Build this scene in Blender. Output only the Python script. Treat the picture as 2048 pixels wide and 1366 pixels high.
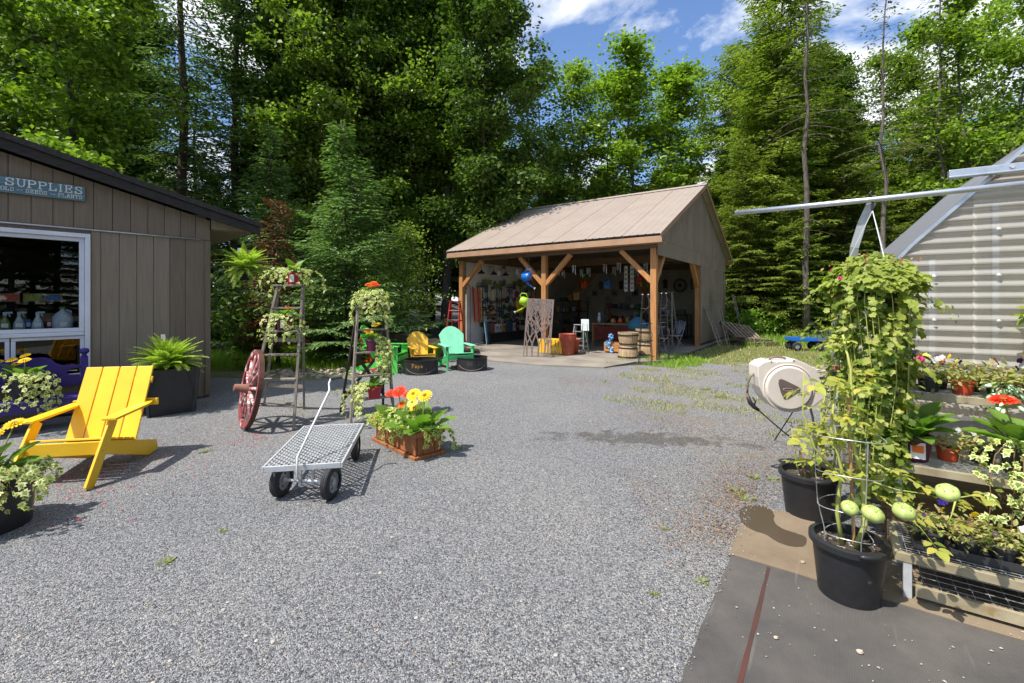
import bpy, math, random
import numpy as np
from mathutils import Vector, Matrix, Euler

R = math.radians
for o in list(bpy.data.objects):
    bpy.data.objects.remove(o)
scene = bpy.context.scene
COL = scene.collection
rng = random.Random(11)

# ---------------------------------------------------------------- camera
EYE = 1.5
FPX = 910.2          # focal length in pixels of a 2048 px wide picture (16 mm lens)
HOR = 603.0          # horizon line
cam_d = bpy.data.cameras.new('camera')
cam_d.lens = 16.0
cam_d.sensor_width = 36.0
cam_d.shift_y = -(683.0 - HOR) / 2048.0
cam_d.clip_start = 0.05
cam_d.clip_end = 3000
cam = bpy.data.objects.new('camera', cam_d)
cam.location = (0, 0, EYE)
cam.rotation_euler = (R(90), 0, 0)
COL.objects.link(cam)
scene.camera = cam

# ---------------------------------------------------------------- sun and sky
SUN_EL = R(60)
SH = Vector((0.85, 0.527, 0)).normalized()      # the way shadows fall on the ground
sun_dir = Vector((-SH.x * math.cos(SUN_EL), -SH.y * math.cos(SUN_EL), math.sin(SUN_EL)))
sd = bpy.data.lights.new('sun', 'SUN')
sd.energy = 5.0
sd.angle = R(0.55)
sd.color = (1.0, 0.955, 0.88)
sun = bpy.data.objects.new('sun', sd)
sun.rotation_euler = sun_dir.to_track_quat('Z', 'Y').to_euler()
COL.objects.link(sun)

world = bpy.data.worlds.new('World')
scene.world = world
world.use_nodes = True
nt = world.node_tree
nt.nodes.clear()
def wn(t, **k):
    n = nt.nodes.new(t)
    for a, b in k.items():
        setattr(n, a, b)
    return n
out = wn('ShaderNodeOutputWorld')
bg = wn('ShaderNodeBackground')
bg.inputs['Strength'].default_value = 0.115
sky = wn('ShaderNodeTexSky', sky_type='NISHITA')
sky.sun_disc = False
sky.sun_elevation = SUN_EL
sky.sun_rotation = math.atan2(sun_dir.x, sun_dir.y)
sky.air_density = 1.0
sky.dust_density = 0.7
sky.ozone_density = 1.3
# broken fair-weather cloud: noise over a flat cloud deck seen in perspective
tc = wn('ShaderNodeTexCoord')
sep = wn('ShaderNodeSeparateXYZ')
nt.links.new(tc.outputs['Generated'], sep.inputs[0])
zz = wn('ShaderNodeMath', operation='MAXIMUM'); zz.inputs[1].default_value = 0.0
nt.links.new(sep.outputs['Z'], zz.inputs[0])
za = wn('ShaderNodeMath', operation='ADD'); za.inputs[1].default_value = 0.16
nt.links.new(zz.outputs[0], za.inputs[0])
dx = wn('ShaderNodeMath', operation='DIVIDE'); dy = wn('ShaderNodeMath', operation='DIVIDE')
nt.links.new(sep.outputs['X'], dx.inputs[0]); nt.links.new(za.outputs[0], dx.inputs[1])
nt.links.new(sep.outputs['Y'], dy.inputs[0]); nt.links.new(za.outputs[0], dy.inputs[1])
cmb = wn('ShaderNodeCombineXYZ')
nt.links.new(dx.outputs[0], cmb.inputs[0]); nt.links.new(dy.outputs[0], cmb.inputs[1])
cmb.inputs[2].default_value = 3.7
mpw = wn('ShaderNodeMapping')
mpw.inputs['Location'].default_value = (2.88, 0.9, 4.0)
nt.links.new(cmb.outputs[0], mpw.inputs[0])
nz = wn('ShaderNodeTexNoise')
nz.inputs['Scale'].default_value = 1.75
nz.inputs['Detail'].default_value = 9
nz.inputs['Roughness'].default_value = 0.56
nz.inputs['Distortion'].default_value = 0.25
nt.links.new(mpw.outputs[0], nz.inputs['Vector'])
cr = wn('ShaderNodeValToRGB')
cr.color_ramp.elements[0].position = 0.50
cr.color_ramp.elements[0].color = (0, 0, 0, 1)
cr.color_ramp.elements[1].position = 0.61
cr.color_ramp.elements[1].color = (1, 1, 1, 1)
nt.links.new(nz.outputs['Fac'], cr.inputs[0])
mixw = wn('ShaderNodeMix', data_type='RGBA')
nt.links.new(cr.outputs[0], mixw.inputs[0])
tint = wn('ShaderNodeMix', data_type='RGBA', blend_type='MULTIPLY')
tint.inputs[0].default_value = 1.0
tint.inputs[7].default_value = (1.08, 1.24, 1.46, 1)
nt.links.new(sky.outputs[0], tint.inputs[6])
nt.links.new(tint.outputs[2], mixw.inputs[6])
mixw.inputs[7].default_value = (8.4, 8.6, 9.0, 1)
nt.links.new(mixw.outputs[2], bg.inputs[0])
nt.links.new(bg.outputs[0], out.inputs[0])

vs = scene.view_settings
vs.view_transform = 'Standard'
vs.look = 'None'
vs.exposure = 0.4
vs.gamma = 1.0
vs.use_curve_mapping = False
scene.render.engine = 'CYCLES'
scene.cycles.max_bounces = 8
scene.cycles.transparent_max_bounces = 16
scene.cycles.caustics_reflective = False
scene.cycles.caustics_refractive = False

# ---------------------------------------------------------------- survey helpers
def G(px, py):
    """ground point seen at a picture position (2048 x 1366)"""
    z = FPX * EYE / (py - HOR)
    return Vector(((px - 1024) / FPX * z, z, 0))
def P(px, py, d):
    """point at depth d metres seen at a picture position"""
    return Vector(((px - 1024) / FPX * d, d, EYE - (py - HOR) / FPX * d))

# ---------------------------------------------------------------- mesh helpers
class MB:
    def __init__(s):
        s.v = []; s.f = []; s.mi = []; s.m = 0; s.T = None
    def add(s, vs, fs):
        o = len(s.v)
        for p in vs:
            p = Vector(p)
            if s.T is not None:
                p = s.T @ p
            s.v.append((p.x, p.y, p.z))
        for f in fs:
            s.f.append([i + o for i in f]); s.mi.append(s.m)
        return s
    def box(s, c, d, rot=None):
        x, y, z = d[0] / 2, d[1] / 2, d[2] / 2
        vs = [Vector((i * x, j * y, k * z)) for i in (-1, 1) for j in (-1, 1) for k in (-1, 1)]
        if rot is not None:
            E = Euler(rot).to_matrix()
            vs = [E @ v for v in vs]
        c = Vector(c)
        return s.add([v + c for v in vs], [(0, 1, 3, 2), (4, 6, 7, 5), (0, 4, 5, 1), (2, 3, 7, 6), (0, 2, 6, 4), (1, 5, 7, 3)])
    def beam(s, p, q, w, h, up=(0, 0, 1)):
        p = Vector(p); q = Vector(q); d = (q - p).normalized()
        sd_ = d.cross(Vector(up))
        if sd_.length < 1e-4:
            sd_ = d.cross(Vector((1, 0, 0)))
        sd_.normalize(); u = sd_.cross(d)
        a = sd_ * w / 2; b = u * h / 2
        vs = [p - a - b, p + a - b, p + a + b, p - a + b, q - a - b, q + a - b, q + a + b, q - a + b]
        return s.add(vs, [(3, 2, 1, 0), (4, 5, 6, 7), (0, 1, 5, 4), (1, 2, 6, 5), (2, 3, 7, 6), (3, 0, 4, 7)])
    def tube(s, pts, r, n=8, caps=True, closed=False):
        pts = [Vector(p) for p in pts]; k = len(pts)
        rr = r if isinstance(r, (list, tuple)) else [r] * k
        vs = []; fs = []
        prev = None
        for i, p in enumerate(pts):
            if closed:
                t = pts[(i + 1) % k] - pts[i - 1]
            else:
                t = pts[min(i + 1, k - 1)] - pts[max(i - 1, 0)]
            t.normalize()
            if prev is None:
                ref = Vector((0, 0, 1)) if abs(t.z) < 0.9 else Vector((1, 0, 0))
                a = t.cross(ref).normalized()
            else:
                a = prev - t * prev.dot(t)
                a.normalize()
            prev = a
            b = t.cross(a)
            for j in range(n):
                an = 2 * math.pi * j / n
                vs.append(p + (a * math.cos(an) + b * math.sin(an)) * rr[i])
        for i in range(k if closed else k - 1):
            for j in range(n):
                i2 = (i + 1) % k
                fs.append((i * n + j, i * n + (j + 1) % n, i2 * n + (j + 1) % n, i2 * n + j))
        if caps and not closed:
            fs.append(tuple(range(n - 1, -1, -1)))
            fs.append(tuple((k - 1) * n + j for j in range(n)))
        return s.add(vs, fs)
    def lathe(s, prof, n=24, c=(0, 0, 0), sx=1.0, cap=True):
        c = Vector(c); vs = []; fs = []
        for (r, z) in prof:
            for j in range(n):
                an = 2 * math.pi * j / n
                vs.append(c + Vector((r * math.cos(an) * sx, r * math.sin(an), z)))
        for i in range(len(prof) - 1):
            for j in range(n):
                fs.append((i * n + j, i * n + (j + 1) % n, (i + 1) * n + (j + 1) % n, (i + 1) * n + j))
        if cap and prof[0][0] > 1e-4: fs.append(tuple(range(n - 1, -1, -1)))
        if cap and prof[-1][0] > 1e-4: fs.append(tuple((len(prof) - 1) * n + j for j in range(n)))
        return s.add(vs, fs)
    def prism(s, poly, vec):
        n = len(poly); vec = Vector(vec)
        vs = [Vector(p) for p in poly] + [Vector(p) + vec for p in poly]
        fs = [tuple(range(n - 1, -1, -1)), tuple(range(n, 2 * n))]
        fs += [(i, (i + 1) % n, n + (i + 1) % n, n + i) for i in range(n)]
        return s.add(vs, fs)
    def mesh(s, name, mats, smooth=False):
        me = bpy.data.meshes.new(name)
        me.from_pydata(s.v, [], s.f)
        if not isinstance(mats, (list, tuple)): mats = [mats]
        for m in mats: me.materials.append(m)
        if len(mats) > 1: me.polygons.foreach_set('material_index', s.mi)
        if smooth: me.polygons.foreach_set('use_smooth', [True] * len(me.polygons))
        me.update()
        return me
    def build(s, name, mats, parent=None, smooth=False, bevel=0, loc=None, rot=None):
        return put(name, s.mesh(name, mats, smooth), parent, bevel, loc, rot, smooth)

def put(name, me, parent=None, bevel=0, loc=None, rot=None, smooth=False):
    o = bpy.data.objects.new(name, me)
    COL.objects.link(o)
    if parent is not None: o.parent = parent
    if loc is not None: o.location = loc
    if rot is not None: o.rotation_euler = rot
    if bevel:
        b = o.modifiers.new('bevel', 'BEVEL'); b.width = bevel; b.segments = 2; b.limit_method = 'ANGLE'; b.angle_limit = R(40)
    return o

def npmesh(name, V, F, mats, smooth=False, mi=None):
    V = np.asarray(V, dtype=np.float32).reshape(-1, 3)
    F = np.asarray(F, dtype=np.int32)
    k = F.shape[1]; m = F.shape[0]
    me = bpy.data.meshes.new(name)
    me.vertices.add(len(V)); me.vertices.foreach_set('co', V.ravel())
    me.loops.add(m * k); me.loops.foreach_set('vertex_index', F.ravel())
    me.polygons.add(m)
    me.polygons.foreach_set('loop_start', np.arange(0, m * k, k, dtype=np.int32))
    me.polygons.foreach_set('loop_total', np.full(m, k, dtype=np.int32))
    if not isinstance(mats, (list, tuple)): mats = [mats]
    for x in mats: me.materials.append(x)
    if mi is not None: me.polygons.foreach_set('material_index', np.asarray(mi, dtype=np.int32))
    if smooth: me.polygons.foreach_set('use_smooth', np.ones(m, dtype=bool))
    me.update(calc_edges=True)
    me.validate()
    return me

def tag(o, label=None, cat=None, group=None, kind=None):
    if label: o['label'] = label
    if cat: o['category'] = cat
    if group: o['group'] = group
    if kind: o['kind'] = kind
    return o
def thing(name, label, cat, loc=(0, 0, 0), rz=0.0, group=None):
    o = bpy.data.objects.new(name, None)
    o.empty_display_size = 0.1
    COL.objects.link(o)
    o.location = loc; o.rotation_euler = (0, 0, rz)
    return tag(o, label, cat, group)
def dup(root, loc=None, rz=None, label=None, group=None, scale=None, parent=None):
    r = root.copy(); COL.objects.link(r)
    r.parent = parent
    if loc is not None: r.location = loc
    if rz is not None: r.rotation_euler = (0, 0, rz)
    if scale is not None: r.scale = (scale,) * 3 if not isinstance(scale, tuple) else scale
    if label: r['label'] = label
    if group: r['group'] = group
    for ch in list(root.children):
        dup(ch, parent=r)
    return r

# ---------------------------------------------------------------- materials
def newmat(name):
    m = bpy.data.materials.new(name); m.use_nodes = True
    n = m.node_tree; n.nodes.clear()
    o = n.nodes.new('ShaderNodeOutputMaterial')
    return m, n, o
def node(n, t, **k):
    x = n.nodes.new(t)
    for a, b in k.items(): setattr(x, a, b)
    return x
def ramp(n, stops):
    c = n.nodes.new('ShaderNodeValToRGB')
    e = c.color_ramp.elements
    while len(e) < len(stops): e.new(0.5)
    for i, (p, col) in enumerate(stops):
        e[i].position = p; e[i].color = (*col, 1) if len(col) == 3 else col
    return c
def hx(r, g, b):
    """sRGB 0-255 -> linear"""
    f = lambda c: c / 12.92 if c <= 0.04045 else ((c + 0.055) / 1.055) ** 2.4
    return (f(r / 255), f(g / 255), f(b / 255))
MATS = {}
def mat(name, col, col2=None, rough=0.6, scale=6.0, stretch=(1, 1, 1), bump=0.0, metal=0.0, spec=0.5, objrand=0.12, detail=5, fine=0.0, speck=None):
    if name in MATS: return MATS[name]
    m, n, o = newmat(name); L = n.links.new
    b = node(n, 'ShaderNodeBsdfPrincipled')
    L(b.outputs[0], o.inputs[0])
    t = node(n, 'ShaderNodeTexCoord'); mp = node(n, 'ShaderNodeMapping')
    mp.inputs['Scale'].default_value = stretch
    L(t.outputs['Object'], mp.inputs[0])
    oi = node(n, 'ShaderNodeObjectInfo')
    add = node(n, 'ShaderNodeVectorMath', operation='ADD')
    mu = node(n, 'ShaderNodeMath', operation='MULTIPLY'); mu.inputs[1].default_value = 37.0
    L(oi.outputs['Random'], mu.inputs[0])
    L(mp.outputs[0], add.inputs[0]); L(mu.outputs[0], add.inputs[1])
    nz = node(n, 'ShaderNodeTexNoise')
    nz.inputs['Scale'].default_value = scale; nz.inputs['Detail'].default_value = detail; nz.inputs['Roughness'].default_value = 0.6
    L(add.outputs[0], nz.inputs['Vector'])
    c2 = col2 if col2 is not None else tuple(c * 0.78 for c in col)
    rp = ramp(n, [(0.32, c2), (0.68, col)])
    L(nz.outputs['Fac'], rp.inputs[0])
    # each object a touch lighter or darker than its twins
    ma = node(n, 'ShaderNodeMapRange'); ma.inputs[3].default_value = 1 - objrand; ma.inputs[4].default_value = 1 + objrand
    L(oi.outputs['Random'], ma.inputs[0])
    vm = node(n, 'ShaderNodeVectorMath', operation='SCALE')
    L(rp.outputs[0], vm.inputs[0]); L(ma.outputs[0], vm.inputs['Scale'])
    colout = vm.outputs[0]
    if speck:
        nz2 = node(n, 'ShaderNodeTexNoise'); nz2.inputs['Scale'].default_value = speck[1]; nz2.inputs['Detail'].default_value = 3
        L(add.outputs[0], nz2.inputs['Vector'])
        r2 = ramp(n, [(speck[2], (0, 0, 0)), (speck[2] + 0.06, (1, 1, 1))])
        L(nz2.outputs['Fac'], r2.inputs[0])
        mx = node(n, 'ShaderNodeMix', data_type='RGBA')
        L(r2.outputs[0], mx.inputs[0]); L(colout, mx.inputs[6]); mx.inputs[7].default_value = (*speck[0], 1)
        colout = mx.outputs[2]
    L(colout, b.inputs['Base Color'])
    rr = node(n, 'ShaderNodeMapRange'); rr.inputs[3].default_value = min(1, rough + 0.1); rr.inputs[4].default_value = max(0.03, rough - 0.1)
    L(nz.outputs['Fac'], rr.inputs[0]); L(rr.outputs[0], b.inputs['Roughness'])
    b.inputs['Metallic'].default_value = metal
    b.inputs['Specular IOR Level'].default_value = spec
    if bump:
        bp = node(n, 'ShaderNodeBump'); bp.inputs['Strength'].default_value = bump; bp.inputs['Distance'].default_value = 0.01
        L(nz.outputs['Fac'], bp.inputs['Height']); L(bp.outputs[0], b.inputs['Normal'])
    MATS[name] = m
    return m
def leafmat(name, cols, transl=0.35, rough=0.5, spec=0.35, objrand=0.15):
    """foliage: every leaf island takes a shade between the stops; light shines through"""
    if name in MATS: return MATS[name]
    m, n, o = newmat(name); L = n.links.new
    g = node(n, 'ShaderNodeNewGeometry'); oi = node(n, 'ShaderNodeObjectInfo')
    k = len(cols)
    rp = ramp(n, [(i / max(1, k - 1), c) for i, c in enumerate(cols)])
    L(g.outputs['Random Per Island'], rp.inputs[0])
    ma = node(n, 'ShaderNodeMapRange'); ma.inputs[3].default_value = 1 - objrand; ma.inputs[4].default_value = 1 + objrand
    L(oi.outputs['Random'], ma.inputs[0])
    vm = node(n, 'ShaderNodeVectorMath', operation='SCALE')
    L(rp.outputs[0], vm.inputs[0]); L(ma.outputs[0], vm.inputs['Scale'])
    b = node(n, 'ShaderNodeBsdfPrincipled')
    b.inputs['Roughness'].default_value = rough; b.inputs['Specular IOR Level'].default_value = spec
    L(vm.outputs[0], b.inputs['Base Color'])
    tr = node(n, 'ShaderNodeBsdfTranslucent')
    tv = node(n, 'ShaderNodeMix', data_type='RGBA', blend_type='MULTIPLY'); tv.inputs[0].default_value = 1
    L(vm.outputs[0], tv.inputs[6]); tv.inputs[7].default_value = (1.3, 1.55, 0.62, 1)
    L(tv.outputs[2], tr.inputs[0])
    mx = node(n, 'ShaderNodeMixShader'); mx.inputs[0].default_value = transl
    L(b.outputs[0], mx.inputs[1]); L(tr.outputs[0], mx.inputs[2]); L(mx.outputs[0], o.inputs[0])
    MATS[name] = m
    return m
def glassmat(name, tint=(0.9, 0.95, 0.93), refl=0.10, rough=0.0, haze=0.0, hazecol=(0.8, 0.8, 0.75)):
    if name in MATS: return MATS[name]
    m, n, o = newmat(name); L = n.links.new
    t = node(n, 'ShaderNodeBsdfTransparent'); t.inputs[0].default_value = (*tint, 1)
    g = node(n, 'ShaderNodeBsdfGlossy'); g.inputs['Roughness'].default_value = rough
    lw = node(n, 'ShaderNodeLayerWeight'); lw.inputs[0].default_value = 0.35
    ad = node(n, 'ShaderNodeMath', operation='MULTIPLY_ADD'); ad.inputs[1].default_value = 0.5; ad.inputs[2].default_value = refl
    ad.use_clamp = True
    L(lw.outputs['Fresnel'], ad.inputs[0])
    base = t.outputs[0]
    if haze:
        d = node(n, 'ShaderNodeBsdfDiffuse'); d.inputs[0].default_value = (*hazecol, 1)
        tr = node(n, 'ShaderNodeBsdfTranslucent'); tr.inputs[0].default_value = (*hazecol, 1)
        dm = node(n, 'ShaderNodeMixShader'); dm.inputs[0].default_value = 0.5
        L(d.outputs[0], dm.inputs[1]); L(tr.outputs[0], dm.inputs[2])
        hm = node(n, 'ShaderNodeMixShader'); hm.inputs[0].default_value = haze
        L(base, hm.inputs[1]); L(dm.outputs[0], hm.inputs[2]); base = hm.outputs[0]
    mx = node(n, 'ShaderNodeMixShader')
    L(ad.outputs[0], mx.inputs[0]); L(base, mx.inputs[1]); L(g.outputs[0], mx.inputs[2]); L(mx.outputs[0], o.inputs[0])
    MATS[name] = m
    return m

def rep_boxes(name, boxes, m, parent, bevel=0.0):
    """alike pieces: each box (centre, size[, rot]) is a part of its own"""
    res = []
    for bx in boxes:
        b = MB(); b.box((0, 0, 0), bx[1])
        res.append(b.build(name, m, parent, bevel=bevel, loc=bx[0], rot=bx[2] if len(bx) > 2 else None))
    return res
# ================================================================ SETTING: ground
def gravel_material():
    m, n, o = newmat('gravel'); L = n.links.new
    b = node(n, 'ShaderNodeBsdfPrincipled'); L(b.outputs[0], o.inputs[0])
    t = node(n, 'ShaderNodeTexCoord')
    v1 = node(n, 'ShaderNodeTexVoronoi'); v1.inputs['Scale'].default_value = 215
    v2 = node(n, 'ShaderNodeTexVoronoi'); v2.inputs['Scale'].default_value = 110
    for v in (v1, v2): L(t.outputs['Object'], v.inputs['Vector'])
    s1 = node(n, 'ShaderNodeSeparateColor'); L(v1.outputs['Color'], s1.inputs[0])
    r1 = ramp(n, [(0.0, (0.05, 0.051, 0.055)), (0.3, (0.15, 0.152, 0.157)), (0.6, (0.30, 0.30, 0.302)), (0.86, (0.52, 0.515, 0.51)), (0.93, (0.52, 0.44, 0.36)), (1.0, (0.66, 0.63, 0.58))])
    L(s1.outputs[0], r1.inputs[0])
    s2 = node(n, 'ShaderNodeSeparateColor'); L(v2.outputs['Color'], s2.inputs[0])
    r2 = ramp(n, [(0.0, (0.09, 0.093, 0.10)), (0.55, (0.30, 0.303, 0.31)), (0.92, (0.46, 0.45, 0.44)), (1.0, (0.62, 0.56, 0.48))])
    L(s2.outputs[1], r2.inputs[0])
    sel = ramp(n, [(0.60, (0, 0, 0)), (0.62, (1, 1, 1))]); L(s2.outputs[2], sel.inputs[0])
    mx = node(n, 'ShaderNodeMix', data_type='RGBA')
    L(sel.outputs[0], mx.inputs[0]); L(r1.outputs[0], mx.inputs[6]); L(r2.outputs[0], mx.inputs[7])
    # wheel-worn and dusty areas: slow drift between blue-grey and sandy
    nz = node(n, 'ShaderNodeTexNoise'); nz.inputs['Scale'].default_value = 0.45; nz.inputs['Detail'].default_value = 6
    L(t.outputs['Object'], nz.inputs['Vector'])
    r3 = ramp(n, [(0.34, (0.92, 0.94, 0.975)), (0.64, (1.12, 1.11, 1.09))]); L(nz.outputs['Fac'], r3.inputs[0])
    m2 = node(n, 'ShaderNodeMix', data_type='RGBA', blend_type='MULTIPLY'); m2.inputs[0].default_value = 1
    L(mx.outputs[2], m2.inputs[6]); L(r3.outputs[0], m2.inputs[7])
    # brown leaf mould and dust trodden in at the right-hand edge
    nz2 = node(n, 'ShaderNodeTexNoise'); nz2.inputs['Scale'].default_value = 1.1; nz2.inputs['Detail'].default_value = 8; nz2.inputs['Roughness'].default_value = 0.7
    L(t.outputs['Object'], nz2.inputs['Vector'])
    r4 = ramp(n, [(0.46, (0, 0, 0)), (0.68, (0.75, 0.75, 0.75))]); L(nz2.outputs['Fac'], r4.inputs[0])
    sx = node(n, 'ShaderNodeSeparateXYZ'); L(t.outputs['Object'], sx.inputs[0])
    mr = node(n, 'ShaderNodeMapRange'); mr.inputs[1].default_value = 0.6; mr.inputs[2].default_value = 2.6
    L(sx.outputs[0], mr.inputs[0])
    mm = node(n, 'ShaderNodeMath', operation='MULTIPLY'); L(mr.outputs[0], mm.inputs[0]); L(r4.outputs[0], mm.inputs[1])
    m3 = node(n, 'ShaderNodeMix', data_type='RGBA'); L(mm.outputs[0], m3.inputs[0]); L(m2.outputs[2], m3.inputs[6]); m3.inputs[7].default_value = (0.33, 0.28, 0.19, 1)
    # damp, mouldy patch with a ragged edge in the middle of the yard
    mp = node(n, 'ShaderNodeMapping', vector_type='TEXTURE'); mp.inputs['Location'].default_value = (1.45, 4.95, 0); mp.inputs['Scale'].default_value = (1.15, .30, 1); mp.inputs['Rotation'].default_value = (0, 0, -.12)
    L(t.outputs['Object'], mp.inputs[0])
    ln = node(n, 'ShaderNodeVectorMath', operation='LENGTH'); L(mp.outputs[0], ln.inputs[0])
    n5 = node(n, 'ShaderNodeTexNoise'); n5.inputs['Scale'].default_value = 5; n5.inputs['Detail'].default_value = 8; n5.inputs['Roughness'].default_value = .75; L(t.outputs['Object'], n5.inputs['Vector'])
    a5 = node(n, 'ShaderNodeMath', operation='MULTIPLY_ADD'); a5.inputs[1].default_value = 5.0; L(n5.outputs['Fac'], a5.inputs[0]); a5.inputs[2].default_value = -2.4
    b5 = node(n, 'ShaderNodeMath', operation='ADD'); L(ln.outputs['Value'], b5.inputs[0]); L(a5.outputs[0], b5.inputs[1])
    c5 = node(n, 'ShaderNodeMapRange'); c5.inputs[1].default_value = 1.0; c5.inputs[2].default_value = .55; c5.inputs[4].default_value = .6; L(b5.outputs[0], c5.inputs[0])
    m5 = node(n, 'ShaderNodeMix', data_type='RGBA'); L(c5.outputs[0], m5.inputs[0]); L(m3.outputs[2], m5.inputs[6]); m5.inputs[7].default_value = (.075, .065, .05, 1)
    m3 = m5
    gain = node(n, 'ShaderNodeVectorMath', operation='SCALE'); gain.inputs['Scale'].default_value = 0.86
    L(m3.outputs[2], gain.inputs[0]); L(gain.outputs[0], b.inputs['Base Color'])
    b.inputs['Roughness'].default_value = 0.85; b.inputs['Specular IOR Level'].default_value = 0.25
    h = node(n, 'ShaderNodeMath', operation='ADD'); L(v1.outputs['Distance'], h.inputs[0]); L(v2.outputs['Distance'], h.inputs[1])
    bp = node(n, 'ShaderNodeBump'); bp.inputs['Strength'].default_value = 0.8; bp.inputs['Distance'].default_value = 0.012; bp.invert = True
    L(h.outputs[0], bp.inputs['Height']); L(bp.outputs[0], b.inputs['Normal'])
    return m
M_gravel = gravel_material()
M_forest = mat('forest_floor', (0.06, 0.05, 0.03), (0.025, 0.03, 0.014), rough=0.95, scale=1.5, bump=0.8)
M_lawn = mat('lawn_soil', (0.20, 0.19, 0.085), (0.10, 0.125, 0.035), rough=0.95, scale=2.5, bump=0.8, detail=8)

gb = MB(); gb.add([(-400, -200, 0), (400, -200, 0), (400, 700, 0), (-400, 700, 0)], [(0, 1, 2, 3)])
ground = gb.build('ground', M_forest); tag(ground, kind='structure')

def sheet(name, pts, z, m, jitter=0.0, sub=8):
    """flat sheet with a softly uneven edge"""
    r_ = random.Random(len(pts) * 17 + int(z * 1e4)); q = []
    for i, p in enumerate(pts):
        p2 = pts[(i + 1) % len(pts)]
        for k in range(sub):
            a = k / sub
            q.append((p[0] + (p2[0] - p[0]) * a + r_.uniform(-jitter, jitter), p[1] + (p2[1] - p[1]) * a + r_.uniform(-jitter, jitter), z))
    b = MB(); b.add(q, [tuple(range(len(q)))])
    return tag(b.build(name, m), kind='structure')
lawn = sheet('lawn', [(3.2, 11.6), (6.2, 10.2), (14, 9.0), (24, 13), (22, 23), (8.5, 21), (7.6, 16.6), (4.6, 11.8)], 0.004, M_lawn, 0.12)
verge = sheet('grass_verge', [(-9.5, 9.3), (-4.4, 9.0), (-3.3, 10.2), (-1.9, 11.6), (-2.2, 15.4), (-9.5, 13.5)], 0.004, M_lawn, 0.1)
yard = sheet('gravel_yard', [(-9, -3), (12, -3), (16, 8.0), (6.6, 10.6), (4.3, 11.0), (2.0, 10.4), (-1.6, 13.6), (-1.9, 11.3), (-2.9, 9.6), (-4.6, 8.9), (-9, 8.9)], 0.008, M_gravel, 0.14, 10)

# ---------------------------------------------------------------- axes of the place
U = Vector((0.815, -0.58, 0)).normalized()       # along the pavilion front, benches and mats
V = Vector((0.58, 0.815, 0)).normalized()
RZ_P = math.atan2(U.y, U.x)
PO = Vector((3.56, 11.4, 0)) - U * 6.4           # pavilion: left front post
def PV(x, y, z=0.0):
    return PO + U * x + V * y + Vector((0, 0, z))

# ---------------------------------------------------------------- rubber mats
def mat_material(name, c1, c2, rib):
    m, n, o = newmat(name); L = n.links.new
    b = node(n, 'ShaderNodeBsdfPrincipled'); L(b.outputs[0], o.inputs[0])
    t = node(n, 'ShaderNodeTexCoord')
    nz = node(n, 'ShaderNodeTexNoise'); nz.inputs['Scale'].default_value = 1.6; nz.inputs['Detail'].default_value = 9; nz.inputs['Roughness'].default_value = 0.68
    L(t.outputs['Object'], nz.inputs['Vector'])
    r = ramp(n, [(0.34, c2), (0.6, c1), (0.8, tuple(min(1, c * 1.35) for c in c1))]); L(nz.outputs['Fac'], r.inputs[0])
    w1 = node(n, 'ShaderNodeTexWave', wave_type='BANDS', bands_direction='X'); w1.inputs['Scale'].default_value = rib
    L(t.outputs['Object'], w1.inputs['Vector'])
    w2 = node(n, 'ShaderNodeTexWave', wave_type='BANDS', bands_direction='Y'); w2.inputs['Scale'].default_value = rib
    L(t.outputs['Object'], w2.inputs['Vector'])
    ad = node(n, 'ShaderNodeMath', operation='ADD'); L(w1.outputs['Fac'], ad.inputs[0]); L(w2.outputs['Fac'], ad.inputs[1])
    mr = node(n, 'ShaderNodeMapRange'); mr.inputs[2].default_value = 2; mr.inputs[3].default_value = 0.72; mr.inputs[4].default_value = 1.15; L(ad.outputs[0], mr.inputs[0])
    sc = node(n, 'ShaderNodeVectorMath', operation='SCALE'); L(r.outputs[0], sc.inputs[0]); L(mr.outputs[0], sc.inputs['Scale'])
    # long faint scuffs
    mp = node(n, 'ShaderNodeMapping'); mp.inputs['Scale'].default_value = (30, 1.2, 1); mp.inputs['Rotation'].default_value = (0, 0, 0.5); L(t.outputs['Object'], mp.inputs[0])
    n3 = node(n, 'ShaderNodeTexNoise'); n3.inputs['Scale'].default_value = 1.3; n3.inputs['Detail'].default_value = 4; L(mp.outputs[0], n3.inputs['Vector'])
    r3 = ramp(n, [(0.66, (0, 0, 0)), (0.80, (0.5, 0.5, 0.5))]); L(n3.outputs['Fac'], r3.inputs[0])
    mx = node(n, 'ShaderNodeMix', data_type='RGBA'); L(r3.outputs[0], mx.inputs[0]); L(sc.outputs[0], mx.inputs[6]); mx.inputs[7].default_value = (0.30, 0.27, 0.24, 1)
    L(mx.outputs[2], b.inputs['Base Color'])
    b.inputs['Roughness'].default_value = 0.8; b.inputs['Specular IOR Level'].default_value = 0.3
    bp = node(n, 'ShaderNodeBump'); bp.inputs['Strength'].default_value = 0.5; bp.inputs['Distance'].default_value = 0.003
    L(ad.outputs[0], bp.inputs['Height']); L(bp.outputs[0], b.inputs['Normal'])
    return m
M_matD = mat_material('dark_mat_rubber', (0.125, 0.112, 0.10), (0.072, 0.067, 0.064), 60)
M_matT = mat_material('tan_mat_rubber', (0.30, 0.23, 0.155), (0.21, 0.155, 0.10), 60)
A = G(1457, 1112)                                  # corner where the two mats meet
def MV(u, v, z): return A + U * u + V * v + Vector((0, 0, z))
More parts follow.
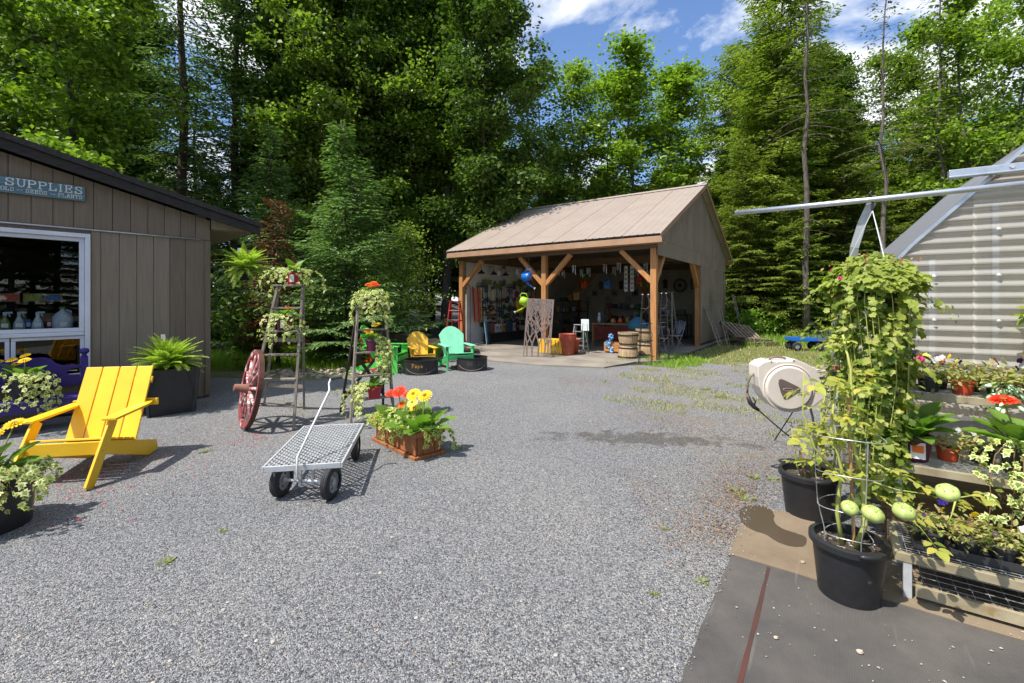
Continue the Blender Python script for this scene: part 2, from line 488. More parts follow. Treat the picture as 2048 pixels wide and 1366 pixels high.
def mat_thing(name, label, u0, u1, v0, v1, z, th, m, seed):
    t = thing(name, label, 'mat', MV(0, 0, 0), RZ_P)
    r_ = random.Random(seed); b = MB(); q = []
    cs = [(u0, v0), (u1, v0), (u1, v1), (u0, v1)]
    for i in range(4):
        p, p2 = cs[i], cs[(i + 1) % 4]
        for k in range(14):
            a = k / 14
            q.append((p[0] + (p2[0] - p[0]) * a + r_.uniform(-.006, .006), p[1] + (p2[1] - p[1]) * a + r_.uniform(-.006, .006), z))
    b.prism(q, (0, 0, th)); o = b.build('rubber_sheet', m, t)
    return t
tanmat = mat_thing('rubber_mat', 'worn tan rubber mat with a puddle stain, lying under the second tomato pot', 0.0, 3.4, -0.02, 0.78, 0.014, 0.012, M_matT, 3)
darkmat = mat_thing('rubber_mat', 'dark grey ribbed rubber mat with a long rust streak', 0.02, 3.4, -1.75, -0.03, 0.012, 0.012, M_matD, 4)
b = MB(); M_rust = mat('rust_streak', hx(84, 46, 38), hx(60, 46, 42), rough=0.85, scale=14, stretch=(1, .3, 1))
q = []
for i in range(22): q.append((0.204 + rng.uniform(-.0025, .0025), -0.04 - i * .078, 0.0255))
for i in range(21, -1, -1): q.append((0.222 + rng.uniform(-.003, .003), -0.04 - i * .078, 0.0255))
b.add(q, [tuple(range(len(q)))]); b.build('rust_streak', M_rust, darkmat)
# wet patch on the tan mat
mw, nw, ow = newmat('wet_patch'); bw = node(nw, 'ShaderNodeBsdfPrincipled'); nw.links.new(bw.outputs[0], ow.inputs[0])
bw.inputs['Base Color'].default_value = (0.085, 0.062, 0.042, 1); bw.inputs['Roughness'].default_value = 0.25
pud = [G(*p) for p in [(1478, 1034), (1484, 1024), (1500, 1018), (1522, 1018), (1538, 1024), (1548, 1036), (1549, 1052), (1566, 1066), (1590, 1074), (1612, 1084), (1610, 1100), (1585, 1102), (1555, 1092), (1530, 1077), (1500, 1066), (1482, 1050)]]
Mi = tanmat.matrix_world.inverted() if False else (Matrix.Translation(A) @ Matrix.Rotation(RZ_P, 4, 'Z')).inverted()
ql = [Mi @ p for p in pud]
q = []
for i, p in enumerate(ql):
    p0, p2, p3 = ql[i - 1], ql[(i + 1) % len(ql)], ql[(i + 2) % len(ql)]
    for a in (0, .25, .5, .75):
        s = 0.5 * ((2 * p) + (-p0 + p2) * a + (2 * p0 - 5 * p + 4 * p2 - p3) * a * a + (-p0 + 3 * p - 3 * p2 + p3) * a ** 3)
        q.append((s.x + rng.uniform(-.003, .003), s.y + rng.uniform(-.003, .003), 0.0275))
b = MB(); b.add(q, [tuple(range(len(q)))]); b.build('wet_patch', mw, tanmat)

# ================================================================ SUPPLY SHED (left)
RZ_S = math.atan2(0.74, 0.672)
SO = Vector((-4.71, 7.1, 0))
EX = Vector((math.cos(RZ_S), math.sin(RZ_S), 0)); EY = Vector((-EX.y, EX.x, 0))
def SV(x, y, z=0.0): return SO + EX * x + EY * y + Vector((0, 0, z))
M_sidingA = mat('siding_dark', hx(126, 111, 94), hx(112, 98, 83), rough=0.7, scale=5, stretch=(8, 8, .5), bump=0.12, objrand=0.07, speck=(hx(128, 118, 106), 9, 0.73))
M_sidingB = mat('siding_pale', hx(146, 132, 114), hx(132, 119, 103), rough=0.7, scale=5, stretch=(8, 8, .5), bump=0.12, objrand=0.05)
M_roofdark = mat('weathered_fascia', hx(58, 52, 48), hx(36, 33, 32), rough=0.85, scale=9, stretch=(1, 1, 6), bump=0.3)
M_shingle = mat('shingle', hx(66, 62, 60), hx(46, 43, 42), rough=0.95, scale=30, bump=0.5)
M_white = mat('white_frame', hx(226, 228, 236), hx(210, 213, 224), rough=0.35, scale=3, objrand=0.03)
M_metal = mat('galvanised', (0.62, 0.64, 0.66), (0.46, 0.48, 0.50), rough=0.38, scale=14, metal=0.85)
M_galv2 = mat('dull_galvanised', (0.60, 0.61, 0.61), (0.45, 0.46, 0.46), rough=0.5, scale=16, metal=0.25)
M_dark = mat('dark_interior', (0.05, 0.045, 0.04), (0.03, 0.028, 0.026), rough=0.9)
M_glass = glassmat('window_glass', (0.9, 0.93, 0.93), 0.03)
shed = thing('supply_shed', 'brown board-sided supply shed with a dark sloping roof and a large white window', 'shed', SO, RZ_S)
zt = lambda x: 2.97 - 0.254 * x if x > -2.9 else 2.97 - 0.254 * (-5.8 - x)
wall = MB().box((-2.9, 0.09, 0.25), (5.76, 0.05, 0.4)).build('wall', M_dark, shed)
def board(x0, x1, z0, m, zf=None, y0=0.0, zb=None):
    """one vertical board, top cut to the roof slope"""
    g = 0.0028
    z1a, z1b = (zf if zf is not None else zt(x0) - 0.21), (zf if zf is not None else zt(x1) - 0.21)
    b = MB(); b.prism([(x0 + g, y0, z0), (x1 - g, y0, z0), (x1 - g, y0, z1b), (x0 + g, y0, z1a)], (0, 0.022, 0))
    b.build('board', m, wall, bevel=0.003)
x = -5.76
while x < -0.05:                                  # upper boards, above the conduit
    x1 = min(x + 0.192, 0.0)
    board(x, x1, 2.452, M_sidingA, y0=-0.004); x = x1
x = -1.375 + .004
for wd in (.10, .19, .19, .19, .19, .19, .321):    # boards between window and corner
    x1 = x + wd
    board(x, min(x1, 0.0), 0.04, M_sidingB if x1 < -0.44 else M_sidingA, zf=2.446); x = x1
x = -5.76
while x < -3.15:
    board(x, x + .19, 0.04, M_sidingA, zf=2.446); x += .19
board(-3.11, -1.372, 0.04, M_sidingA, zf=0.43); board(-3.11, -1.372, 2.40, M_sidingA, zf=2.446)
# backing + side, back
MB().box((-2.24 + 2.9 - 1.35, 0.035, 1.22), (1.38, 0.02, 2.40)).build('backing', M_sidingA, wall)
b = MB(); b.box((-2.9, 0.035, 2.62), (5.7, 0.02, 0.42)); b.prism([(-5.74, .026, 2.5), (-.02, .026, 2.5), (-.02, .026, 2.70), (-2.9, .026, 3.46), (-5.74, .026, 2.70)], (0, .02, 0)); b.build('gable_backing', M_sidingA, wall)
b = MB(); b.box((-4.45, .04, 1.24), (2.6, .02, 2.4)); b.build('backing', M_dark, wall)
sw = MB(); sw.box((-0.03, 2.6, 1.33), (0.05, 5.1, 2.62)); sw.box((-5.75, 2.6, 1.33), (0.05, 5.1, 2.62)); sw.box((-2.9, 5.15, 1.5), (5.7, 0.05, 2.9)); sw.build('side_wall', M_sidingA, shed)
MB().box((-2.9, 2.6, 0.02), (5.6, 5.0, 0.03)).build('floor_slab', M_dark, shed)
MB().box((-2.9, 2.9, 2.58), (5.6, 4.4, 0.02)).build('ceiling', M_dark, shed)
# roof: two slopes with a shingle edge and a weathered fascia
for s in (1, -1):
    xe = 0.70 if s > 0 else -6.5
    b = MB()
    def rz_(x): return 2.97 - 0.254 * x if s > 0 else 2.97 - 0.254 * (-5.8 - x)
    xm = -2.9
    b.prism([(xe, -0.17, rz_(xe) - 0.075), (xm, -0.17, rz_(xm) - 0.075), (xm, -0.17, rz_(xm)), (xe, -0.17, rz_(xe))], (0, 5.6, 0)); b.build('roof_slope', M_shingle, shed)
    b = MB()
    b.prism([(xe - .03 * s, -0.15, rz_(xe) - 0.20), (xm, -0.15, rz_(xm) - 0.20), (xm, -0.15, rz_(xm) - 0.079), (xe - .03 * s, -0.15, rz_(xe) - 0.079)], (0, 0.03, 0)); b.build('fascia', M_roofdark, shed, bevel=.004)
    x2 = 0.60 if s > 0 else -6.40; x1 = 0.012 if s > 0 else -5.812
    b = MB(); b.prism([(x1, -0.012, 2.63), (x2, -0.012, 2.63), (x2, -0.012, rz_(x2) - .082), (x1, -0.012, rz_(x1) - .082)] if s > 0 else [(x2, -0.012, 2.63), (x1, -0.012, 2.63), (x1, -0.012, rz_(x1) - .082), (x2, -0.012, rz_(x2) - .082)], (0, .02, 0)); b.build('eave_return', M_sidingB, shed)
    b = MB()
    for k in range(28):
        b.box(((x1 + x2) / 2, .12 + k * .19, 2.622), (abs(x2 - x1) - .01, .18, .012))
    b.build('soffit', M_sidingB, shed)
    MB().box((x2 + .012 * s, 2.6, 2.70), (.02, 5.4, .16)).build('eave_board', M_roofdark, shed)
cb = MB().box((-0.035, -0.016, 1.25), (0.07, 0.02, 2.38)).build('corner_board', M_sidingA, shed, bevel=.003)
# conduit with clips
b = MB(); b.tube([(-3.4, -0.024, 2.452), (-1.8, -0.024, 2.456), (-0.13, -0.024, 2.452)], 0.010, 8); b.build('conduit', M_metal, shed, smooth=True)
# window
win = MB(); X0, X1, Z0, Z1 = -3.10, -1.378, 0.46, 2.395
def frame(b, x0, x1, z0, z1, w, y0, th):
    b.box(((x0 + x1) / 2, y0, z1 - w / 2), (x1 - x0, th, w)); b.box(((x0 + x1) / 2, y0, z0 + w / 2), (x1 - x0, th, w))
    b.box((x0 + w / 2, y0, (z0 + z1) / 2), (w, th, z1 - z0 - 2 * w)); b.box((x1 - w / 2, y0, (z0 + z1) / 2), (w, th, z1 - z0 - 2 * w))
frame(win, X0, X1, Z0, Z1, 0.055, -0.02, 0.07); wo = win.build('window', M_white, shed, bevel=.006)
b = MB(); frame(b, X0 + .057, X1 - .057, 1.105, Z1 - .057, 0.05, 0.004, 0.05); b.build('sash', M_white, wo, bevel=.006)
b = MB(); frame(b, -2.09, X1 - .057, Z0 + .057, 1.05, 0.04, 0.006, 0.05); b.build('sash', M_white, wo, bevel=.006)
b = MB(); frame(b, X0 + .057, -2.10, Z0 + .057, 1.05, 0.04, 0.006, 0.05); b.build('sash', M_white, wo, bevel=.006)
MB().box(((X0 + X1) / 2, -0.012, 1.078), (X1 - X0 - .114, 0.06, 0.048)).build('mid_rail', M_white, wo, bevel=.008)
for (a, c, d, e) in ((X0 + .1, X1 - .1, 1.15, Z1 - .1), (-2.05, X1 - .09, Z0 + .09, 1.015), (X0 + .09, -2.14, Z0 + .09, 1.015)):
    MB().box(((a + c) / 2, 0.016, (d + e) / 2), (c - a + .02, 0.006, e - d + .02)).build('pane', M_glass, wo)

# sign lettering: slab-serif strokes, each letter a small raised shape
GLY = {
 'S': [[(.62, .80), (.56, .93), (.36, 1), (.14, .92), (.07, .76), (.16, .60), (.36, .51), (.56, .42), (.65, .25), (.57, .07), (.34, 0), (.14, .06), (.05, .22)], [(.62, .70), (.62, .98)], [(.05, .02), (.05, .32)]],
 'U': [[(.12, 1), (.12, .3), (.2, .08), (.38, 0), (.56, .08), (.64, .3), (.64, 1)], [(-.02, 1), (.26, 1)], [(.5, 1), (.78, 1)]],
 'P': [[(.12, 0), (.12, 1)], [(.0, 1), (.44, 1), (.62, .92), (.66, .75), (.6, .58), (.44, .5), (.12, .5)], [(0, 0), (.28, 0)]],
 'L': [[(.12, 0), (.12, 1)], [(0, 1), (.28, 1)], [(0, 0), (.62, 0), (.62, .28)]],
 'I': [[(.12, 0), (.12, 1)], [(0, 1), (.24, 1)], [(0, 0), (.24, 0)]],
 'E': [[(.12, 0), (.12, 1)], [(0, 1), (.6, 1), (.6, .74)], [(0, 0), (.62, 0), (.62, .26)], [(.12, .52), (.46, .52)], [(.46, .38), (.46, .66)]],
 'T': [[(.36, 0), (.36, 1)], [(.02, .74), (.02, 1), (.7, 1), (.7, .74)], [(.22, 0), (.5, 0)]],
 'O': [[(.36, 1), (.14, .92), (.04, .7), (.04, .3), (.14, .08), (.36, 0), (.58, .08), (.68, .3), (.68, .7), (.58, .92), (.36, 1)]],
 'D': [[(.12, 0), (.12, 1)], [(0, 1), (.38, 1), (.6, .88), (.7, .6), (.7, .4), (.6, .12), (.38, 0), (0, 0)]],
 'A': [[(.06, 0), (.38, 1), (.70, 0)], [(.2, .36), (.58, .36)], [(-.04, 0), (.18, 0)], [(.56, 0), (.82, 0)]],
 'N': [[(.12, 0), (.12, 1), (.62, 0), (.62, 1)], [(0, 0), (.26, 0)], [(0, 1), (.16, 1)], [(.5, 1), (.74, 1)]],
 '-': [[(.05, .45), (.4, .45)]],
 'B': [[(.12, 0), (.12, 1)], [(0, 1), (.44, 1), (.58, .88), (.58, .66), (.44, .53), (.12, .53)], [(.44, .53), (.64, .4), (.64, .14), (.48, 0), (0, 0)]],
 'F': [[(.12, 0), (.12, 1)], [(0, 1), (.6, 1), (.6, .76)], [(.12, .52), (.46, .52)], [(0, 0), (.26, 0)]],
 'a': [[(.08, .5), (.25, .62), (.45, .5), (.45, 0)], [(.45, .3), (.2, .33), (.05, .16), (.2, 0), (.45, .12)]],
 'p': [[(.08, .6), (.08, -.35)], [(.08, .5), (.3, .62), (.48, .4), (.42, .1), (.22, 0), (.08, .1)]],
 'e': [[(.06, .32), (.48, .32), (.42, .56), (.25, .62), (.06, .42), (.08, .15), (.25, 0), (.48, .1)]],
 'k': [[(.08, 0), (.08, 1)], [(.45, .6), (.08, .28), (.48, 0)]],
}
ADV = {'I': .36, '-': .5, 'a': .6, 'p': .6, 'e': .6, 'k': .6}
def text_width(s, size, gap=.16):
    return sum((.42 if c == ' ' else ADV.get(c, .76) + gap) * size for c in s)
def lettering(s, size, x0, z0, y, m, parent, w=.12, gap=.16, squash=1.0, name='lettering'):
    """strokes on an x-z plane facing -y; one mesh per letter"""
    x = x0
    for c in s:
        if c == ' ': x += .42 * size * squash; continue
        b = MB()
        for st in GLY[c]:
            for i in range(len(st) - 1):
                p = Vector((x + st[i][0] * size * squash, y - .0004 * (i % 3), z0 + st[i][1] * size)); q = Vector((x + st[i + 1][0] * size * squash, y - .0004 * (i % 3), z0 + st[i + 1][1] * size))
                dd = (q - p).normalized() * (w * size * .3)
                b.beam(p - dd, q + dd, w * size * (1.0 if abs(p.z - q.z) > abs(p.x - q.x) else .72), .003, up=(0, 1, 0))
        b.build(name, m, parent)
        x += (ADV.get(c, .76) + gap) * size * squash
M_signT = mat('sign_teal', hx(104, 136, 146), hx(78, 108, 120), rough=0.7, scale=5, stretch=(1, 1, 14), bump=.15)
M_letter = mat('sign_lettering', hx(232, 232, 226), hx(205, 208, 206), rough=0.7, scale=30)
sign = thing('shop_sign', 'teal wooden sign with white SUPPLIES lettering fixed to the shed gable', 'sign', SV(-1.43, -0.03, 2.82), RZ_S)
for k in range(2):
    MB().box((-0.6, 0, 0.047 + k * 0.098), (1.2, 0.022, 0.095)).build('board', M_signT, sign, bevel=.003)
sq = .70 / text_width('SUPPLIES', .088); lettering('SUPPLIES', .088, -.705, .092, -.0135, M_letter, sign, w=.15, squash=sq)
sq = .80 / text_width('TOOLS -- SEEDS -- PLANTS', .045); lettering('TOOLS -- SEEDS -- PLANTS', .045, -.82, .026, -.0135, M_letter, sign, w=.14, squash=sq)

# goods standing behind the window
M_plW = mat('pale_plastic', hx(190, 200, 212), hx(165, 178, 195), rough=0.35)
M_plG = mat('green_plastic', hx(120, 140, 60), rough=0.35); M_plB = mat('blue_plastic', hx(52, 110, 170), rough=0.35); M_plR = mat('red_plastic', hx(190, 60, 50), rough=0.4)
M_shelf = mat('shelf_wood', hx(150, 116, 72), hx(120, 92, 58), rough=0.7, scale=4, stretch=(1, 8, 8))
sh = thing('display_shelf', 'wooden display shelf behind the shed window glass', 'shelf', SV(-2.25, .12, 0), RZ_S)
MB().box((0, 0.05, 1.135), (1.6, .24, .02)).build('shelf_board', M_shelf, sh)
for xx in (-.78, .78): MB().box((xx, .05, .565), (.03, .2, 1.118)).build('leg', M_shelf, sh)
def spray_bottle(x, m, label, big=False):
    t = thing('spray_bottle', label, 'bottle', SV(x, .13, 1.1452), RZ_S)
    b = MB()
    if big:
        b.lathe([(0, 0), (.095, 0), (.10, .02), (.10, .15), (.07, .20), (.028, .235), (.028, .26), (0, .26)], 14, sx=1.0)
        b.tube([(.075, 0, .16), (.075, 0, .225), (.03, 0, .24)], .013, 6); b.build('jug', m, t, smooth=True)
        MB().lathe([(0, .26), (.034, .26), (.034, .285), (0, .285)], 12).build('cap', M_plG, t)
    else:
        b.lathe([(0, 0), (.052, 0), (.056, .02), (.05, .08), (.03, .13), (.017, .155), (.017, .18), (0, .18)], 14); b.build('bottle_body', m, t, smooth=True)
        b = MB(); b.box((.0, 0, .20), (.035, .03, .04)); b.box((.03, 0, .215), (.07, .022, .024)); b.beam((.03, 0, .2), (.045, 0, .165), .012, .012); b.build('trigger', M_plW, t, bevel=.004)
    MB().box((0, -.058 if not big else -.102, .06), (.06, .003, .05)).build('label_patch', M_white, t)
spray_bottle(-1.63, M_plW, 'large pale blue jug behind the window, nearest the white frame', True)
for i, (xx, m_, nm_) in enumerate(((-1.755, M_plR, 'small red'), (-1.94, M_plB, 'small blue'), (-2.22, M_plB, 'squat blue'), (-2.33, M_plR, 'squat red'), (-2.45, M_plG, 'squat green'))):
    t = thing('tin_can', nm_ + ' can on the display shelf behind the shed window', 'can', SV(xx, .20, 1.1452), RZ_S)
    b = MB(); b.lathe([(0, 0), (.03, 0), (.032, .004), (.032, .11), (.03, .115), (.018, .13), (0, .13)], 14); b.build('can_body', m_, t, smooth=True); MB().box((0, -.033, .06), (.035, .003, .05)).build('label_patch', M_white, t)
for i, xx in enumerate((-1.86, -2.02, -2.14)):
    spray_bottle(xx, (M_plW, M_plW, M_plG)[i], ('pale spray bottle beside the large jug behind the window', 'pale spray bottle with a blue shoulder in the window display', 'green spray bottle in the shed window display')[i])
for i, xx in enumerate((-1.72, -1.9, -2.1)):
    t = thing('seed_frame', ('wooden frame with a blue card hanging inside the window', 'wooden frame with a green card hanging inside the window', 'wooden frame with a red card hanging inside the window')[i], 'picture frame', SV(xx, .16, 1.50), RZ_S)
    b = MB(); frame(b, -.085, .085, 0, .10, .014, 0, .02); b.build('frame', M_shelf, t)
    MB().box((0, .004, .05), (.142, .006, .072)).build('card', (M_plB, M_plG, M_plR)[i], t)
# ================================================================ PAVILION
M_post = mat('timber_orange', hx(196, 140, 84), hx(160, 106, 58), rough=0.65, scale=4, stretch=(9, 9, .6), bump=0.12, objrand=0.08, speck=(hx(92, 58, 34), 3.5, 0.74))
M_beam = mat('painted_beam', hx(125, 100, 78), hx(104, 82, 64), rough=0.65, scale=3, stretch=(.6, 6, 6))
M_fascia = mat('fascia_tan', hx(178, 140, 108), hx(160, 124, 95), rough=0.6, scale=3)
M_tin = mat('tin_roof', hx(166, 151, 138), hx(154, 139, 127), rough=0.45, scale=1.2, metal=0.0, spec=0.6, objrand=0.02)
M_ply = mat('plywood_brown', hx(148, 131, 115), hx(128, 112, 98), rough=0.8, scale=2.2, stretch=(1, 1, .5), bump=0.08, detail=8, objrand=0.04)
M_plyW = mat('white_wall', hx(214, 212, 206), hx(190, 188, 182), rough=0.75, scale=2, objrand=.04)
M_plyC = mat('cream_wall', hx(176, 168, 152), hx(150, 142, 128), rough=0.8, scale=2, objrand=.04)
M_slab = mat('slab', hx(146, 138, 126), hx(108, 100, 90), rough=0.85, scale=1.3, bump=0.3, detail=9)
PW, PD, BH = 6.4, 8.5, 2.83
pav = thing('open_pavilion', 'open timber pavilion with a ribbed tan metal roof, stocked with garden goods', 'pavilion', PO, RZ_P)
slab = MB(); slab.prism([(-.3, -.2, .010), (1.15, -.5, .010), (2.2, -1.7, .010), (3.1, -2.45, .010), (4.6, -2.4, .010), (5.9, -1.9, .010), (6.15, -.6, .010), (6.65, -.1, .010), (6.65, 8.7, .010), (-.3, 8.7, .010)], (0, 0, .03))
slab.build('floor_slab', M_slab, pav)
def post(x, y, s=.15, m=M_post): MB().box((x, y, .042 + (BH - .042) / 2), (s, s, BH - .042)).build('post', m, pav, bevel=.008)
for x in (0, PW / 2, PW): post(x, 0)
post(PW, 4.4); post(0, 4.4, m=M_post); post(0, PD - .1); post(PW / 2, PD - .1); post(PW, PD - .1)
# beams (butted end to end)
MB().box((PW / 2, 0, BH + .14), (PW + .15, .16, .28)).build('beam', M_beam, pav, bevel=.006)
MB().box((PW / 2, PD - .1, BH + .14), (PW + .15, .16, .28)).build('beam', M_beam, pav, bevel=.006)
for x in (0, PW): MB().box((x, PD / 2 - .05, BH + .14), (.15, PD - .28, .277)).build('beam', M_beam, pav, bevel=.006)
MB().box((PW / 2, 4.25, BH + .139), (PW - .16, .15, .26)).build('beam', M_beam, pav, bevel=.006)
def brace(p, q, m=M_post): MB().beam(p, q, .12, .13, up=(0, 1, 0) if abs(p[1] - q[1]) < .01 else (1, 0, 0)).build('brace', m, pav, bevel=.006)
for y in (0, PD - .1):
    for x in (0, PW / 2, PW):
        for s in (-1, 1):
            if (x == 0 and s < 0) or (x == PW and s > 0): continue
            brace((x + s * .05, y, 2.0), (x + s * .86, y, BH - .005))
for x in (PW, ):
    brace((x, .05, 2.0), (x, .80, BH - .005)); brace((x, 4.35, 2.0), (x, 3.55, BH - .005))
brace((0, 4.35, 2.0), (0, 3.55, BH - .005)); brace((0, 4.45, 2.0), (0, 5.25, BH - .005))
# roof geometry
OVF, OVS = .42, .32
YR = 4.25; ZE = 3.14; ZR = 5.28
yf = -OVF; yb = PD + OVF - .1
slope = (ZR - ZE) / (YR - yf)
zr = lambda y: ZR - abs(y - YR) * slope
npan = 7; pw = (PW + 2 * OVS) / npan
roof = MB().add([(-OVS + .02, yf + .02, zr(yf + .02) - .035), (PW + OVS - .02, yf + .02, zr(yf + .02) - .035), (PW + OVS - .02, YR, ZR - .035), (-OVS + .02, YR, ZR - .035), (-OVS + .02, yb - .02, zr(yb - .02) - .035), (PW + OVS - .02, yb - .02, zr(yb - .02) - .035)], [(0, 1, 2, 3), (3, 2, 5, 4)]).build('roof', M_plyC, pav)
pan = MB()
prof = []
k = 5
for i in range(k):                                # trapezoid ribs along a sheet
    a = i * pw / k; w = pw / k
    rh = .022 if i == 0 else .013
    prof += [(a + .0, rh), (a + .014, rh), (a + .032, 0), (a + w * .33, 0), (a + w * .35, .004), (a + w * .38, .004), (a + w * .4, 0), (a + w * .62, 0), (a + w * .64, .004), (a + w * .67, .004), (a + w * .69, 0), (a + w - .018, 0)]
prof.append((pw - .004, 0.019))
for side in (0, 1):
    b = MB(); ye = yf if side == 0 else yb
    n_ = len(prof)
    vs = [(px_, ye, zr(ye) + pz) for px_, pz in prof] + [(px_, YR, ZR + pz) for px_, pz in prof]
    b.add(vs, [(i, i + 1, n_ + i + 1, n_ + i) for i in range(n_ - 1)])
    me = b.mesh('roof_panel', M_tin)
    for i in range(npan):
        put('roof_panel', me, roof, loc=(-OVS + i * pw, 0, 0 if i % 2 == 0 else .0025))
b = MB(); b.prism([(-OVS - .01, YR - .16, zr(YR - .16) + .03), (-OVS - .01, YR, ZR + .045), (-OVS - .01, YR + .16, zr(YR + .16) + .03), (-OVS - .01, YR, ZR + .03)], (PW + 2 * OVS + .02, 0, 0)); b.build('ridge_cap', M_tin, roof)
MB().box((PW / 2, yf + .03, zr(yf) - .135), (PW + 2 * OVS, .03, .155)).build('fascia', M_fascia, roof, bevel=.004)
MB().box((PW / 2, yb - .03, zr(yb) - .135), (PW + 2 * OVS, .03, .155)).build('fascia', M_fascia, roof, bevel=.004)
MB().box((PW / 2, yf / 2 + .0, zr(yf) - .20), (PW + 2 * OVS - .02, -yf - .10, .02)).build('soffit', M_fascia, roof)
# gable ends
for xg, s in ((PW + .085, 1), (-.085, -1)):
    b = MB(); b.prism([(xg, -.08, BH + .02), (xg, PD - .02, BH + .02), (xg, PD - .02, zr(PD - .02) - .05), (xg, YR, ZR - .05), (xg, -.08, zr(-.08) - .05)], (.018 * s, 0, 0)); g = b.build('gable', M_ply, pav)
    for j, yy in enumerate((YR - 2.44, YR, YR + 2.44)):
        pass
    for (ya, yb_) in ((yf, YR), (yb, YR)):
        xr = PW + OVS - .015 if s > 0 else -OVS + .015
        b = MB(); b.beam((xr, ya, zr(ya) - .06), (xr, yb_, zr(yb_) - .06), .03, .10, up=(0, 0, 1)); b.build('rake_board', M_fascia, roof, bevel=.003)
    b = MB()
    b.prism([(xg + .017 * s, yf + .03, zr(yf) - .10), (xg + .017 * s, YR, ZR - .08), (xg + .017 * s, YR, ZR - .06), (xg + .017 * s, yf + .03, zr(yf) - .08)], ((OVS - .13) * s, 0, 0)); b.build('rake_soffit', M_ply, roof)
# plywood joints: sheets as parts, 3 mm proud
xg = PW + .104
def gsheet(y0, y1, z0, zf):
    b = MB(); ys = [y0 + .004, y1 - .004]
    if y0 < YR < y1: ys = [y0 + .004, YR, y1 - .004]
    top = [(xg, y, min(zf, zr(y) - .055)) for y in ys]
    b.prism([(xg, ys[0], z0), (xg, ys[-1], z0)] + top[::-1], (.004, 0, 0)); b.build('plywood_sheet', M_ply, pav)
for (y0, y1) in ((-.07, 2.44), (2.44, 4.88), (4.88, 7.32), (7.32, 8.45)): gsheet(y0, y1, 2.66, 3.06)
for (y0, y1) in ((.0, 1.22), (1.22, 2.44), (2.44, 3.66), (3.66, 4.88), (4.88, 6.1), (6.1, 7.32), (7.32, 8.45)): gsheet(y0, y1, 3.068, 9)
for (y0, y1) in ((4.33, 5.55), (5.55, 6.77), (6.77, 8.0)):
    gsheet(y0, y1, 1.56, 2.652); gsheet(y0, y1, .12, 1.552)
MB().box((PW + .094, 6.2, 1.42), (.018, 3.7, 2.6)).build('wall_panel', M_ply, pav)
MB().box((PW + .11, 8.2, 1.3), (.03, .28, 2.5)).build('corner_trim', M_ply, pav)
# left wall: white in the front bay, cream behind
MB().box((-.03, 2.28, 1.44), (.03, 4.10, 2.78)).build('wall_panel', M_plyW, pav)
MB().box((-.03, 6.45, 1.44), (.03, 3.90, 2.78)).build('wall_panel', M_plyC, pav)
# back wall, its top corners cut away under the braces
for x0, x1 in ((.08, PW / 2 - .08), (PW / 2 + .08, PW - .08)):
    yw = PD - .04
    b = MB(); c = .80
    b.prism([(x0, yw, .05), (x1, yw, .05), (x1, yw, BH - c), (x1 - c, yw, BH - .01), (x0 + c, yw, BH - .01), (x0, yw, BH - c)], (0, .02, 0)); bw_ = b.build('wall_panel', M_plyC, pav)
    xx = x0 + .1
    while xx < x1 - .05:
        zt_ = BH - .03 - max(0, c - (xx - x0), c - (x1 - xx))
        MB().box((xx, yw - .006, (.06 + zt_) / 2), (.03, .011, zt_ - .06)).build('batten', M_plyC, bw_); xx += .3

# ================================================================ GREENHOUSE (right)
GO = Vector((2.70, 3.35, 0))
RZ_G = math.atan2(-0.52, 0.855)
GU = Vector((math.cos(RZ_G), math.sin(RZ_G), 0)); GV_ = Vector((-GU.y, GU.x, 0))
def GH(x, y, z=0.0): return GO + GU * x + GV_ * y + Vector((0, 0, z))
M_poly = glassmat('polycarbonate', (0.98, 0.97, 0.94), 0.015, 0.25, 0.52, (0.96, 0.91, 0.81))
M_shade = glassmat('shade_cloth', (0.5, 0.5, 0.5), 0.0, 0.6, 0.8, (0.02, 0.02, 0.024))
M_wood2 = mat('weathered_board', hx(150, 128, 98), hx(120, 100, 74), rough=0.8, scale=4, stretch=(.6, 6, 8), bump=.2)
gh = thing('greenhouse', 'arched greenhouse clad in clear corrugated plastic with black shade cloth', 'greenhouse', GO, RZ_G)
GW = 4.6; GX0 = -0.14
def arch(t):
    """gothic arch outline, t 0..1 left foot to right foot"""
    s = min(t, 1 - t) * 2
    pts = [(0, 0), (-.02, .6), (0.0, 1.2), (.10, 1.62), (.32, 1.90), (.62, 2.22), (1.0, 2.62), (1.5, 3.0), (GW / 2, 3.35)]
    f = s * (len(pts) - 1); i = min(int(f), len(pts) - 2); a = f - i
    x = pts[i][0] + (pts[i + 1][0] - pts[i][0]) * a; z = pts[i][1] + (pts[i + 1][1] - pts[i][1]) * a
    return (GX0 + x if t <= .5 else GX0 + GW - x, z)
AR = [arch(i / 64) for i in range(65)]
def archx(z):
    for i in range(32):
        if AR[i][1] <= z <= AR[i + 1][1]:
            a = (z - AR[i][1]) / max(1e-6, AR[i + 1][1] - AR[i][1]); return AR[i][0] + (AR[i + 1][0] - AR[i][0]) * a
    return GX0 + GW / 2
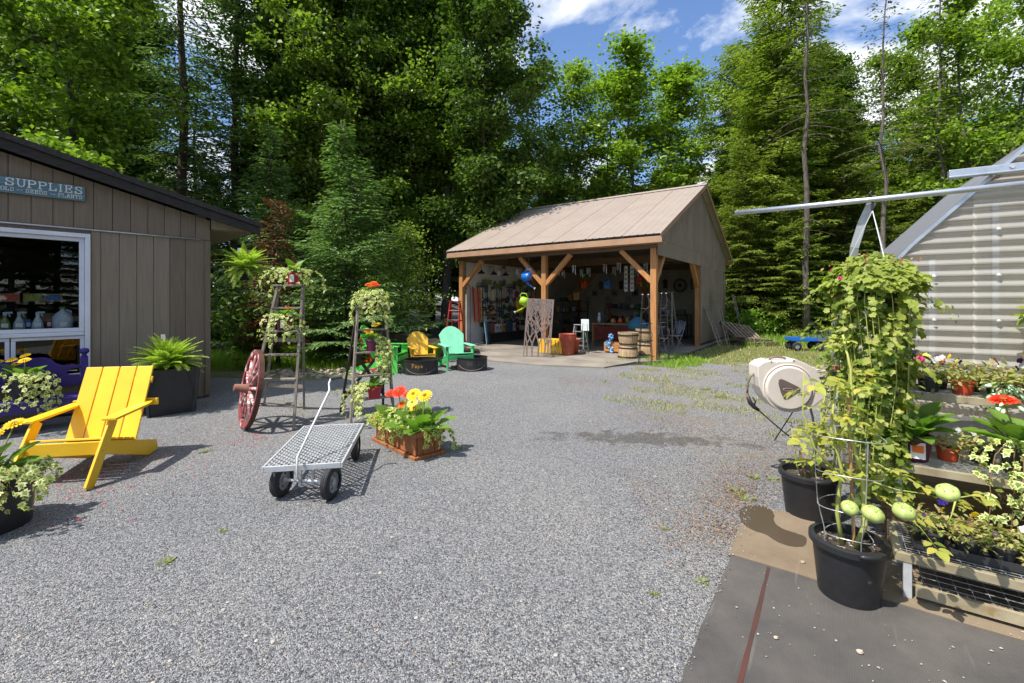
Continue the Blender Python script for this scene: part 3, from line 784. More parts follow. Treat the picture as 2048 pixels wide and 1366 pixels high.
# end wall: corrugated sheets (ridges run level), cut to the arch
pitch = .076
endw = MB().box((GX0 + GW / 2, .03, .16), (GW - .06, .04, .30)).build('base_board', M_wood2, gh)
for (x0, x1, off) in ((GX0, .52, 0.0), (.50, 1.72, -.014), (1.70, 2.92, 0), (2.90, GX0 + GW, -.014)):
    vs = []; fs = []; z = .30; row = 0
    while z < 3.34:
        xa = max(x0, archx(z) + .01); xb = min(x1, 2 * (GX0 + GW / 2) - archx(z) - .01)
        if xb <= xa: break
        ph = (z / pitch) % 1.0
        y = (-.011 if ph < .25 else (.011 if .5 <= ph < .75 else (-.011 + .022 * (ph - .25) * 4 if ph < .5 else .011 - .022 * (ph - .75) * 4))) + off
        vs += [(xa, y, z), (xb, y, z)]
        if row: fs.append((row * 2 - 2, row * 2 - 1, row * 2 + 1, row * 2))
        row += 1; z += pitch / 8
    if row > 2: MB().add(vs, fs).build('corrugated_sheet', M_poly, endw)
# posts behind the sheets, washers, and edge flashing along the arch
for xp, zt_ in ((.30, 1.80), (.62, 2.16), (1.6, 2.95), (2.2, 3.2), (3.0, 2.95)):
    MB().box((xp, .045, .3 + (zt_ - .3) / 2), (.034, .03, zt_ - .3)).build('stud', M_metal, gh)
    z = .45
    while z < zt_ - .05:
        o = MB().lathe([(0, 0), (.013, 0), (.013, .004), (.006, .008), (.006, .013), (0, .013)], 8).build('screw_washer', M_galv2, endw, loc=(xp, -.0255, z + .008), rot=(R(90), 0, 0)); z += pitch * 4
for i in range(2):
    rngi = range(0, 33) if i == 0 else range(32, 65)
    b = MB(); pts = [AR[j] for j in rngi]
    for j in range(len(pts) - 1):
        b.beam((pts[j][0], .0, pts[j][1]), (pts[j + 1][0], .0, pts[j + 1][1]), .045, .022, up=(pts[j + 1][1] - pts[j][1], 0, -(pts[j + 1][0] - pts[j][0])))
    b.build('arch_flashing', M_metal, gh)
GL = 2.3
b = MB(); vs = [(x, .04, z) for x, z in AR] + [(x, GL, z) for x, z in AR]; n_ = len(AR)
pp_ = AR[5:60]; k_ = len(pp_); b.add([(x, .04, z) for x, z in pp_] + [(x, GL, z) for x, z in pp_], [(i, k_ + i, k_ + i + 1, i + 1) for i in range(k_ - 1)]); b.build('roof_skin', M_shade, gh)
for a_, e_ in ((0, 5), (59, 64)):
    pp_ = AR[a_:e_ + 1]; k_ = len(pp_); b = MB(); b.add([(x, .04, z) for x, z in pp_] + [(x, GL, z) for x, z in pp_], [(i, k_ + i, k_ + i + 1, i + 1) for i in range(k_ - 1)]); b.build('side_skin', M_poly, gh)
for yy in (.8, 1.55, 2.25):
    b = MB(); b.tube([(x * .985 + .02, yy, z * .985) for x, z in AR[::2]], .02, 6); b.build('hoop', M_metal, gh)
MB().box((GX0 + GW / 2, 1.15, .012), (GW - .1, 2.2, .02)).build('floor', mat('greenhouse_floor', hx(150, 140, 120), hx(110, 100, 84), rough=.9), gh)
b = MB(); b.add([(GX0 + .04, GL - .02, .3), (GX0 + GW - .04, GL - .02, .3)] + [(x, GL - .02, z) for x, z in AR[58:5:-1]], [tuple(range(2 + 53))]); b.build('back_wall', mat('greenhouse_back', hx(232, 222, 200), hx(176, 160, 134), rough=.7, scale=2.2), gh)
# ridge rail above and the outrigger pipe that carries the basket
rail = thing('galvanised_rail', 'flat galvanised channel running along the greenhouse front above the pipe', 'rail', GH(.36, -.08, 2.33), RZ_G)
b = MB(); b.box((1.4, 0, .03), (2.8, .045, .056)); b.box((1.4, -.026, .008), (2.8, .012, .012)); b.build('channel', M_metal, rail, bevel=.003)
for xx in (.3, 1.3, 2.3): MB().lathe([(0, 0), (.014, 0), (.012, .008), (0, .008)], 8).build('bolt', M_galv2, rail, loc=(xx, -.023, .035), rot=(R(90), 0, 0))
for xx in (.2, 2.6): MB().box((xx, .045, .03), (.04, .05, .03)).build('stand_off', M_galv2, rail)
# ================================================================ TREES
L_maple = leafmat('leaf_maple', [hx(81, 105, 37), hx(118, 143, 48), hx(155, 175, 66)], 0.34)
L_poplar = leafmat('leaf_poplar', [hx(86, 111, 44), hx(124, 147, 55), hx(164, 181, 84)], 0.36, rough=.38, spec=.5)
L_dark = leafmat('leaf_dark', [hx(60, 81, 35), hx(83, 107, 44), hx(111, 132, 57)], 0.34)
L_hem = leafmat('needle_hemlock', [hx(90, 109, 46), hx(125, 141, 59), hx(160, 169, 75)], 0.3)
L_spr = leafmat('needle_spruce', [hx(76, 103, 64), hx(103, 131, 76), hx(138, 159, 94)], 0.28)
L_sick = leafmat('needle_sparse', [hx(90, 98, 58), hx(112, 116, 66), hx(84, 100, 50)], 0.22)
L_dead = leafmat('needle_dead', [hx(110, 66, 42), hx(140, 88, 58), hx(86, 52, 36)], 0.2)
B_grey = mat('bark_grey', hx(118, 108, 96), hx(66, 60, 54), rough=.95, scale=7, stretch=(4, 4, .8), bump=.6, objrand=.2)
B_brown = mat('bark_brown', hx(92, 76, 62), hx(48, 40, 34), rough=.95, scale=7, stretch=(4, 4, .8), bump=.6, objrand=.2)

def quads(P_, D, N, Ln, Wd, droop=0.0):
    """leaf-shaped quads: base at P_, along D, face normal ~N"""
    D = D / (np.linalg.norm(D, axis=1, keepdims=True) + 1e-9)
    S = np.cross(D, N); S /= (np.linalg.norm(S, axis=1, keepdims=True) + 1e-9)
    n = len(P_)
    Ln = np.broadcast_to(np.asarray(Ln, dtype=float).reshape(-1, 1), (n, 1)); Wd = np.broadcast_to(np.asarray(Wd, dtype=float).reshape(-1, 1), (n, 1))
    mid = P_ + D * Ln * .45
    tip = P_ + D * Ln; tip[:, 2] -= (droop * Ln[:, 0])
    Vv = np.stack([P_, mid + S * Wd * .5, tip, mid - S * Wd * .5], axis=1).reshape(-1, 3)
    F = np.arange(n * 4, dtype=np.int32).reshape(n, 4)
    return Vv, F
class Q:
    def __init__(s): s.V = []; s.F = []; s.n = 0
    def add(s, Vv, F): s.V.append(Vv); s.F.append(F + s.n); s.n += len(Vv)
    def mesh(s, name, m): return npmesh(name, np.concatenate(s.V), np.concatenate(s.F), m)

def tree_deciduous(seed, h, cr, base, nl, lm, bm, r0=.17, leaf=.17, clump=62, forks=1, lean=0.0, sig=.42):
    g = np.random.default_rng(seed); rr = random.Random(seed)
    b = MB(); cen = []
    trunks = []
    for f in range(forks):
        a = rr.uniform(0, 6.28); sp = (0.0 if forks == 1 else rr.uniform(.06, .15))
        pts = []; x = y = 0.0
        for i in range(13):
            t = i / 12
            pts.append(Vector((x + math.cos(a) * sp * h * t ** 1.2 + lean * h * t, y + math.sin(a) * sp * h * t ** 1.2, h * .96 * t)))
            x += rr.uniform(-.09, .09); y += rr.uniform(-.09, .09)
        b.tube(pts, [max(.014, r0 / math.sqrt(forks) * (1 - .93 * (i / 12)) * (1.35 if i == 0 else 1)) for i in range(13)], 8)
        trunks.append(pts)
    nb = nl
    for k in range(nb):
        pts0 = trunks[k % forks]
        fz = base + (1 - base) * ((k + rr.random()) / nb) * .97
        i = min(11, int(fz * 12)); a_ = fz * 12 - i
        p = pts0[i].lerp(pts0[i + 1], a_)
        u = (fz - base) / (1 - base)
        R_ = cr * (math.sin(math.pi * min(1, .16 + .80 * u)) ** .8) * rr.uniform(.55, 1.12)
        az = k * 2.399 + rr.uniform(-.5, .5)
        el = R(rr.uniform(8, 34) + 34 * u)
        d = Vector((math.cos(az) * math.cos(el), math.sin(az) * math.cos(el), math.sin(el)))
        limb = [p]; q = p.copy(); dd = d.copy()
        ns = 5
        for s in range(ns):
            q = q + dd * (R_ / ns); limb.append(q.copy())
            dd = (dd + Vector((rr.uniform(-.22, .22), rr.uniform(-.22, .22), rr.uniform(-.1, .16)))).normalized()
        b.tube(limb, [max(.008, r0 * .34 * (1 - u * .6) * (1 - .85 * s / ns)) for s in range(ns + 1)], 5, caps=False)
        for s in range(1, ns + 1):
            cen.append(limb[s])
            for z in range(2):
                sdv = Vector((rr.uniform(-1, 1), rr.uniform(-1, 1), rr.uniform(-.35, .55))).normalized()
                ln = R_ * rr.uniform(.16, .40)
                e = limb[s] + sdv * ln
                b.tube([limb[s], limb[s].lerp(e, .5) + Vector((0, 0, .04)), e], [.011, .008, .004], 3, caps=False)
                cen.append(e); cen.append(limb[s].lerp(e, .55))
    C = np.array([tuple(c) for c in cen]); n = len(C)
    keep = g.random(n) > .42; C = C[keep]; n = len(C)
    cnt = np.maximum(6, (clump * g.gamma(2.0, .5, n))).astype(int)
    idx = np.repeat(np.arange(n), cnt); N_ = len(idx)
    sg = (sig * (.6 + .8 * g.random(n)))[idx][:, None]
    Pp = C[idx] + g.normal(size=(N_, 3)) * sg * np.array([1, 1, .55])
    D = g.normal(size=(N_, 3)) * np.array([1, 1, .45]); D[:, 2] -= .25
    Nn = g.normal(size=(N_, 3)) * .55 + np.array([0, 0, 1.0])
    Ln = leaf * (.65 + .7 * g.random(N_)); Wd = Ln * .72
    q = Q(); q.add(*quads(Pp, D, Nn, Ln, Wd, .12))
    return b.mesh('trunk', bm, True), q.mesh('crown', lm)

def tree_conifer(seed, h, rad, z0, lm, bm, step=.36, per=5, r0=.2, droop=.35, up=.05, twig=.55, nlen=.15, nwid=.062, dens=1.0, power=.85, bare=0.0, sparse=0.0, tip=.0, wild=0.0):
    g = np.random.default_rng(seed); rr = random.Random(seed)
    b = MB(); tp = [Vector((rr.uniform(-.04, .04) * i * .4, rr.uniform(-.04, .04) * i * .4, h * i / 12)) for i in range(13)]
    b.tube(tp, [max(.010, r0 * (1 - .96 * i / 12)) for i in range(13)], 8)
    q = Q(); PP = []; DD = []; NN = []; LL = []
    z = .6 if bare else z0
    az0 = 0
    while z < h * .985:
        f = (z - z0) / (h - z0) if z > z0 else 0
        i = min(11, int(z / h * 12)); c = tp[i].lerp(tp[i + 1], z / h * 12 - i)
        isbare = z < z0
        for k in range(per if not isbare else 2):
            az = az0 + k * 6.283 / per + rr.uniform(-.4, .4)
            if isbare:
                if rr.random() > bare: continue
                Lb = rad * rr.uniform(.2, .75)
            else:
                Lb = max(.18, rad * ((1 - f) ** power + tip) * rr.uniform(.6 - wild, 1.1 + wild * .3)) * min(1.0, .45 + 3.0 * f + .3)
                if rr.random() < sparse: Lb *= .5
            hd = Vector((math.cos(az), math.sin(az), 0))
            pts = []; ns = 6
            upk = up + .5 * f
            for s in range(ns + 1):
                t = s / ns
                pts.append(c + hd * (Lb * t) + Vector((0, 0, Lb * (upk * t - droop * (1 - .6 * f) * t * t + .12 * t ** 3))))
            rb = max(.006, .035 * (Lb / max(rad, .1)) * r0 / .2)
            b.tube(pts, [rb * (1 - .8 * s / ns) for s in range(ns + 1)], 4 if not isbare else 3, caps=False)
            if isbare:
                for s in (2, 4):
                    e = pts[s] + (hd + Vector((rr.uniform(-1, 1), rr.uniform(-1, 1), rr.uniform(-.6, .2)))) * Lb * .2
                    b.tube([pts[s], e], [.006, .003], 3, caps=False)
                continue
            sdir = Vector((-hd.y, hd.x, 0))
            nt_ = max(3, int(Lb / .17 * dens))
            for s in range(nt_):
                t = .12 + .88 * (s + rr.random() * .6) / nt_
                if sparse and t < .45: continue
                ii = min(ns - 1, int(t * ns)); p = pts[ii].lerp(pts[ii + 1], t * ns - ii)
                tl = twig * Lb * (1.05 - t) * rr.uniform(.55, 1.1) + .10
                tl = min(tl, .9)
                for sg in (-1, 1):
                    td = (hd * rr.uniform(.45, .95) + sdir * sg + Vector((0, 0, rr.uniform(-.35, .08)))).normalized()
                    m_ = max(2, int(tl / .062 * dens))
                    for w in range(m_):
                        u = (w + rr.random()) / m_
                        pt = p + td * (tl * u) - Vector((0, 0, .22 * droop * tl * u * u))
                        PP.append(pt[:]); dv = td + hd * .25 + Vector((rr.uniform(-.7, .7), rr.uniform(-.7, .7), rr.uniform(-.45, .25)))
                        DD.append(dv[:]); LL.append(nlen * rr.uniform(.7, 1.4))
        z += step * (1 - .45 * f) * rr.uniform(.7, 1.25); az0 += 1.1
    PP = np.array(PP); DD = np.array(DD); LL = np.array(LL)
    NN = g.normal(size=PP.shape) * .35 + np.array([0, 0, 1.0])
    q.add(*quads(PP, DD, NN, LL, LL * (nwid / nlen), .05))
    return b.mesh('trunk', bm, True), q.mesh('crown', lm)

KIND = {
 'maple': tree_deciduous(1, 17, 3.9, .20, 34, L_maple, B_grey, clump=110, leaf=.15, sig=.27),
 'maple2': tree_deciduous(2, 18, 3.4, .34, 30, L_maple, B_grey, clump=110, leaf=.14, r0=.19, sig=.28),
 'poplar': tree_deciduous(3, 19, 3.1, .14, 40, L_poplar, B_grey, clump=105, leaf=.135, sig=.26),
 'dark': tree_deciduous(4, 18, 3.6, .16, 36, L_dark, B_brown, clump=85, leaf=.16, sig=.28),
 'slender': tree_deciduous(5, 15.5, 2.6, .34, 30, L_poplar, B_grey, r0=.13, clump=34, leaf=.15, forks=3, sig=.30),
 'slender2': tree_deciduous(6, 15, 2.2, .30, 28, L_maple, B_grey, r0=.12, clump=40, leaf=.15, forks=2, sig=.28),
 'hemlock': tree_conifer(7, 19, 4.3, 1.2, L_hem, B_brown, step=.46, per=6, droop=.36, wild=.35, power=.5, dens=1.15, nwid=.07),
 'hemlock2': tree_conifer(8, 16, 4.2, .8, L_hem, B_brown, step=.50, per=6, droop=.40, twig=.6, wild=.35, power=.55, dens=1.1, nwid=.07),
 'pine': tree_conifer(9, 20, 2.7, 4.5, L_spr, B_brown, step=.62, per=5, droop=.25, r0=.19, bare=.5, dens=.85),
 'sick': tree_conifer(10, 16, 1.5, 7.0, L_sick, B_grey, step=.42, per=4, r0=.12, droop=.5, bare=.5, sparse=.5, dens=.55, tip=.12),
 'spruce': tree_conifer(11, 6.2, 2.15, .30, L_spr, B_brown, step=.26, per=7, r0=.085, droop=.20, up=.16, twig=.55, nlen=.085, nwid=.030, power=1.05, dens=1.9, wild=.15),
 'dead': tree_conifer(12, 4.6, 1.5, .4, L_dead, B_brown, step=.24, per=5, r0=.06, droop=.3, twig=.6, nlen=.11, nwid=.04, dens=.9),
 'shrub': tree_deciduous(13, 4.2, 1.25, .08, 22, L_poplar, B_brown, r0=.04, clump=17, leaf=.085, forks=2, sig=.26),
}
def shrubby(seed, h, lm, n=1100):
    g = np.random.default_rng(seed); b = MB(); rr = random.Random(seed); cen = []
    for k in range(9):
        a = rr.uniform(0, 6.28); e = Vector((math.cos(a) * h * rr.uniform(.2, .7), math.sin(a) * h * rr.uniform(.2, .7), h * rr.uniform(.6, 1.0)))
        mid = e * .5 + Vector((0, 0, h * .12)); b.tube([Vector((0, 0, 0)), mid, e], [.012, .008, .004], 4, caps=False)
        cen += [mid, e, e.lerp(mid, .5)]
    C = np.array([c[:] for c in cen]); idx = g.integers(0, len(C), n)
    Pp = C[idx] + g.normal(size=(n, 3)) * h * .17; Pp[:, 2] = np.maximum(Pp[:, 2], .03)
    D = g.normal(size=(n, 3)); D[:, 2] -= .1; Nn = g.normal(size=(n, 3)) * .5 + np.array([0, 0, 1.])
    q = Q(); q.add(*quads(Pp, D, Nn, .10 * (.6 + .8 * g.random(n)), .06, .1))
    return b.mesh('stem', B_brown), q.mesh('foliage', lm)
L_under = leafmat('leaf_undergrowth', [hx(84, 116, 36), hx(112, 146, 48), hx(138, 166, 62)], .4)
SHR = [shrubby(40, .75, L_under), shrubby(41, 1.0, L_dark, 1300), shrubby(42, .6, L_under)]

def tree(kind, px, d, sc, label, group=None, rz=None, name=None, x=None):
    t_, c_ = KIND[kind]
    X = (px - 1024) / FPX * d if x is None else x
    nm = name or {'maple': 'maple_tree', 'maple2': 'maple_tree', 'poplar': 'poplar_tree', 'dark': 'broadleaf_tree', 'slender': 'young_tree', 'slender2': 'young_tree', 'hemlock': 'hemlock_tree', 'hemlock2': 'hemlock_tree', 'pine': 'pine_tree', 'sick': 'spruce_tree', 'spruce': 'spruce_tree', 'dead': 'dead_tree', 'shrub': 'small_tree'}[kind]
    t = thing(nm, label, 'tree', (X, d, -.02), rng.uniform(0, 6.28) if rz is None else rz, group)
    t.scale = (sc,) * 3
    put('trunk', t_, t); put('crown', c_, t)
    return t
# trees one can single out
tree('maple', 150, 12.2, .86, 'leafy maple with bright hanging boughs just behind the shed roof')
tree('pine', 366, 15.5, 1.0, 'tall pine with a bare straight trunk rising behind the shed eave')
tree('pine', 470, 17.5, 1.05, 'tall dark pine between the bare-trunked pine and the poplar', rz=2.2)
tree('poplar', 640, 18.5, 1.12, 'tall glossy poplar behind the conical spruce', rz=.4)
tree('poplar', 770, 20.0, 1.08, 'tall poplar standing beside the straight grey maple trunk', rz=2.9)
tree('maple2', 893, 21.5, 1.25, 'tall maple with a straight grey trunk left of the pavilion')
tree('spruce', 697, 11.4, .98, 'conical young spruce with full green boughs behind the grey stepladder').scale = (1.25, 1.25, .98)
tree('spruce', 540, 13.2, 1.08, 'dark young spruce behind the brown dead conifer', rz=1.0)
tree('shrub', 800, 12.8, .86, 'small silvery-leaved tree between the young spruce and the pavilion')
tree('shrub', 770, 14.5, .8, 'small leafy tree close beside the conical young spruce', rz=2.0)
tree('dead', 556, 10.4, .84, 'dead brown conifer beside the shed eave', rz=.7)
tree('slender', 1110, 25.5, .99, 'slender forked tree behind the left end of the pavilion roof').scale = (1.35, 1.35, .99)
tree('slender', 1190, 27.0, 1.02, 'slender forked tree behind the middle of the pavilion roof', rz=2.1).scale = (1.4, 1.4, 1.02)
tree('slender2', 1285, 25.0, 1.0, 'slim leafy tree with pale trunks behind the pavilion ridge').scale = (1.5, 1.5, 1.0)
tree('slender', 1360, 28.5, 1.06, 'slender airy tree above the pavilion gable peak', rz=4.0)
tree('hemlock', 1555, 21.5, .98, 'huge hemlock with drooping boughs right of the pavilion gable', rz=.2)
tree('sick', 1612, 17.8, 1.12, 'bare straight grey trunk in front of the huge hemlock', rz=1.2)
tree('sick', 1768, 14.5, .80, 'thin half-bare spruce behind the greenhouse pipe')
tree('sick', 1882, 17.5, .98, 'thin ragged spruce behind the greenhouse roof edge', rz=3.0)
tree('slender2', 1975, 16.5, 1.02, 'open-branched broadleaf tree behind the greenhouse', rz=1.0)
tree('slender2', 1850, 23.0, 1.05, 'open-branched broadleaf tree between the two ragged spruces', rz=3.1)
tree('slender', 2040, 20.0, 1.0, 'airy forked tree behind the greenhouse ridge', rz=5.0)
tree('dark', 425, 20.5, .42, 'low dark broadleaf tree seen under the shed eave', rz=1.0)
tree('hemlock2', 455, 17.5, .34, 'low dark hemlock beside the shed eave', rz=2.0)
tree('hemlock2', 1690, 20.5, .62, 'low full hemlock behind the hanging basket', rz=1.9)
tree('hemlock2', 1490, 19.8, .55, 'low hemlock close behind the pavilion side wall', rz=.5)
tree('hemlock2', 1580, 18.6, .42, 'small hemlock with low boughs behind the pallets', rz=3.3)
# the wood behind: alike trees told apart only by their place
fill = [('dark', 'dark broadleaf tree in the wood'), ('maple', 'green maple in the wood'), ('hemlock', 'tall hemlock in the wood'), ('pine', 'tall pine in the wood'), ('poplar', 'tall poplar in the wood')]
rf = random.Random(5)
def where(px, d):
    side = ', behind the shed' if px < 420 else ', between shed and pavilion' if px < 930 else ', behind the pavilion' if px < 1450 else ', beyond lawn and greenhouse'
    return side
spots = []
for (px0, px1, d0, d1, n, kinds, s0, s1) in (
    (-420, 250, 15.5, 21, 8, (0, 1, 0, 3), .85, 1.05), (-420, 300, 21, 30, 7, (0, 2, 3), .95, 1.1), (300, 560, 19, 27, 2, (3, 3), .85, 1.0), (560, 900, 21, 30, 6, (0, 2, 0, 4), .95, 1.15),
    (520, 1000, 17.5, 22, 6, (0, 4, 0), .9, 1.0), (880, 985, 27, 33, 3, (1, 0), .60, .75),
    (1000, 1500, 30, 44, 15, (1, 4, 1, 0), .62, .80), (1440, 1700, 24, 32, 6, (2, 2, 0), .85, 1.0),
    (1700, 2300, 20, 30, 12, (1, 2, 1, 2), .52, .70), (1500, 2500, 32, 50, 16, (0, 1, 2), .75, .95), (-400, 300, 32, 46, 8, (0, 2, 0), 1.0, 1.2), (300, 560, 32, 46, 2, (0, 2), .5, .6), (560, 1000, 32, 46, 7, (0, 2, 0), .9, 1.1)):
    for i in range(n):
        px = px0 + (px1 - px0) * (i + rf.uniform(.1, .9)) / n; d = rf.uniform(d0, d1)
        k = kinds[i % len(kinds)]
        tree(fill[k][0], px, d, rf.uniform(s0, s1), fill[k][1] + where(px, d), 'trees of the wood behind the yard', rz=rf.uniform(0, 6.28))
# the wood also closes the yard behind the viewer; it shows in the shed window
for i in range(30):
    a = R(-66 + i * 2.7); d = rf.uniform(17, 30)
    tree(('maple', 'dark', 'hemlock', 'maple2')[i % 4], 0, math.sin(a) * d, rf.uniform(.85, 1.1), ('green maple', 'dark broadleaf tree', 'tall hemlock', 'tall straight maple')[i % 4] + ' across the yard, facing the shed window', 'trees of the wood across the yard', x=math.cos(a) * d + 1)
# understorey shrubs along the wood's edge
def shrub(px, d, k, sc, label=None):
    label = ('pale green' if k != 1 else 'dark green') + ' low shrub at the foot of the wood' + where(px, d)
    t = thing('shrub', label, 'shrub', ((px - 1024) / FPX * d, d, 0), rf.uniform(0, 6.28), 'undergrowth shrubs at the edge of the wood'); t.scale = (sc,) * 3
    put('stem', SHR[k][0], t); put('foliage', SHR[k][1], t)
for i in range(16): shrub(1450 + i * 38 + rf.uniform(-12, 12), rf.uniform(17.2, 20.5), rf.choice((0, 2, 0, 1)), rf.uniform(.9, 1.6))
for i in range(12): shrub(1500 + i * 40 + rf.uniform(-12, 12), rf.uniform(20.5, 24), rf.choice((1, 0, 1)), rf.uniform(1.6, 2.6))
for i in range(12): shrub(430 + i * 30 + rf.uniform(-10, 10), rf.uniform(11.8, 14.5), rf.choice((1, 0, 1)), rf.uniform(.8, 1.7))
for i in range(10): shrub(-100 + i * 92 + rf.uniform(-30, 30), rf.uniform(15.5, 18.5), 1, rf.uniform(1.8, 3.2))
for i in range(14): shrub(1000 + i * 36 + rf.uniform(-10, 10), rf.uniform(23.5, 27), rf.choice((0, 1, 0)), rf.uniform(2.2, 3.8))

# ---------------------------------------------------------------- grass (nobody could count it)
L_grass = leafmat('grass_blades', [hx(112, 126, 56), hx(144, 152, 74), hx(176, 170, 104), hx(196, 180, 128)], .35)
L_tall = leafmat('tall_grass_blades', [hx(104, 136, 44), hx(134, 164, 58), hx(160, 186, 76)], .4)
def blades(g, X, Y, H, W, lean=.5):
    n = len(X); a = g.random(n) * 6.283; ln = H * lean * g.random(n)
    P0 = np.stack([X, Y, np.full(n, .005)], 1)
    T = P0 + np.stack([np.cos(a) * ln, np.sin(a) * ln, H], 1)
    M_ = (P0 + T) / 2; M_[:, 2] += H * .12
    S = np.stack([-np.sin(a), np.cos(a), np.zeros(n)], 1) * W[:, None]
    Vv = np.stack([P0 - S * .5, P0 + S * .5, M_ + S * .4, T, M_ - S * .4], 1).reshape(-1, 3)
    k = np.arange(n) * 5
    F = np.concatenate([np.stack([k, k + 1, k + 2, k + 4], 1), np.stack([k + 4, k + 2, k + 3, k + 3], 1)])
    return Vv, F
def tri_blades(g, X, Y, H, W, lean=.5):
    n = len(X); a = g.random(n) * 6.283; ln = H * lean * g.random(n)
    P0 = np.stack([X, Y, np.full(n, .004)], 1); T = P0 + np.stack([np.cos(a) * ln, np.sin(a) * ln, H], 1)
    M_ = (P0 * .5 + T * .5) + np.stack([np.zeros(n), np.zeros(n), H * .12], 1)
    S = np.stack([-np.sin(a), np.cos(a), np.zeros(n)], 1) * W[:, None] * .5
    Vv = np.stack([P0 - S, P0 + S, M_ + S * .8, T, M_ - S * .8], 1).reshape(-1, 3)
    k = np.arange(n) * 5
    F = np.concatenate([np.stack([k, k + 1, k + 2], 1), np.stack([k, k + 2, k + 4], 1), np.stack([k + 4, k + 2, k + 3], 1)])
    return Vv, F
def inpoly(X, Y, poly):
    c = np.zeros(len(X), bool); j = len(poly) - 1
    for i in range(len(poly)):
        xi, yi = poly[i]; xj, yj = poly[j]
        c ^= ((yi > Y) != (yj > Y)) & (X < (xj - xi) * (Y - yi) / (yj - yi + 1e-12) + xi); j = i
    return c
g = np.random.default_rng(77)
def grass_patch(name, label, poly, n, h0, h1, m, w=.006, clumpy=0.0):
    xs = [p[0] for p in poly]; ys = [p[1] for p in poly]
    X = g.uniform(min(xs), max(xs), n); Y = g.uniform(min(ys), max(ys), n)
    k = inpoly(X, Y, poly)
    if clumpy:
        f = np.sin(X * 2.3 + 1.7 * np.sin(Y * 1.9)) * np.sin(Y * 2.7 + 1.3 * np.sin(X * 2.2)) + .5 * np.sin(X * 6.1 + Y * 4.2)
        k &= f > clumpy
    X = X[k]; Y = Y[k]; H = h0 + (h1 - h0) * g.random(len(X)) ** 1.6
    Vv, F = tri_blades(g, X, Y, H, w * (.7 + .8 * g.random(len(X))), .7)
    return tag(put(name, npmesh(name, Vv, F, m)), label, 'grass', kind='stuff')
grass_patch('lawn_grass', 'short yellow-green grass between the pavilion and the wood', [(4.4, 12.0), (6.3, 10.6), (13, 9.4), (22, 14), (20, 20.5), (9.0, 19.5), (7.8, 16.6)], 62000, .02, .09, L_grass, .012)
grass_patch('tall_grass', 'taller green grass at the edge of the wood beside the pallets', [(7.6, 14.8), (9, 15.2), (14, 15.0), (20, 16), (20, 21), (9.0, 20.5)], 26000, .08, .34, L_tall, .014)
grass_patch('verge_grass', 'green grass along the foot of the wood beside the shed', [(-8.5, 9.9), (-4.2, 9.8), (-2.8, 10.6), (-1.9, 11.8), (-2.2, 14.6), (-8.5, 13)], 26000, .04, .22, L_tall, .012)
grass_patch('yard_weeds', 'sparse grass tufts growing in the gravel', [(.9, 7.2), (2.4, 4.8), (3.6, 5.2), (5.8, 7.4), (8.6, 9.2), (6.3, 10.8), (4.2, 11.9), (3.0, 10.6)], 46000, .01, .06, L_grass, .009, .1)
grass_patch('yard_weeds', 'sparse green weeds in front of the pavilion slab', [(2.2, 10.9), (3.9, 10.0), (5.0, 11.3), (4.5, 12.6), (3.4, 12.2)], 9000, .02, .14, L_tall, .010, -.1)
grass_patch('yard_weeds', 'sparse short grass under the ladders and the bench', [(-3.6, 4.6), (-.4, 4.6), (-.4, 10.3), (-3.6, 9.4)], 6500, .01, .05, L_grass, .008, .95)
# ================================================================ PLANT HELPERS
class TM:
    """leaf template: triangles with a material index each"""
    def __init__(s): s.V = []; s.F = []; s.mi = []
    def arr(s): return np.array(s.V, float), np.array(s.F, int), np.array(s.mi, int)
def tm_lobed(out_, cup=.15, inner=None, fold=.1):
    """outline in x-y, tip +y; optional inner zone (material 0) inside a rim (material 1)"""
    t = TM(); n = len(out_); c = (0, .42)
    zf = lambda x, y: fold * abs(x) - cup * (y - .3) ** 2 - cup * .6 * x * x
    t.V.append((c[0], c[1], zf(*c)))
    rings = [inner, 1.0] if inner else [1.0]
    for s in rings:
        for (x, y) in out_:
            X = c[0] + (x - c[0]) * s; Y = c[1] + (y - c[1]) * s
            t.V.append((X, Y, zf(X, Y)))
    for i in range(n):
        t.F.append((0, 1 + i, 1 + (i + 1) % n)); t.mi.append(0)
    if inner:
        for i in range(n):
            a, b_ = 1 + i, 1 + (i + 1) % n
            t.F += [(a, n + a, n + b_), (a, n + b_, b_)]; t.mi += [1, 1]
    return t.arr()
IVY = [(0, 0), (.20, .02), (.46, .10), (.30, .30), (.52, .52), (.24, .58), (0, 1.0), (-.24, .58), (-.52, .52), (-.30, .30), (-.46, .10), (-.20, .02)]
T_ivy = tm_lobed(IVY, .25, .60, .18)
GER = [(0, 0), (.08, .08), (.10, .2), (.20, .28), (.17, .40), (.27, .50), (.21, .60), (.28, .70), (.20, .82), (.12, .94), (0, 1.0)]
GER = GER + [(-x, y) for x, y in GER[-2:0:-1]]
T_ger = tm_lobed(GER, .55, None, .35)
VIN = [(0, .02), (.26, -.06), (.46, .08), (.40, .26), (.60, .42), (.44, .52), (.48, .76), (.28, .74), (.14, .86), (0, 1.0)]
VIN = VIN + [(-x, y) for x, y in VIN[-2:0:-1]]
T_vine = tm_lobed(VIN, .35, None, .25)
OVL = [(0, 0), (.16, .14), (.25, .38), (.22, .64), (.11, .86), (0, 1.0), (-.11, .86), (-.22, .64), (-.25, .38), (-.16, .14)]
T_oval = tm_lobed(OVL, .35, None, .3)
T_ovalv = tm_lobed(OVL, .3, .6, .25)
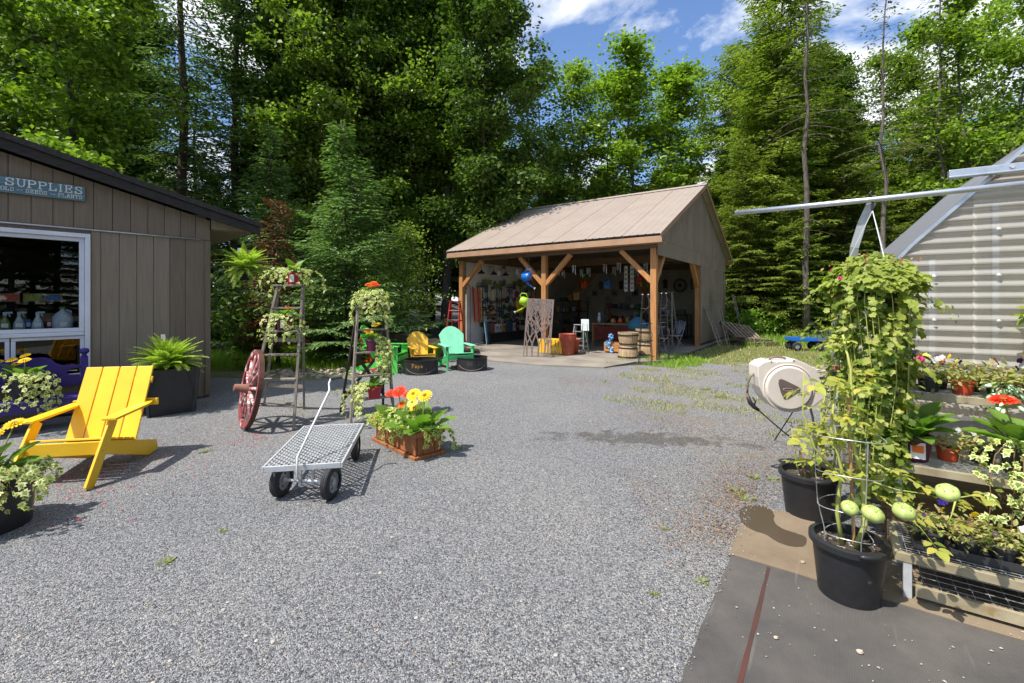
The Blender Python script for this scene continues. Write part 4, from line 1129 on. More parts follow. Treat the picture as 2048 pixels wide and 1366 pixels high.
def tm_tomato():
    V_, F_, n = [], [], 0
    v, f, _ = T_oval
    for (x, y, an, s) in ((0, .5, 0, .5), (.02, .45, -60, .36), (-.02, .45, 60, .36), (.02, .22, -68, .30), (-.02, .22, 68, .30)):
        a = R(an); c, s_ = math.cos(a), math.sin(a)
        w = v * s * np.array([1.25, 1, 1]); w = np.stack([w[:, 0] * c - w[:, 1] * s_ + x, w[:, 0] * s_ + w[:, 1] * c + y, w[:, 2] - .25 * y * y - abs(an) * .0012 * w[:, 1]], 1)
        V_.append(w); F_.append(f + n); n += len(w)
    V_.append(np.array([(-.008, 0, 0), (.008, 0, 0), (0, .52, -.06)])); F_.append(np.array([(n, n + 1, n + 2)]))
    Fm = np.concatenate(F_); return np.concatenate(V_), Fm, np.zeros(len(Fm), int)
T_tom = tm_tomato()
def tm_frond(n=22, droop=.9):
    t = TM(); k = 0
    for i in range(n):
        u = (i + .5) / n; y = u; z = .55 * u - droop * u * u * .75
        l = .15 * math.sin(math.pi * (.16 + .82 * u)) ** .7
        for s in (-1, 1):
            a = (0, y - .012, z + .002); t.V += [a, (0, y + .012, z), (s * l * .6, y + .042, z - .012), (s * l, y + .045, z - .03), (s * l * .5, y - .004, z - .008)]
            t.F += [(k, k + 1, k + 2), (k, k + 2, k + 4), (k + 4, k + 2, k + 3)]; t.mi += [0, 0, 0]; k += 5
    for i in range(8):
        u0, u1 = i / 8, (i + 1) / 8; f = lambda u: .55 * u - droop * u * u * .75 + .003
        t.V += [(-.006, u0, f(u0)), (.006, u0, f(u0)), (.005, u1, f(u1)), (-.005, u1, f(u1))]; t.F += [(k, k + 1, k + 2), (k, k + 2, k + 3)]; t.mi += [1, 1]; k += 4
    return t.arr()
T_frond = tm_frond()

def orient(d, nrm, roll=0):
    d = Vector(d).normalized(); nrm = Vector(nrm)
    x = d.cross(nrm)
    if x.length < 1e-4: x = d.cross(Vector((.3, .7, .2)))
    x.normalize(); z = x.cross(d)
    return Matrix((x, d, z)).transposed()          # columns: side, tip, normal
def joined(name, T, ms, items):
    """items: (pos, dir, normal, size) -> one mesh"""
    v, f, mi = T; n = len(v); VV = np.empty((len(items) * n, 3)); FF = np.empty((len(items) * len(f), 3), int)
    for i, (p, d, nr, s) in enumerate(items):
        Rm = np.array(orient(d, nr)); VV[i * n:(i + 1) * n] = (v * s) @ Rm.T + np.array(tuple(p)); FF[i * len(f):(i + 1) * len(f)] = f + i * n
    return npmesh(name, VV, FF, ms, mi=np.tile(mi, len(items)) if mi.max() > 0 else None)
def singles(name, T, ms, items, parent, variants=1):
    v, f, mi = T
    me = npmesh(name, v, f, ms, mi=mi if mi.max() > 0 else None)
    for (p, d, nr, s) in items:
        o = put(name, me, parent, loc=tuple(p)); o.rotation_euler = orient(d, nr).to_euler(); o.scale = (s, s, s)

L_ivyG = leafmat('ivy_green', [hx(104, 130, 62), hx(130, 156, 74), hx(154, 176, 92)], .35)
L_ivyC = leafmat('ivy_cream', [hx(214, 214, 140), hx(228, 226, 168), hx(200, 206, 116)], .35)
L_ger = leafmat('gerbera_leaf', [hx(78, 112, 44), hx(108, 142, 56), hx(138, 164, 74)], .38)
L_fern = leafmat('fern_leaf', [hx(126, 148, 58), hx(160, 180, 76), hx(192, 204, 108)], .45)
L_vine = leafmat('basket_leaf', [hx(92, 116, 46), hx(126, 144, 56), hx(164, 172, 80), hx(186, 184, 104)], .4)
L_tom = leafmat('tomato_leaf', [hx(112, 128, 52), hx(146, 156, 66), hx(178, 178, 86), hx(200, 172, 78)], .4)
L_small = leafmat('bedding_leaf', [hx(112, 128, 60), hx(150, 156, 82), hx(176, 168, 110), hx(150, 110, 80)], .3)
L_lamium = leafmat('lamium_rim', [hx(70, 100, 50), hx(96, 124, 60)], .3); L_lamC = leafmat('lamium_centre', [hx(196, 212, 190), hx(220, 228, 210)], .2)
M_stem = mat('stem_green', hx(132, 146, 66), hx(108, 122, 52), rough=.6)
M_stemY = mat('stem_yellow', hx(172, 176, 92), hx(146, 148, 70), rough=.6)
M_vinest = mat('stem_brown', hx(130, 96, 66), rough=.8)
M_pot = mat('black_plastic', (0.022, 0.022, 0.024), (0.015, 0.015, 0.016), rough=.42, scale=20, speck=((.09, .085, .08), 26, .70))
M_soil = mat('potting_soil', (0.085, 0.06, 0.042), (0.03, 0.022, 0.016), rough=1, scale=40, bump=1.0, speck=((.55, .52, .46), 60, .62))
M_potR = mat('red_pot', hx(184, 44, 66), rough=.4); M_potP = mat('purple_pot', hx(92, 30, 62), rough=.4); M_terra = mat('terracotta', hx(186, 92, 66), hx(160, 74, 52), rough=.7, scale=5)
M_card = mat('label_card', hx(232, 230, 224), rough=.5)
FC = {'yellow': leafmat('petal_yellow', [hx(240, 196, 26), hx(250, 214, 60)], .3), 'orange': leafmat('petal_orange', [hx(236, 104, 28), hx(246, 136, 40)], .3), 'red': leafmat('petal_red', [hx(214, 44, 26), hx(234, 70, 36)], .3),
      'pink': leafmat('petal_pink', [hx(206, 40, 110), hx(224, 66, 132)], .3), 'white': leafmat('petal_white', [hx(236, 232, 228), hx(222, 214, 226)], .2), 'violet': leafmat('petal_violet', [hx(74, 52, 170), hx(100, 76, 200)], .2), 'plum': leafmat('petal_plum', [hx(56, 22, 60), hx(76, 34, 84)], .2), 'lemon': leafmat('petal_lemon', [hx(244, 226, 90), hx(250, 236, 130)], .3)}
M_eye = mat('flower_centre', hx(150, 110, 30), hx(90, 66, 20), rough=.9, scale=60)
def petal_mesh(col):
    v, f, mi = tm_lobed([(0, 0), (.10, .25), (.15, .6), (.11, .9), (0, 1), (-.11, .9), (-.15, .6), (-.10, .25)], .35, None, .1)
    items = []
    for ring, (n, s, el) in enumerate(((17, .052, 8), (15, .042, 26), (11, .028, 42))):
        for i in range(n):
            a = 6.283 * (i + .5 * ring) / n
            d = Vector((math.cos(a) * math.cos(R(el)), math.sin(a) * math.cos(R(el)), math.sin(R(el)) ))
            items.append((Vector((math.cos(a), math.sin(a), 0)) * .008 + Vector((0, 0, .002 * ring)), d, (0, 0, 1), s))
    return joined('petals', (v, f, mi), FC[col], items)
PET = {}
EYE_ME = MB().lathe([(0, .0), (.016, .001), (.013, .009), (0, .011)], 10).mesh('flower_eye', M_eye, True)
def flower(parent, base, top, col, s=1.0, tilt=(0, 0, 1)):
    """one daisy-like bloom on its stem: stem > nothing, bloom > eye"""
    if col not in PET: PET[col] = petal_mesh(col)
    base = Vector(base); top = Vector(top)
    st = MB(); st.tube([base, base.lerp(top, .5) + Vector((rng.uniform(-.012, .012), rng.uniform(-.012, .012), 0)), top], [.0045 * s, .004 * s, .0035 * s], 6); st.build('flower_stem', M_stem, parent, smooth=True)
    o = put('bloom', PET[col], parent, loc=top); z = Vector(tilt).normalized()
    o.rotation_euler = z.to_track_quat('Z', 'Y').to_euler(); o.scale = (s, s, s)
    put('flower_eye', EYE_ME, o, loc=(0, 0, .004))
def pot_round(parent, rt, rb, h, m, rim=.022, ribs=0, soil=.035, sx=1.0):
    b = MB(); b.lathe([(0, 0), (rb, 0), (rb + (rt - rb) * .86, h * .86), (rt, h * .865), (rt + rim * .35, h * .88), (rt + rim * .35, h - .006), (rt, h), (rt - .012, h), (rt - .016, h - soil), (rt * .98 - .02, h - soil - .004)], 36, sx=sx)
    o = b.build('pot', m, parent, smooth=True)
    o.modifiers.new('es', 'EDGE_SPLIT').split_angle = R(35)
    b = MB(); n = 26; g_ = random.Random(int(rt * 1000)); vs = [(0, 0, h - soil + .008)]
    for k in (.35, .7, 1.0):
        for j in range(n): a = 6.283 * j / n; vs.append((math.cos(a) * (rt - .017) * k * sx, math.sin(a) * (rt - .017) * k, h - soil + g_.uniform(-.004, .008)))
    fs = [(0, 1 + j, 1 + (j + 1) % n) for j in range(n)]
    for k in range(2): fs += [(1 + k * n + j, 1 + k * n + n + j, 1 + k * n + n + (j + 1) % n, 1 + k * n + (j + 1) % n) for j in range(n)]
    b.add(vs, fs).build('soil', M_soil, parent, smooth=True)
    return o
def gerbera(parent, c, n, ln, flowers, spread=.06, m=None, single=True, T=None):
    c = Vector(c); items = []
    for i in range(n):
        a = i * 2.399 + rng.uniform(-.3, .3); el = R(rng.uniform(18, 72))
        d = Vector((math.cos(a) * math.cos(el), math.sin(a) * math.cos(el), math.sin(el)))
        items.append((c + Vector((math.cos(a), math.sin(a), 0)) * rng.uniform(.01, spread), d, Vector((-d.x * .6, -d.y * .6, 1)), ln * rng.uniform(.7, 1.15)))
    (singles('leaf', T or T_ger, m or L_ger, items, parent) if single else tag(put('foliage', joined('foliage', T or T_ger, m or L_ger, items), parent), kind='stuff'))
    for (dx_, dy_, h_, col, s, *tl) in flowers:
        flower(parent, c + Vector((dx_ * .3, dy_ * .3, 0)), c + Vector((dx_, dy_, h_)), col, s, tl[0] if tl else (rng.uniform(-.3, .3), -.35, 1))
def ivy(parent, trails, size=(.030, .055), step=.022, single=0, jit=.03, mats=None, T=None, mound=None, dead=0):
    """trails: list of polylines; leaves sit along them"""
    items = []; b = MB()
    for tr in trails:
        pts = [Vector(p) for p in tr]; L_ = 0
        b.tube(pts, .0022, 4, caps=False)
        for i in range(len(pts) - 1):
            seg = pts[i + 1] - pts[i]; n = max(1, int(seg.length / step))
            for k in range(n):
                p = pts[i] + seg * ((k + rng.random()) / n)
                o = Vector((p.x, p.y, 0)); o = o.normalized() if o.length > 1e-3 else Vector((0, -1, 0))
                nr = (o * rng.uniform(.1, .9) + Vector((rng.uniform(-.6, .6), rng.uniform(-.8, .3), rng.uniform(.3, 1.0)))).normalized()
                d = (seg.normalized() * .6 + Vector((rng.uniform(-1, 1), rng.uniform(-1, 1), rng.uniform(-.9, .2)))).normalized()
                items.append((p + Vector((rng.uniform(-jit, jit), rng.uniform(-jit, jit), rng.uniform(-jit * .5, jit))), d, nr, rng.uniform(*size)))
    if mound:
        c, rx, ry, rz_, n = mound; c = Vector(c)
        for i in range(n):
            v = Vector((rng.gauss(0, 1), rng.gauss(0, 1), abs(rng.gauss(0, .7)))).normalized() * rng.uniform(.75, 1.05)
            p = c + Vector((v.x * rx, v.y * ry, v.z * rz_))
            items.append((p, (rng.uniform(-1, 1) + v.x, rng.uniform(-1, 1) + v.y, rng.uniform(-.6, .2)), v + Vector((rng.uniform(-.5, .5), rng.uniform(-.5, .5), .5)), rng.uniform(*size)))
    b.build('vine_stems', M_vinest, parent)
    items.sort(key=lambda it: it[0].y if isinstance(it[0], Vector) else 0)
    ms = mats or [L_ivyG, L_ivyC]; T = T or T_ivy
    near = items[:single]; rest = items[single:]
    if near: singles('leaf', T, ms, near, parent)
    if rest: tag(put('foliage', joined('foliage', T, ms, rest), parent), kind='stuff')
def fall(a, r0, z0, out_, drop, n=6, sway=.03):
    """a trail over a rim at radius r0: out then down"""
    pts = []
    for i in range(n + 1):
        t = i / n
        r = r0 * .6 + (r0 * .4 + out_) * min(1, t * 2.2) ; z = z0 + .03 * math.sin(min(1, t * 2.2) * 3.14) - drop * max(0, t - .25) / .75
        aa = a + sway * math.sin(i * 1.7 + a * 5)
        pts.append((math.cos(aa) * r, math.sin(aa) * r, z))
    return pts
def fern(parent, c, n, ln, lo=-10, hi=75):
    items = []; c = Vector(c)
    for i in range(n):
        a = i * 2.399 + rng.uniform(-.2, .2); el = R(lo + (hi - lo) * ((i + .5) / n) + rng.uniform(-8, 8))
        d = Vector((math.cos(a) * math.cos(el), math.sin(a) * math.cos(el), math.sin(el)))
        nr = Vector((-d.x * d.z, -d.y * d.z, d.x * d.x + d.y * d.y + .05))
        items.append((c + Vector((math.cos(a), math.sin(a), 0)) * rng.uniform(.0, .05), d, nr, ln * rng.uniform(.75, 1.1)))
    singles('frond', T_frond, [L_fern, M_stem], items, parent)

# ================================================================ YARD: left side
M_yel = mat('yellow_paint', hx(248, 200, 36), hx(238, 186, 26), rough=.42, scale=3, objrand=.05, bump=.03, speck=(hx(206, 168, 50), 16, .74))
M_yelE = mat('yellow_paint_worn', hx(226, 176, 52), hx(206, 160, 60), rough=.6, scale=6)
def adirondack_modern(loc, rz, label):
    t = thing('adirondack_chair', label, 'chair', loc, rz)
    W = .60
    # side rails: from front under seat down to the ground at the back
    for s in (-1, 1):
        b = MB(); x = s * (W / 2 - .012)
        b.prism([(x - .011, -.10, .375), (x - .011, .80, .13), (x - .011, .835, .02), (x - .011, .66, .0), (x - .011, -.10, .255)], (.022, 0, 0)); b.build('side_rail', M_yel, t, bevel=.004)
        b = MB(); x = s * (W / 2 + .014); b.beam((x, -.30, 0), (x, .04, .545), .024, .11, up=(0, 1, .6)); b.build('leg', M_yel, t, bevel=.004)
        b = MB(); xo = s * (W / 2 + .035)
        b.prism([(xo - .062, -.06, .548), (xo + .062, -.06, .548), (xo + .062, .48, .572), (xo + .03 * (1), .60, .577), (xo - .062, .60, .577)], (0, 0, .024)); b.build('armrest', M_yel, t, bevel=.004)
    for i in range(5):
        y0 = -.085 + i * .105; z = .385 - (y0 + .1) * .272
        MB().box((0, y0 + .045, z), (W, .098, .02), (R(-15.2), 0, 0)).build('seat_slat', M_yel, t, bevel=.004)
    MB().box((0, -.113, .315), (W + .0, .022, .12)).build('front_rail', M_yel, t, bevel=.005)
    a = R(24)                                     # recline
    n = 4; w = (W + .05) / n
    for i in range(n):
        x = -(W + .05) / 2 + w * (i + .5)
        b = MB(); b.box((0, 0, 0), (w - .012, .022, .78)); b.build('back_slat', M_yel, t, bevel=.003, loc=(x, .415 + .39 * math.sin(a) - .03, .26 + .37 * math.cos(a)), rot=(-a, 0, 0))
    t.scale = (.88, .88, .9)
    for s in (-1, 1):
        for (yy, zz) in ((-.02, .47), (-.10, .33), (-.13, .29)): MB().lathe([(0, 0), (.008, 0), (.007, .004), (0, .005)], 8).build('bolt_head', M_yelE, t, loc=(s * (W / 2 + .026), yy, zz), rot=(0, s * R(90), 0))
        for k in range(4): MB().lathe([(0, 0), (.005, 0), (.004, .002), (0, .003)], 8).build('screw_head', M_yelE, t, loc=((k - 1.5) * w + s * .04, .377, .23), rot=(R(90), 0, 0))
    MB().box((0, .63, .585), (W + .20, .03, .07)).build('back_rail', M_yel, t, bevel=.004)
    MB().box((0, .76, .80), (W - .04, .022, .07), (-a, 0, 0)).build('back_rail', M_yel, t, bevel=.004)
    MB().box((0, .46, .235), (W - .05, .03, .06)).build('back_rail', M_yel, t, bevel=.004)
ch = G(176, 982)
ach = adirondack_modern((ch.x - .365 * .88, ch.y + .235 * .88, .008), R(11), 'large bright yellow four-slat wooden chair in front of the purple bench')

def adirondack_classic(loc, rz, label, m, sc=1.0, m2=None):
    t = thing('adirondack_chair', label, 'chair', loc, rz, 'garden chairs by the fire rings'); t.scale = (sc,) * 3
    W = .56; m2 = m2 or m
    for s in (-1, 1):
        x = s * (W / 2)
        b = MB(); b.prism([(x - .012, -.28, .37), (x - .012, .72, .10), (x - .012, .76, 0), (x - .012, .60, 0), (x - .012, -.28, .25)], (.024, 0, 0)); b.build('side_rail', m2, t, bevel=.004)
        x = s * (W / 2 + .025); MB().box((x, -.22, .275), (.024, .14, .55)).build('leg', m2, t, bevel=.004)
        MB().box((x + s * .014, -.22, .44), (.05, .03, .2)).build('arm_bracket', m2, t)
        b = MB(); xo = s * (W / 2 + .035)
        b.prism([(xo - .07, -.32, .552), (xo + .07, -.32, .552), (xo + .07, .2, .556), (xo + .02, .42, .558), (xo - .05, .42, .558)], (0, 0, .022)); b.build('armrest', m, t, bevel=.006)
    for i in range(6):
        y0 = -.29 + i * .088; z = .385 - (y0 + .28) * .27
        MB().box((0, y0 + .04, z), (W + .02, .08, .02), (R(-15), 0, 0)).build('seat_slat', m, t, bevel=.005)
    MB().box((0, -.306, .30), (W, .02, .10)).build('front_rail', m2, t, bevel=.004)
    n = 7; a = R(26)
    for i in range(n):
        u = (i - 3) / 3
        Ls = .84 - .17 * u * u; w0 = .070; w1 = .092
        b = MB(); x0 = u * .20; x1 = u * .272
        hh = lambda uu: .84 - .17 * uu * uu
        b.prism([(x0 - w0 / 2, -.01, 0), (x0 + w0 / 2, -.01, 0), (x1 + w1 / 2, -.01, hh(u + .16)), (x1 - w1 / 2, -.01, hh(u - .16))], (0, .02, 0))
        b.build('back_slat', m, t, bevel=.004, loc=(0, .235, .235), rot=(-a, 0, 0))
    MB().box((0, .435, .535), (W + .16, .03, .06)).build('back_rail', m2, t, bevel=.004)
M_mint = mat('mint_plastic', hx(142, 220, 180), hx(128, 206, 166), rough=.45, objrand=.02); M_mint2 = mat('green_plastic_chair', hx(70, 180, 104), hx(62, 166, 94), rough=.45, objrand=.02)
M_lime = mat('lime_plastic', hx(92, 206, 84), hx(80, 190, 74), rough=.45); M_yel2 = mat('golden_plastic', hx(246, 196, 62), hx(236, 182, 50), rough=.45); M_orange = mat('orange_plastic', hx(226, 92, 40), hx(208, 78, 34), rough=.45)
adirondack_classic((-1.22, 10.15, .004), R(24), 'mint green garden chair with a fan back beside the pavilion slab', M_mint, .93, M_mint2)
adirondack_classic((-2.05, 10.35, .004), R(26), 'golden yellow garden chair with a fan back in front of the tree stump', M_yel2, .80)
adirondack_classic((-2.62, 9.75, .004), R(84), 'lime green garden chair turned sideways behind the dark ladder', M_lime, 1.0)
adirondack_classic((-3.02, 10.5, .004), R(66), 'orange garden chair half hidden behind the lime green one', M_orange, .8)

# tree stump
M_stump = mat('stump_bark', hx(96, 84, 78), hx(46, 40, 38), rough=1, scale=6, stretch=(5, 5, .6), bump=1.0, speck=(hx(176, 118, 78), 4, .62))
M_cut = mat('cut_wood', hx(150, 138, 122), hx(110, 100, 88), rough=.9, scale=12)
st_ = thing('tree_stump', 'wide weathered tree stump behind the golden yellow chair', 'stump', (-2.72, 11.5, 0))
b = MB(); n = 30; vs = []; fs = []
for k, (r, z) in enumerate(((.60, 0), (.52, .12), (.48, .35), (.47, .60), (.48, .70))):
    for j in range(n): a = 6.283 * j / n; rr_ = r * (1 + .07 * math.sin(a * 5 + k * .2) + .04 * math.sin(a * 11)); vs.append((math.cos(a) * rr_, math.sin(a) * rr_, z + (.03 * math.sin(a * 2) if k == 4 else 0)))
for k in range(4): fs += [(k * n + j, k * n + (j + 1) % n, k * n + n + (j + 1) % n, k * n + n + j) for j in range(n)]
b.add(vs, fs).build('bark', M_stump, st_, smooth=True)
b = MB(); b.add([(v[0] * .97, v[1] * .97, v[2] - .006) for v in vs[4 * n:]] , [tuple(range(n))]).build('cut_top', M_cut, st_)

# fire rings with cut-out lettering
M_blk = mat('black_steel', (0.022, 0.022, 0.024), (0.035, 0.032, 0.03), rough=.55, scale=9, metal=.3)
M_cutout = mat('cutout_light', hx(120, 114, 104), hx(90, 86, 80), rough=.8)
M_ash = mat('ash', hx(90, 86, 82), hx(50, 48, 46), rough=1, scale=20, bump=.6)
def fire_ring(c, r, h, txt, rz, label):
    t = thing('fire_ring', label, 'fire ring', c, rz, 'steel fire rings on the gravel')
    b = MB(); b.lathe([(r, 0), (r, h), (r + .012, h), (r + .012, h + .012), (r - .016, h + .012), (r - .016, h), (r - .008, h - .004), (r - .008, 0.0)], 44, cap=False)
    b.build('ring', M_blk, t, smooth=False)
    b = MB(); b.lathe([(0, .03), (r - .015, .02)], 24); b.build('ash', M_ash, t)
    b = MB(); b.tube([(math.cos(a) * (r + .006), math.sin(a) * (r + .006), .035 + .10 * abs((a + 1.57) / .95) ** 2.2) for a in [-1.57 + (i - 12) / 12 * .95 for i in range(25)]], .007, 6); b.build('base_slot', M_cutout, t)
    for (x0, s, z0, size) in txt:
        a = x0 / r
        for c_ in s:
            e = bpy.data.objects.new('x', None)
            b = MB()
            for stq in GLY[c_]:
                for i in range(len(stq) - 1):
                    def pt(q): an = -1.57 + a + q[0] * size / r; return Vector((math.cos(an) * (r + .0025), math.sin(an) * (r + .0025), z0 + q[1] * size))
                    b.beam(pt(stq[i]), pt(stq[i + 1]), .0055, .003, up=(math.cos(-1.57 + a), math.sin(-1.57 + a), 0))
            b.build('cutout_letter', M_cutout if s != 'Papa' else M_yelE, t)  # letter strokes laid on the steel, the script word coloured yellow
            bpy.data.objects.remove(e)
            a += (ADV.get(c_, .72) + .16) * size / r
c1 = G(840, 748); c2 = G(943, 741)
fire_ring((c1.x, c1.y + .1, .0), .355, .29, [(-.19, 'Papa', .16, .075), (.10, 'Lake', .07, .075)], math.atan2(-c1.x, c1.y), 'black steel fire ring with yellow script cut-outs, before the golden yellow chair')
fire_ring((c2.x, c2.y + .1, .0), .335, .28, [(-.10, 'BE', .14, .075), (.13, 'LL', .14, .075)], math.atan2(-c2.x, c2.y), 'black steel fire ring with block letters, before the mint green chair')

# purple bench under the window
M_pur = mat('purple_paint', hx(58, 44, 126), hx(48, 36, 108), rough=.5, scale=4)
bn = thing('purple_bench', 'deep purple wooden bench under the shed window', 'bench', SV(-1.46, -.50, 0), RZ_S)
for k in range(3): MB().box((-.8, -.30 + .13 + k * .13 - .1, .36), (1.58, .122, .03)).build('seat_slat', M_pur, bn, bevel=.005)
MB().box((-.8, -.315, .30), (1.56, .025, .10)).build('front_rail', M_pur, bn, bevel=.004)
for xx in (0.0, -1.6):
    MB().box((xx, .18, .40), (.07, .07, .80)).build('post', M_pur, bn, bevel=.006)
    b = MB(); b.lathe([(.034, .80), (.022, .82), (.024, .83), (.046, .85), (.05, .875), (.04, .90), (0, .91)], 16, c=(xx, .18, 0)); b.build('post_knob', M_pur, bn, smooth=True)
    MB().box((xx, -.26, .17), (.07, .07, .34)).build('leg', M_pur, bn, bevel=.006)
b = MB(); b.prism([(-1.56, .16, .45), (-.04, .16, .45), (-.04, .16, .58), (-.12, .16, .585), (-.17, .16, .60), (-.12, .16, .66), (-.035, .16, .665), (-.035, .16, .70), (-.20, .16, .71), (-.26, .16, .74), (-.30, .16, .80), (-.36, .16, .82), (-1.24, .16, .82), (-1.30, .16, .80), (-1.34, .16, .74), (-1.40, .16, .71), (-1.56, .16, .70)], (0, .025, 0)); b.build('backrest', M_pur, bn, bevel=.004)

# bench pot with yellow gerberas and ivy
w = SV(-1.98, -.62, .377)
t = thing('potted_plant', 'black pot of yellow gerberas and trailing ivy on the purple bench', 'potted plant', w)
pot_round(t, .16, .12, .26, M_pot)
gerbera(t, (0, 0, .24), 14, .20, [(-.10, -.05, .22, 'yellow', .95), (.10, -.10, .22, 'yellow', 1.0), (-.02, .02, .26, 'yellow', .9), (-.16, .06, .16, 'yellow', .9), (-.20, -.1, .20, 'yellow', .9)])
ivy(t, [fall(a, .17, .27, rng.uniform(.10, .24), rng.uniform(.22, .42)) for a in (-2.6, -1.9, -1.2, -.8, -.5, -.2, .1, .35, -.35, -.65)], (.035, .055), .018)

# foreground planter, left
fp = thing('potted_plant', 'large black tub of yellow gerberas and variegated ivy beside the big yellow chair', 'potted plant', (-3.50, 2.98, .008))
pot_round(fp, .27, .25, .34, M_pot, rim=.03)
gerbera(fp, (-.02, .02, .32), 16, .24, [(.10, -.02, .30, 'yellow', 1.15), (-.03, .06, .30, 'yellow', 1.1), (.02, -.12, .23, 'yellow', 1.15), (.10, .13, .33, 'yellow', 1.1), (-.14, .0, .28, 'yellow', 1.1), (-.06, -.12, .16, 'yellow', 1.0)], spread=.1)
ivy(fp, [fall(a, .26, .36, rng.uniform(.02, .13), rng.uniform(.06, .22)) for a in [(-2.9 + i * .19) for i in range(21)]] + [fall(-.3, .26, .37, .20, .16), fall(-.1, .26, .37, .22, .12), fall(-.9, .27, .34, .05, .33), fall(-1.3, .27, .34, .04, .30)], (.032, .055), .017, single=150, mound=((0, -.02, .34), .28, .28, .08, 150))

# square black planter with a fern at the shed corner
M_blkp = mat('black_planter', (.028, .028, .03), (.02, .02, .022), rough=.5)
w = SV(-.66, -.66, .008)
t = thing('fern_planter', 'lush fern in a square black planter at the shed corner', 'potted plant', w, RZ_S)
b = MB(); s0, s1, hh = .24, .29, .60
for k in range(4):
    a = k * 1.5708; c_, s_ = math.cos(a), math.sin(a); rt2 = lambda x, y, z: (x * c_ - y * s_, x * s_ + y * c_, z)
    p = MB(); p.add([rt2(-s0, -s0, 0), rt2(s0, -s0, 0), rt2(s1, -s1, hh), rt2(-s1, -s1, hh), rt2(-s0, -s0 + .02, 0), rt2(s0, -s0 + .02, 0), rt2(s1, -s1 + .025, hh), rt2(-s1, -s1 + .025, hh)], [(0, 1, 2, 3), (7, 6, 5, 4), (3, 2, 6, 7), (0, 4, 5, 1)]); p.build('side_panel', M_blkp, t)
    for sg in (-1, 1):
        q = MB(); q.tube([rt2(sg * (s0 + .05 * u - .5 * u * u * s1 * 1.05), -(s0 + (s1 - s0) * u) - .004, hh * u) for u in [i / 8 for i in range(9)]], .007, 5); q.build('arch_strap', M_blkp, t)
    for sg in (-1,):
        q = MB(); q.beam(rt2(sg * s0, -s0, 0), rt2(sg * s1, -s1, hh), .03, .03); q.build('corner_post', M_blkp, t)
MB().box((0, 0, hh - .06), (s1 * 1.9, s1 * 1.9, .02)).build('soil', M_soil, t)
fern(t, (0, 0, hh - .04), 120, .47, 4, 80)
MB().box((-.06, -.06, hh + .42), (.05, .003, .07), (R(-20), 0, .3)).build('plant_tag', M_card, t)
b = MB(); b.tube([(-.05, -.04, hh - .05), (-.06, -.06, hh + .4)], .003, 4); b.build('tag_stick', M_card, t)

# hanging fern under the eave
w = P(490, 548, 7.25); w.z -= .10
t = thing('hanging_fern', 'fern in a hanging basket under the shed eave', 'hanging plant', w)
b = MB(); b.lathe([(0, 0), (.10, .0), (.15, .16), (.155, .16), (.155, .175), (.14, .175)], 20); b.build('basket', M_pot, t, smooth=True)
for a in (0, 2.09, 4.19):
    b = MB(); b.tube([(math.cos(a) * .15, math.sin(a) * .15, .17), (0, 0, .58)], .003, 4); b.build('hanger_wire', M_blk, t)
b = MB(); b.tube([(0, 0, .58), (0, 0, 2.63 - w.z)], .004, 4); b.build('hook', M_blk, t)
fern(t, (0, 0, .15), 90, .43, -38, 70)
MB().box((-.05, -.06, .47), (.06, .003, .08), (R(-20), 0, .2)).build('plant_tag', M_card, t)

# ---------------------------------------------------------------- ladders
M_lad = mat('weathered_ladder', hx(150, 140, 128), hx(112, 102, 92), rough=.85, scale=5, stretch=(8, 8, .7), bump=.25)
M_ladD = mat('dark_ladder', hx(70, 58, 52), hx(44, 38, 36), rough=.8, scale=5, stretch=(8, 8, .7), bump=.2)
M_alu = mat('aluminium', (.58, .59, .60), (.46, .47, .48), rough=.4, metal=.7)
def stepladder(name, label, fl, fr, bl, br, tl, tr, zt_, m, mb, nst, w=.075, group=None, cat='ladder', step_m=None):
    """feet and top given in the world; front rails carry the treads"""
    O = (Vector(fl) + Vector(br)) / 2; O.z = 0
    t = thing(name, label, cat, O, 0, group)
    fl, fr, bl, br, tl, tr = [Vector(p) - O for p in (fl, fr, bl, br, tl, tr)]
    for a, c in ((fl, tl), (fr, tr)): MB().beam(a, c, .028, w, up=(fl - bl).normalized()).build('front_rail', m, t, bevel=.003)
    tb = (bl - fl).normalized() * .06
    for a, c in ((bl, tl + tb), (br, tr + tb)): MB().beam(a, c - Vector((0, 0, .06)), .026, w * .66, up=(fl - bl).normalized()).build('rear_rail', mb, t, bevel=.003)
    top = (tl + tr) / 2 + tb * .5; ax = (tr - tl)
    MB().beam(tl - ax * .09 + tb * .5 + Vector((0, 0, .0)), tr + ax * .09 + tb * .5, .17, .022, up=(0, 0, 1)).build('top_step', m, t, bevel=.003)
    sm = step_m or m
    for i in range(1, nst + 1):
        u = i / (nst + 1)
        MB().beam(fl.lerp(tl, u) + Vector((0, 0, 0)), fr.lerp(tr, u), .10, .02, up=(0, 0, 1)).build('tread', sm, t, bevel=.002)
    for i in (1, 3, 4) if nst > 3 else (1, 2):
        u = i / 5.2; MB().beam(bl.lerp(tl + tb, u), br.lerp(tr + tb, u), .022, .045, up=(0, 0, 1)).build('rear_rung', mb, t)
    return t
f_l = G(489, 863); f_r = G(587, 861); b_l = G(528, 813); b_r = G(608, 819)
for v_ in (f_l, f_r, b_l, b_r): v_.z = .008
TZ = 1.70
t_l = P(556, 571, 5.75); t_r = P(606, 571, 5.75)
stepladder('wooden_stepladder', 'grey weathered wooden stepladder holding two flower pots', f_l, f_r, b_l, b_r, t_l, t_r, TZ, M_lad, M_lad, 5)
top1 = (t_l + t_r) / 2
f2 = G(701, 851); f2r = G(788, 838); b2 = G(681, 826); b2r = G(766, 812)
for v_ in (f2, f2r, b2, b2r): v_.z = .008
